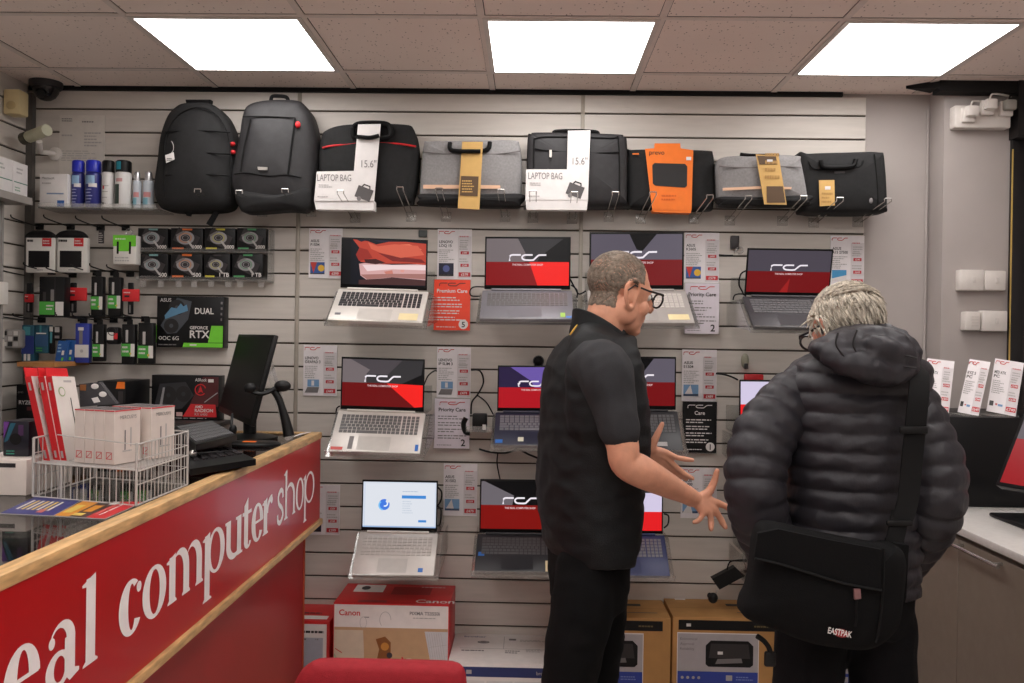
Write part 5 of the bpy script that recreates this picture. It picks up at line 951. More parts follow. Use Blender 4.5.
# ------------------------------------------------------------------ right-hand cabinet
XC=1.32; m_cab=mat('cabinet_taupe',(128,116,104),.5,noise=.05,nscale=30); m_top=mat('worktop_pale',(206,202,198),.35,noise=.05,nscale=60)
zt=PX(956,523.6,XC).z; zb_=PX(951,529.5,XC).z; ysm=PX(963,640,XC+.018).y
e=empty('base_cabinet','taupe base cabinet with steel bar handles along the right side','cabinet',(1.8,2.5,0))
mb=MB(); mb.box((XC+.019,1.2,.1),(X1-.005,3.56,zb_-.001),m_cab); mb.box((XC+.07,1.2,0),(X1-.005,3.56,.1),m_dk); mb.part('carcass',e)
ys=[1.2,ysm-1.0,ysm-.5,ysm,ysm+.5,3.56]
zh=PX(980,557.5,XC).z
for a,b in zip(ys[:-1],ys[1:]):
    if b-a<.05: continue
    mb=MB(); mb.box((XC,a+.0015,.1),(XC+.018,b-.0015,zb_-.018),m_cab,bevel=.001,seg=1); d=mb.part('door',e)
for p0,p1 in (((948,543.5),(998,566)),((921,532.5),(944,542.5))):
    q0=PX(*p0,XC-.03); q1=PX(*p1,XC-.03); z=(q0.z+q1.z)/2
    mb=MB(); mb.cyl((XC-.03,q0.y,z),(XC-.03,q1.y,z),.006,m_chrome,n=10)
    for t in (.12,.88): y=q0.y+(q1.y-q0.y)*t; mb.cyl((XC-.03,y,z),(XC+.001,y,z),.005,m_chrome,n=8)
    mb.part('bar_handle',e,'steel bar handle')
mb=MB(); mb.box((XC-.015,1.2,zb_),(X1-.003,3.57,zt),m_top,bevel=.004); mb.thing('worktop','pale worktop on the taupe cabinet','worktop')
# black plinth with three leaning cards
yp2=PZ(965,507,zt).y; a=PY(936,416.5,yp2); zpt=a.z
mb=MB(); mb.box((a.x,yp2,zt+.001),(2.05,yp2+.42,zpt),m_blk2,bevel=.003); mb.thing('display_plinth','black display plinth on the worktop under three leaning cards','plinth')
zq=Z(900,340,3.8)
for i,(q,l,ar) in enumerate((([(108,78),(222,80),(185,279),(80,272)],'leaning price card on the black plinth, nearest the padded jacket',('MED ATX','PC',('£399','£449','£599'),'icons')),([(270,80),(355,85),(300,281),(218,276)],'leaning price card on the black plinth, middle of three',('RYZ 5','PC',('£499','£549','£649'),'icons')),([(368,82),(465,84),(440,287),(328,284)],'leaning price card on the black plinth, at the right frame edge',('MED ATX','PC',('£599','£649','£749'),'icons')))):
    P=zq(q); TL=PY(*P[0],yp2+.14); BL=PY(*P[3],yp2+.07); BR=PY(*P[2],yp2+.04); BL.z=BR.z=zpt+.002; ux=BR-BL; uy=TL-BL; uy=(uy-ux.normalized()*uy.dot(ux.normalized())*.0)
    W=ux.length; H=uy.length; uxn=ux.normalized(); uyn=uy.normalized(); n=uxn.cross(uyn).normalized()
    # card sheared slightly by its lean: draw in an orthogonal frame
    uyo=n.cross(uxn).normalized(); lean=uy.dot(uxn); H2=uy.dot(uyo)
    e=empty('leaning_price_card',l,'price card',(BL+BR)/2,'price cards on the black plinth')
    mb=MB(); f=Fr(BL,uxn,uyo,.0007); facecard(mb,f,W,H2,*ar); base=MB(); base.prism([BL,BR,BR+uyo*H2,BL+uyo*H2],n*-.003,m_pap)
    base.v+=[]; k=len(base.v); 
    for v in mb.v: base.v.append(v)
    for fc,fm in zip(mb.f,mb.fm): base.f.append(tuple(i_+k for i_ in fc)); base.fm.append(base.mi(mb.mats[fm]))
    # lean sideways as one rigid turn about its lower edge corner
    ang=math.atan2(lean,H2); Rm=Matrix.Translation(BL)@Matrix.Rotation(-ang*.9,4,n)@Matrix.Translation(-BL)
    c0=(BL+BR)/2
    base.v=[tuple(Rm@Vector(v)) for v in base.v]; dz=min(v[2] for v in base.v)-(zpt+.001); base.v=[(v[0],v[1],v[2]-dz) for v in base.v]
    base.part('card',e)
    mb=MB(); mb.box((BL.x-.004,min(BL.y,BR.y)-.012,zpt+.0005),(BR.x+.004,BL.y+.05,zpt+.004),m_clr2); mb.part('stand',e)
# tilted monitor at the right edge
BL=PY(1000,482,2.6); TLd=PY(1035,392,2.66); hh=TLd-BL; ux=Vector((hh.y,-hh.x,0)).normalized(); uy=(TLd-BL).normalized(); uy=(uy-ux*uy.dot(ux)).normalized(); n=ux.cross(uy)
X=Matrix(((ux.x,uy.x,n.x,BL.x),(ux.y,uy.y,n.y,BL.y),(ux.z,uy.z,n.z,BL.z),(0,0,0,1)))
e=empty('monitor','tilted monitor with a grey and red screen at the right frame edge','monitor',Vector((BL.x+.2,BL.y-.1,zt)))
mb=MB(); mb.box((-.012,-.012,-.03),(.50,.31,0),m_blk2,X,bevel=.004); pn=mb.part('panel',e)
mb=MB(); f=Fr(BL,ux,uy,.0006); f.rect(mb,0,.0,.488,.145,E_((150,18,26)),1); f.rect(mb,0,.145,.488,.295,E_((92,84,90)),1); shop_logo(f,mb,.13,.155,.04,E_((236,228,236)),2,w=.22,st=.24); mb.part('screen',pn)
c=BL+ux*.245+uy*.1
mb=MB(); mb.tube([c-n*.03,c-n*.07+Vector((0,0,-.05)),Vector((c.x-n.x*.08,c.y-n.y*.08,zt+.012))],.02,m_blk2,10); mb.part('stand_neck',e)
p=PZ(1012,525,zt); mb=MB(); mb.box((p.x-.004,p.y-.1,zt+.0005),(p.x+.30,p.y+.13,zt+.014),m_blk2,bevel=.006); mb.part('stand_foot',e)
# ------------------------------------------------------------------ red sales counter
XS=PY(321,438.4,3.4).x; YE=3.40
zw0=PY(321,438.4,3.4).z; zw1=zw0+.0255; zt0=PX(125.7,683,XS).z
m_sign=mat('counter_red_gloss',(182,14,22),.3,coat=.15,noise=.03,nscale=4); m_base=mat('counter_red',(158,26,32),.38,noise=.05,nscale=6); m_oak=mat('oak_edge',(204,164,112),.45,noise=.3,nscale=14,stretch=(6,1,6)); m_let=mat('sign_letter',(250,244,242),.4)
e=empty('sales_counter','long red sales counter with white lettering and an oak edge, at the left','counter',((XS-.4),2.0,0))
YN=.35; XB=-1.62
mb=MB(); mb.box((XS-.02,YN,zt0),(XS,YE-.004,zw0),m_sign); sp=mb.part('sign_panel',e)
mb=MB(); mb.box((XS-.035,YN,zw0),(XS+.004,YE,zw1),m_oak,bevel=.003); mb.box((XB,YE-.04,zw0),(XS-.035,YE,zw1),m_oak,bevel=.003); mb.part('oak_top_edge',e,'oak top edge')
mb=MB(); mb.box((XS-.05,YN,zt0-.022),(XS+.012,YE,zt0),m_oak,bevel=.003); mb.part('oak_lower_trim',e,'oak trim under the sign')
xr_=PY(303.5,600,YE-.05).x
mb=MB(); mb.box((xr_-.02,YN,0),(xr_,YE-.06,zt0-.022),m_base); mb.part('kick_panel',e)
mb=MB(); mb.box((xr_-.02,YE-.06,0),(xr_+.003,YE-.045,zt0-.022),mat('orange_edge',(170,74,40),.5)); mb.part('panel_edging',e,'orange-brown edging')
mb=MB(); mb.box((XB,YE-.06,0),(xr_-.02,YE-.045,zw0),m_base); mb.part('end_panel',e)
m_shelf=mat('showcase_shelf',(128,120,112),.6)
mb=MB(); mb.box((XB,YN,zw0-.16),(XS-.022,YE-.06,zw0-.15),m_shelf); mb.box((XB,YN,.05),(XB+.02,YE-.06,zw0),m_dk); mb.part('showcase_shelf',e)
ZT=zw1-.004
m_glass=clear('counter_glass',(.72,.74,.73),.5,.03)
mb=MB(); mb.box((XB,YN,ZT-.008),(XS-.036,YE-.041,ZT),m_glass); mb.part('glass_top',e,'glass counter top')
mb=MB(); mb.box((XS-.0385,YN,ZT-.009),(XS-.0355,YE-.041,ZT+.0012),m_dk); mb.part('glass_seal',e)
# lettering: hand drawn serif letters
fs=Fr((XS,0,0),(0,1,0),(0,0,1),.0009)
ZB=(PX(90,664.5,XS).z+PX(127.3,634.8,XS).z)/2; XH=PX(133.7,577.5,XS).z-ZB
def yy(px):
    py=338+(531-px)/1.53; return PX(px,py,XS).y
def glyph(mb,ch,a,b,bold=True):
    W=b-a; s=XH; sw=(.31 if bold else .19)*s; th=(.085 if bold else .06)*s; sf=.05*s; z=lambda v:ZB+v*s
    f=fs; R=lambda x0,v0,x1,v1:f.rect(mb,x0,z(v0),x1,z(v1),m_let)
    def foot(x,e1=.09,e2=.09,v=0): f.poly(mb,[(x-e1*s,z(v)),(x+sw+e2*s,z(v)),(x+sw+e2*s,z(v)+sf*.7),(x+sw,z(v)+sf*1.7),(x,z(v)+sf*1.7),(x-e1*s,z(v)+sf*.7)],m_let)
    def flag(x,v): f.poly(mb,[(x-.13*s,z(v)-.13*s),(x+.02*s,z(v)-.15*s),(x+sw,z(v)-.06*s),(x+sw,z(v)+.03*s),(x-.13*s,z(v)-.09*s)],m_let)
    def arch(x0,x1):
        c=(x0+x1)/2; f.ring(mb,c,z(.58),(x1-x0)/2,(x1-x0-sw*1.02)/2,m_let,n=16,ry=.45*s,riy=.34*s,a0=0,a1=PI,ox=-sw*.5); R(x1-sw,0,x1,.585)
    if ch=='l': x=a+(W-sw)*.45; R(x,0,x+sw,1.44); flag(x,1.46); foot(x)
    elif ch=='h': x=a+.09*s; R(x,0,x+sw,1.44); flag(x,1.46); foot(x); arch(x+sw*.4,b-.07*s); foot(b-.07*s-sw,.07,.07)
    elif ch=='m':
        x=a+.09*s; R(x,0,x+sw,.95); flag(x,.97); foot(x,.07,.07); m=x+(b-.07*s-x)*.5+sw*.5; arch(x+sw*.4,m); foot(m-sw,.06,.06); arch(m-sw*.6,b-.07*s); foot(b-.07*s-sw,.06,.07)
    elif ch=='r': x=a+.08*s; R(x,0,x+sw,.95); flag(x,.97); foot(x); f.ring(mb,b-.1*s,z(.55),b-.1*s-x-sw*.8,(b-.1*s-x-sw)*.8,m_let,n=8,ry=.46*s,riy=.3*s,a0=PI*.45,a1=PI); f.disc(mb,b-.09*s,z(.86),.105*s,m_let)
    elif ch=='p':
        x=a+.09*s; R(x,-.52,x+sw,.95); flag(x,.97); foot(x,.09,.12,-.54); c=(x+sw*.5+b)/2; rx=(b-x-sw*.5)/2; f.ring(mb,c,z(.49),rx,rx-sw*.8,m_let,ry=.52*s,riy=.44*s,ox=-sw*.15)
    elif ch=='u':
        x=a+.08*s; R(x,.3,x+sw,.97); f.rect(mb,a,z(.9),x+sw,z(.97),m_let); x1=b-.08*s; R(x1-sw,.0,x1,.97); f.rect(mb,x1-sw-.1*s,z(.9),x1,z(.97),m_let); f.rect(mb,x1-sw,z(0),b+.02*s,z(.06),m_let)
        c=(x+x1)/2; f.ring(mb,c-.0*s,z(.36),(x1-x)/2,(x1-x-sw*1.3)/2,m_let,n=14,ry=.38*s,riy=.25*s,a0=PI,a1=2*PI,ox=sw*.3)
    elif ch=='o': f.ring(mb,(a+b)/2,z(.485),W/2,W/2-sw,m_let,ry=.515*s,riy=.435*s)
    elif ch=='c': f.ring(mb,(a+b)/2+.05*s,z(.485),W/2+.04*s,W/2-sw*.95,m_let,ry=.515*s,riy=.425*s,a0=.95,a1=2*PI-.62,ox=.03*s); f.disc(mb,b-.06*s,z(.78),.10*s,m_let)
    elif ch=='e': f.ring(mb,(a+b)/2+.02*s,z(.485),W/2,W/2-sw,m_let,ry=.515*s,riy=.43*s,a0=.0,a1=2*PI-.6,ox=.02*s); f.rect(mb,a+sw*.8,z(.47),b-.002,z(.47)+th*.8,m_let)
    elif ch=='a':
        x=b-.1*s-sw; R(x,.1,x+sw,.7); f.ring(mb,(a+.1*s+x+sw)/2,z(.66),(x+sw-a-.1*s)/2,(x-a-.08*s)/2,m_let,n=14,ry=.34*s,riy=.25*s,a0=0,a1=PI*.86,ox=-sw*.35); f.disc(mb,a+.17*s,z(.73),.09*s,m_let)
        f.ring(mb,(a+x+sw*.6)/2,z(.27),(x+sw*.6-a)/2,(x-a-sw*.7)/2,m_let,ry=.29*s,riy=.2*s,ox=sw*.1); f.poly(mb,[(x,z(.12)),(x+sw*.5,z(-.02)),(b+.03*s,z(.04)),(b+.03*s,z(.1)),(x+sw,z(.14))],m_let)
    elif ch=='t': x=a+.12*s; f.poly(mb,[(x,z(.15)),(x+sw,z(.12)),(x+sw,z(1.3)),(x,z(1.12))],m_let); f.rect(mb,a,z(.87),b,z(.96),m_let); f.ring(mb,(x+b)/2,z(.2),(b-x)/2,max((b-x)/2-sw*.75,.002),m_let,n=10,ry=.22*s,riy=.13*s,a0=PI,a1=2*PI-.3,ox=sw*.2)
    elif ch=='s':
        P=[Vector(p) for p in ((a+W*.86,z(.72),0),(a+W*.8,z(.9),0),(a+W*.5,z(.965),0),(a+W*.18,z(.82),0),(a+W*.28,z(.6),0),(a+W*.7,z(.42),0),(a+W*.86,z(.2),0),(a+W*.5,z(.03),0),(a+W*.16,z(.1),0),(a+W*.1,z(.3),0))]
        f.ribbon(mb,[(p.x,p.y) for p in spline(P,5)],sw*.75,m_let)
mb=MB()
for ch,a,b in (('r',-48,-4),('e',1.5,39),('a',45,78),('l',79,102)): glyph(mb,ch,yy(a),yy(b),True)
mb.part('lettering',sp,'white serif lettering')
mb=MB()
for ch,a,b in (('c',118,140),('o',142,166),('m',167,202.8),('p',203,224.5),('u',224.8,242),('t',242.2,251.2),('e',251,262.8),('r',262.6,272.2)): glyph(mb,ch,yy(a),yy(b),True)
mb.part('lettering',sp,'white serif lettering')
mb=MB()
for ch,a,b in (('s',276.7,283.6),('h',284,295.2),('o',295.6,303.6),('p',303.4,314.2)): glyph(mb,ch,yy(a),yy(b),False)
mb.part('lettering',sp,'white serif lettering')
# ------------------------------------------------------------------ on the counter
# wire basket
m_wire=mat('white_wire',(190,186,182),.4)
A=PZ(136,507,ZT); B=PZ(187,486,ZT); C_=PZ(33,497.5,ZT); A.z=B.z=C_.z=ZT+.003; Dk=C_+(B-A); HB=.135
e=empty('wire_basket','white wire basket of white boxes and slim red boxes on the glass counter','basket',(A+B+C_+Dk)/4)
UP=Vector((0,0,1))
HN=.078
mb=MB()
for z in (0,.045,.1,HB): mb.tube([p+UP*z for p in (A,B,Dk,C_)],.0022 if z in(0,HB) else .0014,m_wire,6)
for z in (0,HN): mb.tube([A+UP*z,C_+UP*z],.002,m_wire,6)
mb.tube([A+UP*HB,A.lerp(C_,.75)+UP*(HB+.012)-(B-A)*.02],.0014,m_wire,6)
for p in (A,B,Dk): mb.tube([p,p+UP*(HB+.004)],.003,m_wire,6)
for p in (C_,A.lerp(C_,.72)): mb.tube([p,p+UP*(HN if p is not C_ else HB)],.003,m_wire,6)
mb.part('frame',e)
mb=MB()
for P,Q,n,h_ in ((A,B,15,HB),(A,C_,16,HN),(C_,Dk,15,HB),(Dk,B,14,HB)):
    for k in range(1,n): p=P.lerp(Q,k/n); mb.tube([p,p+UP*h_],.0012,m_wire,5)
mb.part('wire_side',e)
mb=MB()
for k in range(1,16): p=A.lerp(B,k/16)+UP*.077; mb.tube([p,p+(C_-A)],.0016,m_wire,5)
for k in range(0,5): p=A.lerp(C_,k/4)+UP*.075; mb.tube([p,p+(B-A)],.002,m_wire,5)
mb.part('wire_floor',e)
# white boxes in two rows
ZF=ZT+.083; rx=(A-C_); rx.z=0; rx=rx.normalized(); ry=(B-A); ry.z=0; ry=ry.normalized()
# keep the box axes square
ry=Vector((-rx.y,rx.x,0))
m_top2=mat('box_top_dark',(70,62,64),.5); m_bw=mat('box_white',(218,206,198),.5); m_rr=mat('box_red_line',(206,60,70),.5)
bw,bd,bh=.0288,.082,.124
def wbox(o,label):
    mb=MB(); X=Matrix(((rx.x,ry.x,0,o.x),(rx.y,ry.y,0,o.y),(0,0,1,o.z),(0,0,0,1)))
    mb.box((0.0004,0,0),(bw-.0004,bd,bh),m_bw,X,bevel=.0006,seg=1); f=Fr(o,rx,UP,.0006)
    f.frame(mb,bw*.22,.012,bw*.78,.012+bw*.56,.0016,m_rr); f.ribbon(mb,[(bw*.28,.014),(bw*.72,.010+bw*.54)],.0016,m_rr); f.rect(mb,.0006,bh-.003,bw-.0006,bh,m_rr)
    g=Fr(o+rx*(bw-.0002),ry,UP,.0006); g.text(mb,'MERCUSYS',bd*.2,bh*.83,.0085,m_grey,2,maxw=bd*.62); g.ribbon(mb,[(bd*.4,bh*.25),(bd*.4,bh*.62)],.004,m_grey); g.ribbon(mb,[(bd*.62,bh*.3),(bd*.62,bh*.66)],.004,m_lgrey); g.lines(mb,bd*.3,bh*.2,bd*.8,bh*.26,1,m_lgrey); g.rect(mb,0,bh-.003,bd,bh,m_rr)
    h=Fr(o+UP*bh,rx,ry,.0006); h.rect(mb,.002,.004,bw-.002,bd-.004,m_top2); h.ribbon(mb,[(bw*.3,bd*.1),(bw*.7,bd*.9)],.004,m_lgrey,2)
    mb.thing('adapter_box',label,'box','white boxes in the wire basket')
O=PY(74,468,1.985); O.z=ZF
nm=['leftmost','second','third','rightmost']
for k in range(4): wbox(O+rx*(bw*k*1.0),'white red-squared box, %s of the front row in the basket'%nm[k])
O2=O+ry*(bd+.022)+rx*.012
for k in range(4): wbox(O2+rx*(bw*k),'white red-squared box, %s of the back row in the basket'%nm[k])
# three slim red and white boxes leaning
m_slimr=mat('slim_red',(206,28,36),.4); m_slimw=mat('slim_white',(224,216,210),.45)
for k,(o,t) in enumerate((((46,463.6),(26.3,376.7)),((55.9,462.8),(39.5,376.7)),((62.4,463.3),(47,376.7)))):
    y=2.03; O=PY(o[0]-1.5,o[1],y); T=PY(t[0]-1.5,t[1],y); u=T-O; s_=PY(o[0]+4.9,o[1]-.4,y-.004)-O; fd=PY(o[0]+6.4+22,o[1]-3,y+.075)-PY(o[0]+6.4,o[1]-.4,y-.004)
    e=empty('cable_box','slim red and white leaning box, %s of three'%('leftmost','middle','rightmost')[k],'box',O,'slim red and white boxes')
    mb=MB(); P=[O,O+s_,O+s_+fd,O+fd]; mb.prism([p for p in P],u,m_slimw); f=Fr(O,s_,u,.0006); W=s_.length; H=u.length
    un=u.normalized(); sn=s_.normalized()
    mb.add([O+sn*a+un*b-Vector((0,.0008,0)) for a,b in ((0,0),(W,0),(W,H),(0,H))],[(0,1,2,3)],m_slimr)
    mb.add([O-sn*.0006,O+fd-sn*.0006,O+fd+u-sn*.0006,O+u-sn*.0006],[(0,1,2,3)],m_slimr)
    fn=fd.normalized(); n=fn.cross(un).normalized(); o2=O+s_+n*.0008
    q=lambda a,b:o2+fn*a+un*b; Wf=fd.length
    cx,cz=Wf*.3,H*.82
    mb.add([q(cx+.012*math.cos(t_),cz+.012*math.sin(t_)) for t_ in [2*PI*i/16 for i in range(16)]],[tuple(range(16))],mat('print_olive_green',(150,170,120),.5))
    mb.add([q(cx+.009*math.cos(t_),cz+.009*math.sin(t_))+n*.0006 for t_ in [2*PI*i/16 for i in range(16)]],[tuple(range(16))],m_slimw)
    mb.add([q(Wf*.62,H*.25),q(Wf*.66,H*.25),q(Wf*.66,H*.75),q(Wf*.62,H*.75)],[(0,1,2,3)],m_blkp); mb.add([q(Wf*.45,H*.93),q(Wf*.8,H*.93),q(Wf*.8,H*.955),q(Wf*.45,H*.955)],[(0,1,2,3)],m_lgrey)
    for b0,b1 in ((.84,.93),(.06,.14)): mb.add([O+sn*a+un*b-Vector((0,.0014,0)) for a,b in ((W*.3,H*b0),(W*.65,H*b0),(W*.65,H*b1),(W*.3,H*b1))],[(0,1,2,3)],m_lgrey)
    mb.part('body',e)
    mb=MB(); m0=O+u+fd*.02; mb.prism([m0,m0+fd*.95,m0+fd*.95+u*.105,m0+u*.105],s_*.15,m_slimr); mb.part('hang_header',e)
# disc wallets behind
P=pp([(80,407),(79,384),(99,382),(116,404)],2.16)
mb=MB(); mb.prism(P,(0,.018,0),mat('wallet_dark',(62,62,66),.25)); f=Fr(P[0],(1,0,0),(0,0,1),.001)
zz3=Z(0,360,5.692)
for q,m in (((540,150),m_card),((585,195),m_card)): c=PY(*zz3([q])[0],2.158); mb.ell(c,(.010,.001,.007),m,12,6)
mb.prism(pp(zz3([(520,218),(555,210),(570,238),(535,245)]),2.159),(0,.001,0),m_card); mb.prism(pp(zz3([(455,140),(490,140),(488,175),(456,172)]),2.159),(0,.001,0),mat('photo_amber',(140,86,40),.5))
mb.thing('disc_wallet','dark shiny packet with white stickers behind the slim boxes','packet')
# white carton and dark gaming box at the far left
c0=PZ(-45,499,ZT); c1=PZ(26,496,ZT); z1=PY(20,460,c1.y).z
mb=MB(); mb.box((c0.x,c1.y,ZT+.001),(c1.x,c1.y+.2,z1),m_bw,bevel=.001); f=Fr((c1.x-.2,c1.y,ZT)); f.rect(mb,.02,z1-ZT-.018,.175,z1-ZT-.008,m_dk); f.disc(mb,.06,.04,.003,mat('dot_yellow',(206,170,60),.5)); mb.thing('white_carton','plain white carton on the glass counter at the left frame edge','box')
yb2=c1.y+.05; a=PY(2.6,459,yb2); b=PY(29,421.5,yb2)
mb=MB(); mb.box((a.x,yb2,z1+.001),(b.x,yb2+.08,b.z),mat('box_midnight',(22,22,34),.35),bevel=.003); f=Fr((a.x,yb2,z1)); W=b.x-a.x; H=b.z-z1; f.poly(mb,[(0.002,H*.5),(W*.25,H*.98),(.002,H*.98)],mat('glow_violet',(110,60,140),.4)); f.poly(mb,[(W*.05,H*.4),(W*.2,H*.45),(W*.5,H*.95),(W*.3,H*.95)],mat('glow_teal',(36,90,110),.4)); f.disc(mb,W*.5,H*.5,W*.22,m_bk,2); f.lines(mb,W*.15,H*.05,W*.55,H*.2,2,mat('print_tealline',(60,150,130),.5)); f.rect(mb,W*.6,H*.6,W*.8,H*.9,mat('glow_plum',(70,40,80),.4)); mb.thing('headset_box','dark box with violet and teal print standing on the plain white carton','box')
# two leaflets
zf=Z(0,470,6.206)
def leaflet(q,label,cols_):
    P=[PZ(*p,ZT+.0025) for p in zf(q)]; 
    for p in P: p.z=ZT+.0008
    mb=MB(); mb.prism([p for p in P],(0,0,.0014),mat('leaflet_paper',(206,200,196),.4)); a,b,c,d=[p+UP*.0020 for p in P]
    Q=lambda u,v,l=0:(a.lerp(b,u)).lerp(d.lerp(c,u),v)+UP*(.0005*l)
    for m,u0,v0,u1,v1,l in cols_: mb.add([Q(u0,v0,l),Q(u1,v0,l),Q(u1,v1,l),Q(u0,v1,l)],[(0,1,2,3)],m)
    mb.thing('leaflet',label,'leaflet')
lb=mat('leaf_blue',(46,52,120),.35); ly=mat('leaf_yellow',(222,190,90),.35); lo=mat('leaf_orange',(214,140,40),.35); lr=mat('leaf_red',(196,36,40),.35); ld_=mat('leaf_dark',(66,44,40),.35); lw=mat('leaf_white',(220,214,210),.35); lp_=mat('leaf_pink',(206,110,100),.35)
leaflet([(0,268),(330,283),(500,190),(215,168)],'dark blue leaflet with pale stripes on the glass counter',[(lb,0,0,1,1,0)]+[(ly if k%2 else lw,.12+.1*k,.25,.17+.1*k,.8,1) for k in range(7)]+[(lp_,.6,.1,.72,.3,2)])
leaflet([(335,283),(650,302),(890,198),(515,193)],'orange and red leaflet on the glass counter in front of the wire basket',[(lo,0,0,.3,1,0),(ld_,.3,0,.62,1,0),(lr,.62,0,1,1,0),(ly,.05,.2,.2,.7,1),(lo,.36,.3,.52,.7,1),(lp_,.66,.2,.7,.9,1),(lw,.76,.15,.79,.85,1),(lw,.55,.75,.66,.95,2),(ly,.3,.05,.5,.2,2)])
# monitor, keyboards, scanner
BL=PY(218,411,3.55); BR=PZ(250,426,BL.z); TL=PY(238,334,3.60); TLo=TL-BL; ux=(BR-BL).normalized(); uy=(TLo-ux*0).normalized(); W=(BR-BL).length; H=TLo.length; n=ux.cross(uy).normalized()
uy=n.cross(ux).normalized(); 
X=Matrix(((ux.x,uy.x,n.x,BL.x),(ux.y,uy.y,n.y,BL.y),(ux.z,uy.z,n.z,BL.z),(0,0,0,1)))
lean=TLo.dot(ux)/TLo.dot(uy)
Hh=TLo.dot(uy)
Sh=Matrix(((1,lean,0,0),(0,1,0,0),(0,0,1,0),(0,0,0,1)))
e=empty('monitor','black switched-off monitor tilted on the counter beside the scanner','monitor',PZ(258,434,ZT))
mb=MB(); mb.box((0,0,-.018),(W,Hh,0),m_bk,X,bevel=.004); mb.box((W*.2,Hh*.15,-.04),(W*.8,Hh*.8,-.018),m_bk,X,bevel=.012); pn=mb.part('panel',e)
mb=MB(); mb.box((.012,.022,.0002),(W-.012,Hh-.012,.0012),mat('screen_off',(12,12,13),.5,spec=.3),X); mb.part('screen',pn)
c=BL+ux*W*.72+uy*.03-n*.03; bz=PZ(252,434,ZT)
mb=MB(); mb.tube([c,Vector((c.x,c.y,ZT+.03)),Vector((c.x,c.y,ZT+.012))],.024,m_bk,12); mb.part('neck',e)
mb=MB(); mb.lathe((c.x,c.y,ZT+.001),[(.10,0),(.10,.008),(.06,.016),(.03,.02)],m_bk); mb.part('foot',e)
mb=MB(); p=PY(233,430,3.0); mb.ell(p,(.014,.014,.02),m_bk,10,8); mb.tube(spline([p,p+Vector((-.005,0,.02)),p+Vector((-.02,.05,.05))],4),.005,m_bk,6); mb.part('cable',e)
e=empty('barcode_scanner_stand','black barcode scanner stand with an orange label at the counter end','scanner stand',PZ(266,438,ZT))
ys=2.99; xa_=PZ(238,440,ZT).x; xb_=PZ(294,440,ZT).x; cxs=(xa_+xb_)/2
mb=MB(); mb.lathe((cxs,ys,ZT+.001),[(.098,0),(.098,.006),(.085,.012),(.05,.014)],m_bk,n=28); 
mb.v=[(cxs+(v[0]-cxs)*1.0,ys+(v[1]-ys)*.62,v[2]) for v in mb.v]; bs=mb.part('base',e)
mb=MB(); p=PY(248,440,ys-.05); mb.box((p.x-.025,ys-.035,ZT+.0125),(p.x+.02,ys-.012,ZT+.0165),m_or,bevel=.001); mb.part('label',bs,'orange label')
mb=MB(); pts=pp([(289,436),(286.5,424),(283,411),(279,399),(274,391)],ys); mb.tube(spline(pts,5),[.02-.008*min(1,i/12) for i in range(21)],m_bk,10); mb.part('gooseneck',e)
mb=MB(); mb.tube(spline([PY(247,389,ys-.05),PY(254,392.5,ys-.05),PY(262,394,ys-.05),PY(270,391,ys-.02),PY(276,389,ys),PY(284,388,ys)],5),[.016,.016,.012,.010,.009,.008,.009]+[.009]*6+[.010]*5+[.012,.013,.014,.015,.015,.015,.016,.016],m_bk,10,flat=.8); mb.ell(PY(282.5,386,ys),(.03,.022,.02),m_bk,14,10); mb.ell(PY(250,388,ys-.05),(.022,.02,.018),m_bk,12,8); mb.part('cradle',e)
def slabq(P,t,m,mb): mb.prism(P,(0,0,-t),m)
def keybd(px,z,name,label,keys=True):
    P=[PZ(*p,z) for p in px]; mb=MB(); slabq(P,.018,m_bk,mb)
    e=empty(name,label,'keyboard',(P[0]+P[1]+P[2]+P[3])/4-Vector((0,0,.018))); mb.part('case',e)
    mb=MB(); a,b,c,d=P; Q=lambda u,v:(a.lerp(b,u)).lerp(d.lerp(c,u),v)
    for r in range(6):
        for k in range(18):
            if keys or (k%3 and r>1):
                u0,v0=.04+k*.0515,.08+r*.145; qs=[Q(u0,v0),Q(u0+.042,v0),Q(u0+.042,v0+.12),Q(u0,v0+.12)]; mb.prism([q+UP*.004 for q in qs],(0,0,-.004),mat('keys_black',(74,74,78),.5) if keys else m_dk)
    mb.part('keys',e); return P
keybd([(196,444.5),(237,435),(211,420.5),(174,426.5)],ZT+.072,'keyboard','black keyboard raised beside the monitor')
P=keybd([(190,469),(256,459),(226,446),(186,452)],ZT+.03,'keyboard','black flat keyboard at the counter edge under the raised one',False)
a=PZ(190,450,ZT+.05); mb=MB(); q=[PZ(*p,ZT+.05) for p in ((196,447),(232,439),(211,427),(180,432))]; mb.prism(q,(0,0,-.047),m_blk2); mb.prism([PZ(*p,ZT+.053) for p in ((200,446),(228,440),(212,430),(186,435))],(0,0,-.003),m_dk); mb.thing('card_terminal_stand','low black unit under the raised keyboard','stand')
mb=MB(); p=PZ(193,458,ZT+.031); mb.ell(p+UP*.012,(.012,.016,.012),m_chrome,10,8); mb.tube(spline([p+UP*.012,PZ(215,452,ZT+.045),PZ(232,451,ZT+.04)],5),.0025,m_bk,6); mb.thing('pen_clip','small chrome clip with a thin lead on the flat keyboard','clip')
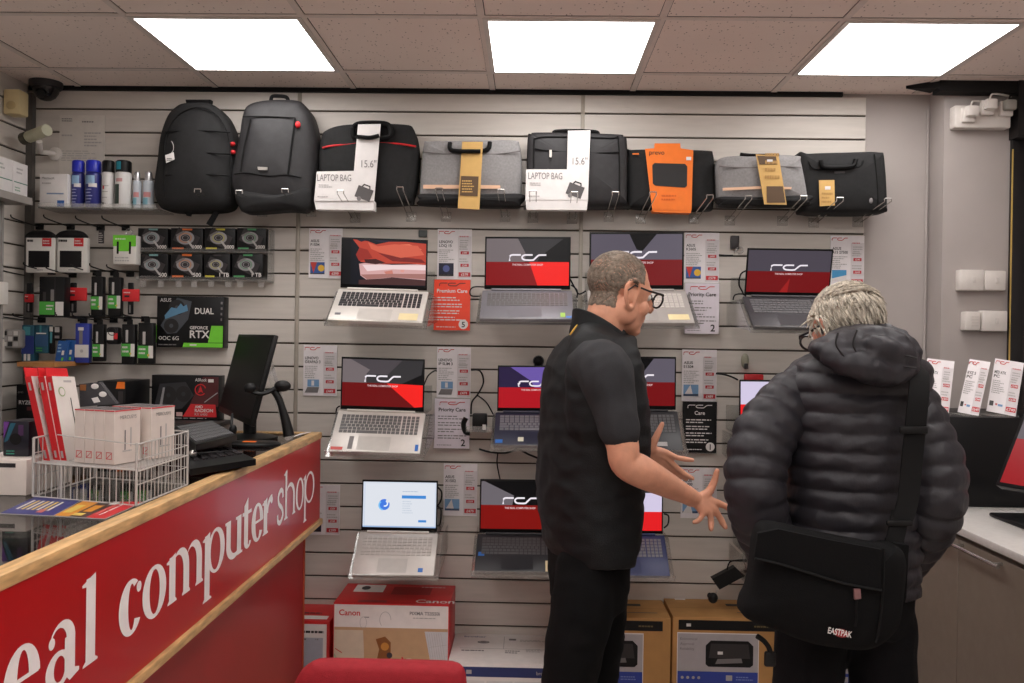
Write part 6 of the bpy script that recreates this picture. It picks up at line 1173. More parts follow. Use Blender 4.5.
# clear leaflet holder
P=[PY(268,356,3.30),PY(271,356,3.30),PZ(294,438,ZT+.006),PZ(289,438.5,ZT+.006)]
mb=MB(); mb.prism(P,(0,.004,0),m_clr2); mb.prism([P[0]+Vector((0,.0,0)),P[1],P[1]+Vector((0,-.25,-.0)),P[0]+Vector((0,-.25,0))],(0,0,.002),m_clr) if 0 else None
mb.prism([P[1],P[2],P[2]+Vector((0,-.10,0)),P[1]+Vector((0,-.10,0))],(-.003,0,0),m_clr); mb.thing('leaflet_holder','clear leaning leaflet holder beside the scanner','holder')
mb=MB(); q=[PZ(*p,ZT+.012) for p in ((288,437),(303,432.5),(309,430.5),(297,434))]; 
q=[PZ(291,438,zw1),PZ(303,434.5,zw1),PZ(311,432.5,zw1),PZ(300,434.3,zw1)]
mb.prism([p+UP*.003 for p in q],(0,0,-.002),m_pap); mb.thing('paper_slip','small white paper slip on the far counter end','paper')
# ------------------------------------------------------------------ red chair in front of the counter
m_chr=mat('red_upholstery',(150,36,44),.7,bump=.25,bscale=500,noise=.08,nscale=60,spec=.2)
yc=1.75; c=PY(378,662,yc); cx=c.x
e=empty('chair','red upholstered chair with a rounded back in front of the counter','chair',(cx,yc-.2,0))
mb=MB(); soft(mb,[(291,800),(289,720),(293,690),(299,674),(309,664.5),(322,661.5),(380,662.5),(440,664),(456,665.5),(464,671),(467,690),(468,720),(466,800)],yc,yc+.06,m_chr,.028,.008,tilt=.1); mb.part('backrest',e)
xl=PY(292,720,yc).x; xr2=PY(466,720,yc).x
mb=MB(); mb.box((xl-.03,yc-.44,.42),(xr2+.03,yc+.0,.5),m_chr,bevel=.03,seg=3); mb.part('seat',e)
for sx in (xl+.01,xr2-.01):
    for sy in (yc-.4,yc-.04):
        mb=MB(); mb.cyl((sx,sy,.002),(sx,sy,.42),.013,m_bk,n=10); mb.part('leg',e)
    mb=MB(); mb.tube([(sx,yc-.04,.43),(sx,yc+.045,.52),(sx,yc+.06,.62)],.012,m_bk,8); mb.part('back_support',e)
# ------------------------------------------------------------------ people
from mathutils import noise as _nz
def ering(c,f,r,a,b,n=32,p=2.4,up=None,tilt=0):
    out=[]
    for k in range(n):
        t=2*PI*k/n; ct,st=math.cos(t),math.sin(t)
        u=math.copysign(abs(ct)**(2/p),ct)*a; v=math.copysign(abs(st)**(2/p),st)*b
        q=c+f*u+r*v
        if tilt: q=q+Vector((0,0,1))*(-u*tilt)
        out.append(q)
    return out
def limb(mb,pts,rad,m,n=18,sub=5,flat=1):
    """tapering round-ended tube through the joints"""
    P=spline(pts,sub); R=[p.x for p in spline([Vector((r,0,0)) for r in rad],sub)]
    a=(P[0]-P[1]).normalized(); b=(P[-1]-P[-2]).normalized(); r0,r1=R[0],R[-1]
    h=[(1,.0),(.92,.38),(.7,.7),(.38,.92)]
    P2=[P[0]+a*r0*k for s,k in reversed(h[1:])]+P+[P[-1]+b*r1*k for s,k in h[1:]]
    R2=[r0*s for s,k in reversed(h[1:])]+R+[r1*s for s,k in h[1:]]
    mb.tube(P2,R2,m,n,True,flat)
def organic(mb,voxel,it=4,fac=.5,fold=None,crease=None):
    me=bake(mb,[('REMESH',dict(mode='VOXEL',voxel_size=voxel,adaptivity=0,use_smooth_shade=True)),('SMOOTH',dict(iterations=it,factor=fac))])
    if fold:
        amp,sx,sy,sz,seed=fold; me.update()
        nn=[v.normal.copy() for v in me.vertices]
        for v,n in zip(me.vertices,nn):
            q=Vector((v.co.x*sx,v.co.y*sy,v.co.z*sz+seed)); k=1-abs(_nz.noise(q))*2; k2=_nz.noise(q*2.1+Vector((5,1,2)))
            v.co+=n*(amp*(k*.7+k2*.5))
    me.update(); return me
def shell(me,cond,off,m,name,X):
    """thin layer grown over part of a skin mesh (hair); cond in head coordinates"""
    Xi=X.inverted(); loc=[Xi@v.co for v in me.vertices]; inn=[cond(p) for p in loc]
    keep=[p for p in me.polygons if all(inn[i] for i in p.vertices)]
    cnt={}
    for p in keep:
        for i in p.vertices: cnt[i]=cnt.get(i,0)+1
    ids={};vs=[];fs=[]
    for p in keep:
        f=[]
        for i in p.vertices:
            if i not in ids:
                ids[i]=len(vs); v=me.vertices[i]; edge=cnt[i]<4
                vs.append(v.co+v.normal*(-.001 if edge else off(loc[i])))
            f.append(ids[i])
        fs.append(tuple(f))
    mb=MB(); mb.add(vs,fs,m); return mb
m_skin=mat('skin_warm',(218,157,128),.5,noise=.10,nscale=26,bump=.12,bscale=220,sss=.06)
m_skin2=mat('skin_ruddy',(222,160,136),.5,noise=.1,nscale=26,bump=.12,bscale=220,sss=.06)
def head_parts(mb,X,m,hs=1.0):
    T=lambda *p:X@(Vector(p)*hs)
    R3=X.to_3x3().to_4x4()
    E=lambda c,r:mb.ell(T(*c),[v*hs for v in r],m,22,16,R3)
    E((-.018,0,.045),(.100,.079,.088)); E((.018,0,.02),(.075,.072,.08)); E((.032,0,-.035),(.062,.060,.082)); E((.040,0,-.078),(.046,.050,.036)); E((.068,0,-.098),(.024,.028,.02))
    E((.070,0,.030),(.026,.056,.018)); E((.06,.038,-.03),(.028,.024,.028)); E((.06,-.038,-.03),(.028,.024,.028)); E((.0,.052,-.05),(.045,.022,.045)); E((.0,-.052,-.05),(.045,.022,.045))
    mb.tube([T(.086,0,.03),T(.100,0,.005),T(.113,0,-.018),T(.108,0,-.03)],[.010*hs,.012*hs,.015*hs,.012*hs],m,12)
    for s in (1,-1): E((.098,.012*s,-.026),(.013,.010,.009))
    E((.088,0,-.052),(.012,.024,.007)); E((.086,0,-.064),(.012,.022,.008)); E((.078,0,-.078),(.014,.026,.010))
    for s in (1,-1):
        # ear: rim, lobe and bowl
        pts=[T(.014,.074*s,-.034),T(.016,.081*s,.0),T(.010,.089*s,.034),T(-.016,.096*s,.040),T(-.033,.096*s,.016),T(-.025,.090*s,-.018),T(-.006,.081*s,-.043),T(.010,.075*s,-.042)]
        limb(mb,pts,[.0068*hs]*8,m,8,3); E((-.006,.076*s,-.002),(.018,.007,.026))
def hand(mb,m,wrist,knuck,fingers,thumb,r=.0096):
    """palm from wrist to the row of knuckles, five separate jointed fingers"""
    c=sum(knuck,Vector())/len(knuck)
    for k in knuck: limb(mb,[wrist.lerp(k,.12),wrist.lerp(k,.6),k],[.016,.0155,.0115],m,12,4)
    for f,rr in zip(fingers,(1.0,1.03,.98,.85)): limb(mb,f,[r*1.15*rr]+[r*rr]*(len(f)-2)+[r*.78*rr],m,12,4)
    limb(mb,thumb,[.017,.0135,.0110,.0085][:len(thumb)],m,12,4)
def seam(mb,pts,r,m,n=6): mb.tube(spline(pts,5),r,m,n)
UPV=Vector((0,0,1))
# =================================================================== person with glasses
YA=2.70
aF=math.radians(20); fA=Vector((math.cos(aF),math.sin(aF),0)); rA=Vector((math.sin(aF),-math.cos(aF),0))
PA=empty('person','person in glasses, black sleeveless jacket and short sleeves, gesturing with both hands','person',(PY(590,600,YA).x,YA,0))
ta=[(326,588,628),(336,570,632),(348,558,634),(362,550,637),(380,545,640),(400,543,643),(420,543,645),(440,541,645),(460,540,644),(480,539,640),(500,539.5,639),(520,541,638),(540,545,635),(550,549,632),(555,552,628)]
lat=[.07,.115,.165,.195,.205,.207,.205,.203,.2,.198,.197,.197,.197,.197,.196]
def torso_rings(k,sc,z0=0,z1=99):
    rs=[]
    for (py,xl,xr),b in zip(ta,lat):
        L=PY(xl,py,YA); R_=PY(xr,py,YA); hw=(R_.x-L.x)/2*sc; b*=sc
        a=math.sqrt(max(hw*hw-(b*math.sin(aF))**2,.04**2))/math.cos(aF); c=(L+R_)/2
        rs.append(ering(c,fA,rA,a,b,36,2.35))
    return rs
# body: one skin surface
aH=math.radians(22); pitch=math.radians(12)
hc=PY(620.3,295,2.69)
XH_=Matrix.Translation(hc)@Matrix.Rotation(aH,4,'Z')@Matrix.Rotation(pitch,4,'Y')
mb=MB(); head_parts(mb,XH_,m_skin,.985)
T=lambda *p:XH_@(Vector(p)*.985)
limb(mb,[T(-.03,0,-.02),T(-.035,0,-.09),PY(604,346,YA),PY(598,372,YA)],[.062,.060,.066,.085],m_skin)
mb.rings(torso_rings(0,.9)[1:],m_skin)
SN=PY(599,366,2.50); EN=PY(625,462,2.44); WN=PY(692,498,2.56)
SF=PY(612,362,2.88); EF=PY(612,446,2.98); WF=PY(643,449,2.97)
limb(mb,[SN+Vector((.0,.08,-.03)),SN+Vector((0,.02,-.02)),PY(611,412,2.46),PY(622,443,2.44),EN,PY(640,471,2.46),PY(665,484,2.51),PY(684,493.5,2.545),WN],[.055,.055,.050,.047,.044,.047,.038,.029,.027],m_skin,20)
limb(mb,[SF-Vector((0,.06,0)),SF,PY(612,410,2.93),EF,PY(630,449,2.975),WF],[.07,.065,.05,.044,.042,.029],m_skin,18)
h=lambda x,y,d:PY(640+x/5.69,420+y/5.69,d)
# near hand
yk=2.57
hand(mb,m_skin,h(318,452,yk-.008),[h(438,470,yk+.012),h(425,512,yk),h(396,530,yk-.01),h(362,528,yk-.018)],
     [[h(438,470,yk+.012),h(488,492,yk+.022),h(515,512,yk+.026),h(534,532,yk+.026)],[h(425,512,yk),h(452,552,yk+.006),h(470,585,yk+.006),h(486,612,yk+.002)],[h(396,530,yk-.01),h(404,568,yk-.01),h(405,595,yk-.014),h(405,622,yk-.02)],[h(362,528,yk-.018),h(342,562,yk-.025),h(325,576,yk-.03),h(306,582,yk-.034)]],
     [h(350,440,yk),h(392,408,yk+.006),h(422,350,yk+.008),h(438,290,yk+.006)])
# far hand
yk=2.97
hand(mb,m_skin,h(35,165,yk),[h(150,185,yk-.005),h(152,215,yk),h(145,242,yk+.008),h(130,262,yk+.015)],
     [[h(150,185,yk-.005),h(205,212,yk-.01),h(252,222,yk-.012),h(300,229,yk-.012)],[h(152,215,yk),h(200,262,yk),h(250,305,yk),h(300,333,yk)],[h(145,242,yk+.008),h(190,285,yk+.012),h(225,312,yk+.012),h(262,338,yk+.01)],[h(130,262,yk+.015),h(165,300,yk+.02),h(192,322,yk+.02),h(222,344,yk+.02)]],
     [h(60,170,yk-.01),h(82,118,yk-.02),h(105,68,yk-.022),h(127,22,yk-.02)],.0098)
# hips and legs down to the feet
def leg(mb,m,px,ys,rad):
    limb(mb,[PY(x,y,d) for (x,y),d in zip(px,ys)],rad,m,20,5)
legN=([(588,556),(582,600),(573,650),(567,705),(566,760),(566,798)],[2.62,2.60,2.59,2.60,2.62,2.62]); legF=([(598,556),(597,600),(595,650),(590,705),(587,760),(585,798)],[2.80,2.82,2.83,2.83,2.84,2.85])
mb.rings([ering(PY(589,y,YA),fA,rA,a_,b_,36) for y,a_,b_ in ((545,.1,.145),(570,.098,.145),(592,.085,.13))],m_skin)
for px,ys in (legN,legF): leg(mb,m_skin,px,ys,[.082,.08,.068,.054,.05,.038])
for (x,y),d in ((legN[0][-1],2.62),(legF[0][-1],2.85)):
    p=PY(x,y,d); p.z=.05; limb(mb,[p+UPV*.05,p-fA*.03,p+fA*.08-UPV*.012,p+fA*.15-UPV*.022],[.042,.042,.036,.024],m_skin,14)
me=organic(mb,.0042,3,.5); body=mesh_part(me,'body',PA)
Xl=Matrix.Scale(1/.985,4)@(XH_.inverted()@ROOT[PA])   # local mesh -> head coordinates
m_hairA=mat('hair_greybrown',(126,112,98),.75,noise=.45,nscale=90,bump=.8,bscale=420)
def condA(p):
    p=p+Vector((_nz.noise(p*70),0,_nz.noise(p*75+Vector((3,3,3)))))*.005
    if p.z<-.08 or p.x>.075 or abs(p.y)>.085 and p.z<.03: return False
    if p.x>.045: return p.z>.112-.3*(.075-p.x)
    if p.x>.012: return p.z>.035 
    if p.x>-.035: return p.z>.03 if p.x>-.015 else p.z>.005
    return p.z>-.058
hb=shell(body.data,condA,lambda p:.0026+.0012*_nz.noise(p*160),m_hairA,'hair',Xl.inverted()); hb.part('hair',PA,world=False,sharp=180)
mb=MB()
for s in (1,-1): mb.ell(T(.079,.032*s,.010),(.012,.012,.012),mat('eye_white',(220,214,206),.2),12,8); mb.ell(T(.089,.032*s,.009),(.005,.005,.005),mat('eye_dark',(40,30,26),.15),8,6)
mb.part('eyes',PA)
# glasses
m_gf=mat('glasses_black',(18,17,19),.3)
e_=MB()
def rim(s):
    P=[T(.116-.25*abs(y-.002)*0+.0,s*(.034+.030*math.cos(t)),.008+.023*math.sin(t)) for t in [2*PI*k/20 for k in range(21)] for y in (0,)]
    return P
for s in (1,-1): e_.tube(rim(s),.0032,m_gf,7)
for s in (1,-1): e_.tube([T(.114,s*.064,.020),T(.106,s*.078,.022),T(.05,s*.082,.022),T(-.002,s*.088,.026),T(-.022,s*.088,.006)],[.004,.0042,.0038,.0034,.003],m_gf,7,flat=.8)
e_.tube([T(.118,-.006,.014),T(.121,0,.017),T(.118,.006,.014)],.0028,m_gf,6); gl_=e_.part('glasses',PA,'black-framed glasses')
e_=MB(); 
for s in (1,-1): 
    P=[T(.116,s*(.034+.027*math.cos(t)),.008+.021*math.sin(t)) for t in [2*PI*k/20 for k in range(20)]]; e_.add(P,[tuple(range(20))],m_clr)
e_.part('lens',gl_)
# polo shirt sleeves and collar
m_polo=mat('polo_charcoal',(40,40,43),.85,bump=.3,bscale=420,noise=.12,nscale=40)
mb=MB()
limb(mb,[SN+Vector((-.01,.05,.0)),PY(604,372,2.485),PY(612,400,2.465),PY(617,420,2.45),PY(620,431,2.445)],[.080,.082,.068,.060,.0585],m_polo,24)
limb(mb,[SF+Vector((0,-.06,0)),PY(614,372,2.90),PY(616,400,2.92),PY(617,425,2.94)],[.08,.078,.066,.06],m_polo,20)
limb(mb,[PY(600,338,YA),PY(597,360,YA)],[.085,.11],m_polo,22)
me=organic(mb,.008,4,.5,(.005,14,14,8,3)); mesh_part(me,'polo_shirt',PA)
mb=MB(); c0=PY(603,334,YA-.0); mb.rings([ering(c0-UPV*.02,fA,rA,.082,.088,32,2,tilt=.55),ering(c0+UPV*.022,fA,rA,.076,.080,32,2,tilt=.55),ering(c0+UPV*.024,fA,rA,.071,.075,32,2,tilt=.55),ering(c0-UPV*.02,fA,rA,.070,.076,32,2,tilt=.55)],m_polo,cap=False); mb.part('polo_collar',PA)
# gilet
m_gil=mat('gilet_black',(22,24,26),.6,spec=.3,bump=.35,bscale=300,noise=.15,nscale=18)
mb=MB(); mb.rings(torso_rings(0,1.0)[1:],m_gil)
limb(mb,[PY(592,352,2.58),PY(600,344,YA),PY(604,352,2.82)],[.072,.085,.072],m_gil,20)
limb(mb,[PY(596,366,2.555),PY(595,392,2.545),PY(594,420,2.545)],[.085,.085,.08],m_gil,20)
me=organic(mb,.008,6,.5,(.007,9,9,16,1)); mesh_part(me,'gilet',PA)
mb=MB(); c0=PY(602,336,YA); rr=[ering(c0-UPV*.045,fA,rA,.100,.112,36,2.1,tilt=.62),ering(c0-UPV*.01,fA,rA,.094,.100,36,2.1,tilt=.62),ering(c0+UPV*.026,fA,rA,.092,.096,36,2.1,tilt=.62),ering(c0+UPV*.03,fA,rA,.088,.092,36,2.1,tilt=.62),ering(c0+UPV*.024,fA,rA,.084,.088,36,2.1,tilt=.62),ering(c0-UPV*.04,fA,rA,.082,.09,36,2.1,tilt=.62)]
mb.rings(rr,m_gil,cap=False); mb.part('stand_collar',PA)
mb=MB(); P=[PY(568,335,2.60),PY(570,332,2.60),PY(572.5,328.5,2.61),PY(575,325,2.62)]
mb.tube([p+Vector((.006,0,0)) for p in P],[.003,.005,.005,.003],mat('embroidery_yellow',(206,158,60),.7),8,flat=.6)
mb.part('embroidered_mark',PA,'small yellow embroidered mark')
# seam lines of the armhole
# trousers
m_trA=mat('trousers_black',(12,12,13),.9,spec=.2,bump=.25,bscale=350,noise=.15,nscale=30)
mb=MB(); mb.rings([ering(PY(588,y,YA),fA,rA,a_,b_,36) for y,a_,b_ in ((548,.110,.160),(575,.110,.158),(602,.1,.145))],m_trA)
leg(mb,m_trA,[(588,560),(583,605),(574,650),(567,705),(566,760),(566,790)],[2.62,2.60,2.59,2.60,2.62,2.62],[.09,.094,.086,.078,.075,.072])
leg(mb,m_trA,[(600,562),(599,605),(596,650),(591,705),(588,760),(586,790)],[2.80,2.82,2.83,2.83,2.84,2.85],[.088,.09,.084,.076,.073,.07])
me=organic(mb,.009,5,.5,(.006,10,10,12,7)); mesh_part(me,'trousers',PA)
m_shoe=mat('shoe_black',(18,18,18),.35)
for (x,y),d in ((legN[0][-1],2.62),(legF[0][-1],2.85)):
    p=PY(x,y,d); p.z=.055; mb=MB(); limb(mb,[p-fA*.06,p+fA*.02,p+fA*.11-UPV*.012,p+fA*.18-UPV*.02],[.048,.05,.046,.034],m_shoe,16)
    mb.v=[(v[0],v[1],max(v[2],.001)) for v in mb.v]; mb.part('shoe',PA)
# =================================================================== person in padded jacket
YB=2.10
aB=math.radians(97); fB=Vector((math.cos(aB),math.sin(aB),0)); rB=Vector((math.sin(aB),-math.cos(aB),0))
PB=empty('person','grey-haired person in a dark padded jacket seen from behind, hands in pockets','person',(PY(845,600,YB).x,YB,0))
tb=[(338,836,872),(348,824,896),(358,806,916),(370,792,928),(385,784,924),(410,782,922),(440,782,921),(470,783,918),(500,784,916),(530,785,914),(555,786,912),(575,788,911),(586,792,909)]
fbk=[.075,.1,.115,.125,.135,.145,.15,.15,.15,.15,.15,.15,.146]
def ringsB(sc,puff=0,N=14):
    out=[];base=[]
    for (py,xl,xr),a in zip(tb,fbk):
        L=PY(xl,py,YB); R_=PY(xr,py,YB); base.append(((L+R_)/2,(R_.x-L.x)/2*sc,a*sc))
    if not puff: return [ering(c,fB,rB,a,b,36,2.3) for c,b,a in base]
    C=spline([b[0] for b in base],N); BB=spline([Vector((b[1],b[2],0)) for b in base],N)
    for c,q in zip(C,BB):
        w=abs(math.sin(PI*(c.z-.9)/.044)); k=(w**.45-.6)*puff
        if c.z>1.47: k*=max(0,1-(c.z-1.47)/.05)
        lean=.02*math.sin((c.z-.9)*9)
        out.append(ering(c,fB,rB,q.y+k,q.x+k,56,2.3))
    return out
hcB=PY(844,335,2.12); XB_=Matrix.Translation(hcB)@Matrix.Rotation(math.radians(113),4,'Z')@Matrix.Rotation(math.radians(16),4,'Y')
TB=lambda *p:XB_@(Vector(p)*.84)
mb=MB(); head_parts(mb,XB_,m_skin2,.84)
limb(mb,[TB(-.03,0,-.02),TB(-.035,0,-.09),PY(852,352,YB),PY(856,375,YB)],[.06,.06,.068,.085],m_skin2)
mb.rings(ringsB(.88)[1:],m_skin2)
SL=PY(803,390,2.1); EL=PY(751,500,2.0); WL=PY(772,563,2.2); SR=PY(910,390,2.1); ER=PY(932,500,2.01); WR=PY(905,566,2.2)
limb(mb,[SL,PY(774,436,2.06),EL,PY(760,532,2.1),WL],[.045,.045,.042,.04,.03],m_skin2); limb(mb,[SR,PY(924,440,2.06),ER,PY(925,532,2.1),WR],[.045,.045,.042,.04,.03],m_skin2)
for W_,sx in ((WL,1),(WR,-1)):
    d=(Vector((.035*sx,.08,-.03))); dn=d.normalized(); side=Vector((0,0,1)).cross(dn).normalized()
    kn=[W_+d+UPV*(.03-.02*i) for i in range(4)]
    hand(mb,m_skin2,W_,kn,[[k,k+dn*.03+side*.004*sx,k+dn*.05+side*.014*sx,k+dn*(.065-.006*abs(i-1))+side*.026*sx] for i,k in enumerate(kn)],[W_+dn*.02+UPV*.02,W_+dn*.05+UPV*.045,W_+dn*.075+UPV*.058,W_+dn*.10+UPV*.062])
mb.rings([ering(PY(847,y,YB),fB,rB,a_,b_,36) for y,a_,b_ in ((575,.11,.135),(600,.095,.13),(618,.075,.115))],m_skin2)
lgL=([(814,615),(808,680),(803,760),(802,850),(803,930)],[2.1,2.1,2.11,2.13,2.14]); lgR=([(878,615),(882,680),(884,760),(882,850),(882,930)],[2.1,2.1,2.11,2.13,2.14])
for l in (lgL,lgR): leg(mb,m_skin2,*l,[.07,.066,.056,.05,.036])
for l in (lgL,lgR):
    p=PY(*l[0][-1],2.14); p.z=.05; limb(mb,[p+UPV*.06,p-fB*.03,p+fB*.08-UPV*.012,p+fB*.15-UPV*.022],[.042,.042,.036,.024],m_skin2,14)
me=organic(mb,.0045,3,.5); bodyB=mesh_part(me,'body',PB)
XlB=Matrix.Scale(1/.84,4)@(XB_.inverted()@ROOT[PB])
m_hairB=mat('hair_silver',(196,186,170),.6,noise=.3,nscale=70,bump=.9,bscale=260,stretch=(1.6,1.6,.5))
def condB(p):
    if p.z<-.085 or p.x>.07: return False
    if p.x>.03: return p.z>.075-.2*(.07-p.x)
    if p.x>-.03: return p.z>(.02 if p.x>0 else .0) and not (abs(p.y)>.08 and p.z<.04)
    return p.z>-.08
def offB(p):
    q=Vector((p.x*20+6*p.y,p.y*60,p.z*22)); return .009+.004*_nz.noise(q)+.003*_nz.noise(Vector((p.x*90,p.y*150,p.z*60)))+.004*max(0,p.z*8)
hb=shell(bodyB.data,condB,offB,m_hairB,'hair',XlB.inverted()); 
me=bake(hb,[('SMOOTH',dict(iterations=2,factor=.4))]); me.name='hair'; me.polygons.foreach_set('use_smooth',[True]*len(me.polygons))
o=bpy.data.objects.new('hair',me); COL.objects.link(o); o.parent=PB; ROOT[o]=ROOT[PB]
# short locks give the outline its broken edge
mb=MB(); rnd=random.Random(3); bm_=bodyB.data; cand=[v for v in bm_.vertices if condB(XlB@v.co)]
for v in rnd.sample(cand,min(1100,len(cand))):
    p=XlB@v.co; d=Vector((-.35,.25*(1 if p.y>0 else -1)*abs(p.y)*8,-.75))
    if p.z>.09: d=Vector((-.5,-.5+rnd.uniform(-.25,.25),0))
    dw=(XlB.inverted().to_3x3()@d).normalized(); n=v.normal; dw=(dw-n*dw.dot(n)*.92).normalized()
    a=v.co+n*.008; L=rnd.uniform(.028,.045)
    mb.tube([a,a+dw*L*.5+n*.004,a+dw*L+n*rnd.uniform(-.001,.003)],[.0024,.0022,.0006],m_hairB,6)
mb.part('hair_locks',PB,world=False,sharp=180)
mb=MB()
for s in (1,-1): mb.tube([TB(.11,s*.064,.018),TB(.09,s*.08,.02),TB(.03,s*.086,.02),TB(-.006,s*.092,.022),TB(-.02,s*.092,-.004)],.0034,m_gf,7); mb.tube([TB(.112,s*(.034+.03*math.cos(t)),.006+.022*math.sin(t)) for t in [2*PI*k/18 for k in range(19)]],.003,m_gf,6)
mb.tube([TB(.114,-.006,.012),TB(.118,0,.015),TB(.114,.006,.012)],.0028,m_gf,6); mb.part('glasses',PB,'dark-rimmed glasses')
mb=MB()
for s in (1,-1): mb.ell(TB(.078,.032*s,.010),(.012,.012,.012),mat('eye_white',(220,214,206),.2),12,8)
mb.part('eyes',PB)
# padded jacket: baffled body and sleeves
m_jk=mat('padded_nylon',(40,38,43),.5,spec=.4,bump=.25,bscale=90,noise=.1,nscale=20,stretch=(1,1,.35))
mb=MB(); mb.rings(ringsB(1.0,.013)[12:],m_jk); me=organic(mb,.005,1,.4,(.0035,18,18,30,2)); mesh_part(me,'jacket',PB)
def padsleeve(pts,rad,name):
    P=spline(pts,14); R=[p.x for p in spline([Vector((r,0,0)) for r in rad],14)]
    s=0;L=[0]
    for a,b in zip(P[:-1],P[1:]): s+=(b-a).length; L.append(s)
    # resample densely so every baffle is round
    Q=[];RR=[];n=int(s/.006); j=0
    for k in range(n+1):
        t=s*k/n
        while j<len(L)-2 and L[j+1]<t: j+=1
        u=(t-L[j])/max(L[j+1]-L[j],1e-6); Q.append(P[j].lerp(P[j+1],u)); r=R[j]+(R[j+1]-R[j])*u
        w=abs(math.sin(PI*t/.044)); RR.append(r+(w**.45-.65)*.012)
    mb=MB(); mb.tube(Q,RR,m_jk,34); mb.ell(P[0],(rad[0]*.98,)*3,m_jk); me=organic(mb,.005,1,.4,(.003,20,20,28,5)); mesh_part(me,name,PB)
padsleeve([PY(814,382,2.11),PY(794,400,2.09),PY(767,432,2.05),PY(756,470,2.02),PY(757,503,2.01),PY(764,530,2.06),PY(780,564,2.17)],[.060,.068,.071,.068,.066,.062,.054],'sleeve')
padsleeve([PY(894,384,2.11),PY(907,402,2.09),PY(921,434,2.05),PY(934,470,2.02),PY(934,502,2.01),PY(922,530,2.06),PY(900,564,2.17)],[.058,.064,.068,.067,.065,.062,.054],'sleeve')
# hood lying on the shoulders
yh_=1.90
mb=MB(); soft(mb,[(815,351),(822,341),(840,332),(868,326),(898,332),(911,344),(917,362),(914,375),(900,379),(872,376),(852,369),(832,361)],yh_,yh_+.15,m_jk,.05,.02,6)
for pts in ([(812,346),(835,338),(868,334),(902,340)],[(820,355),(845,352),(868,352),(900,356),(918,362)]): pass
limb(mb,[PY(824,352,1.99),PY(842,344,2.02),PY(870,341,2.03),PY(894,344,2.01),PY(907,354,1.98)],[.022,.036,.038,.038,.03],m_jk,18)
limb(mb,[PY(832,357,1.93),PY(856,366,1.90),PY(882,371,1.91),PY(902,369,1.93)],[.026,.03,.032,.03],m_jk,18)
limb(mb,[PY(872,345,1.90),PY(888,350,1.90),PY(905,356,1.92)],[.02,.026,.022],m_jk,14)
me=organic(mb,.006,3,.45,(.006,22,14,30,9)); mesh_part(me,'hood',PB)
mb=MB()
for pts in ([(838,333),(836,345),(846,358),(856,366)],[(857,330),(853,345),(862,360),(868,372)],[(866,350),(880,352),(898,354),(917,358)],[(866,352),(880,362),(900,366),(916,368)]): seam(mb,pp(pts,yh_-.012),.0022,mat('seam_dark',(22,20,23),.6))
mb.part('hood_seam',PB)
# trousers and shoes
m_trB=mat('trousers_darkblue',(12,12,15),.9,spec=.2,bump=.25,bscale=350,noise=.15,nscale=30)
mb=MB(); mb.rings([ering(PY(847,y,YB),fB,rB,a_,b_,36) for y,a_,b_ in ((570,.13,.150),(600,.125,.150),(626,.11,.142))],m_trB)
leg(mb,m_trB,[(812,622),(808,680),(803,760),(800,850),(800,915)],[2.1,2.1,2.11,2.13,2.14],[.084,.080,.08,.075,.07]); leg(mb,m_trB,[(880,622),(883,680),(882,760),(882,850),(882,915)],[2.1,2.1,2.11,2.13,2.14],[.082,.076,.08,.075,.07])
me=organic(mb,.009,5,.5,(.005,12,12,10,4)); mesh_part(me,'trousers',PB)
for l in (lgL,lgR):
    p=PY(*l[0][-1],2.14); p.z=.055; mb=MB(); limb(mb,[p-fB*.06,p+fB*.02,p+fB*.11-UPV*.012,p+fB*.18-UPV*.02],[.048,.05,.046,.034],m_shoe,16)
    mb.v=[(v[0],v[1],max(v[2],.001)) for v in mb.v]; mb.part('shoe',PB)
# shoulder bag
zb3=Z(700,460,3.063); yb3=1.80
m_bag=mat('bag_black',(11,11,12),.9,spec=.2,bump=.3,bscale=500,noise=.15,nscale=50)
e=empty('shoulder_bag','black shoulder bag with a small red label, slung behind the padded jacket','bag',PY(815,652,1.87))
mb=MB(); soft(mb,zb3([(190,205),(240,200),(400,236),(566,266),(600,262),(628,300),(622,400),(606,500),(560,556),(500,580),(420,574),(330,558),(230,520),(142,485),(129,450),(150,400),(166,310),(172,250)]),yb3,yb3+.115,m_bag,.035,.015); mb.part('body',e)
mb=MB(); sheet(mb,spline([Vector((a,b,0)) for a,b in zb3([(178,225),(240,212),(400,246),(556,275),(556,398),(440,376),(340,346),(240,316),(166,300)])],1,True) and zb3([(178,225),(240,212),(400,246),(556,275),(556,398),(440,376),(340,346),(240,316),(166,300)]),yb3-.019,.012,mat('flap_black',(12,12,13),.9,spec=.2,bump=.3,bscale=500,noise=.1,nscale=50)); mb.part('flap',e)
mb=MB(); piping(mb,zb3([(168,302),(240,318),(340,348),(440,378),(556,400)]),yb3-.022,.003,m_pipe); piping(mb,zb3([(562,270),(560,400),(548,520),(538,560)]),yb3-.010,.003,m_pipe); mb.part('seam',e)
mb=MB(); sheet(mb,zb3([(472,396),(492,396),(494,425),(474,428)]),yb3-.026,.006,mat('puller_rose',(130,92,92),.4)); piping(mb,zb3([(482,425),(478,450),(480,480),(476,510)]),yb3-.022,.0022,m_pipe); mb.part('zip_puller',e,'rose zip puller with a cord')
q=zb3([(390,528),(466,536)]); A=PY(*q[0],yb3-.020); B=PY(*q[1],yb3-.020); A2=PY(*zb3([(390,512)])[0],yb3-.02); B2=PY(*zb3([(466,527)])[0],yb3-.02)
f=Fr(PY(*zb3([(389,528)])[0],yb3-.0195),B2-A2,Vector((0,0,1))-Vector((0,0,0)),.001)
W=(B2-A2).length
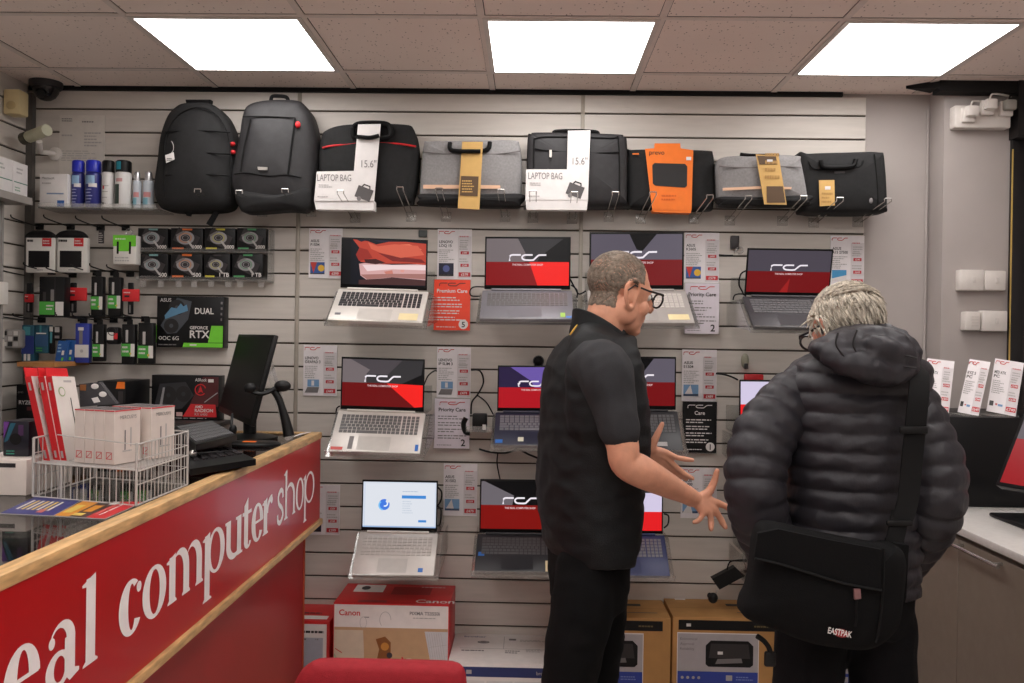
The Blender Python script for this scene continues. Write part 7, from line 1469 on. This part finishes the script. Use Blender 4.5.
mb=MB(); f=Fr(PY(*zb3([(390,520)])[0],yb3-.0195),B2-A2,UPV,.001); f.uy=(f.n.cross(f.ux)).normalized()
f.disc(mb,W*.55,-.001,W*.3,mat('label_red',(150,30,32),.6),1,ry=W*.17); f.text(mb,'EASTPAK',W*.02,-.006,.013,m_card,2,bold=True,maxw=W*.96); mb.part('label',e,'small red label with white lettering')
mb=MB(); sheet(mb,zb3([(596,255),(640,262),(632,420),(604,520),(585,540)]),yb3+.05,.05,m_bag); mb.part('side_panel',e)
# strap over the right shoulder
def strapline(pts,w,t,m):
    C=spline([PY(*p[:2],p[2]) for p in pts],6); vs=[];fs=[]
    for i,c in enumerate(C):
        tg=(C[min(i+1,len(C)-1)]-C[max(i-1,0)]).normalized(); sd=tg.cross(Vector((0,1,0))).normalized(); nn=sd.cross(tg).normalized()
        vs+=[c-sd*w/2-nn*t,c+sd*w/2-nn*t,c+sd*w/2+nn*t,c-sd*w/2+nn*t]
    for i in range(len(C)-1):
        for k in range(4): fs.append((i*4+k,i*4+(k+1)%4,i*4+4+(k+1)%4,i*4+4+k))
    mb=MB(); mb.add(vs,fs+[(3,2,1,0),tuple(range(len(vs)-4,len(vs)))],m); return mb
strapline([(902,520,1.885),(908,500,1.895),(912,460,1.905),(916,420,1.905),(919,390,1.915),(919,368,1.95),(914,356,2.04),(908,356,2.12)],.045,.002,m_pipe).part('strap',e)
strapline([(892,552,1.87),(897,530,1.88),(900,512,1.89)],.038,.0022,m_pipe).part('strap_end',e)
mb=MB(); c=PY(913,430,1.897); mb.box(c-Vector((.03,.006,.008)),c+Vector((.03,.004,.008)),m_bk,bevel=.003); c=PY(899,523,1.878); mb.box(c-Vector((.028,.006,.006)),c+Vector((.028,.004,.006)),m_bk,bevel=.003); mb.part('strap_buckle',e)
mb=MB(); piping(mb,[(757,636),(764,641),(769,648),(771,656)],yb3+.05,.006,m_pipe); c=PY(770,659,yb3+.05); mb.box(c-Vector((.012,.006,.016)),c+Vector((.012,.006,.016)),m_bk,bevel=.004); mb.part('strap_tail',e)
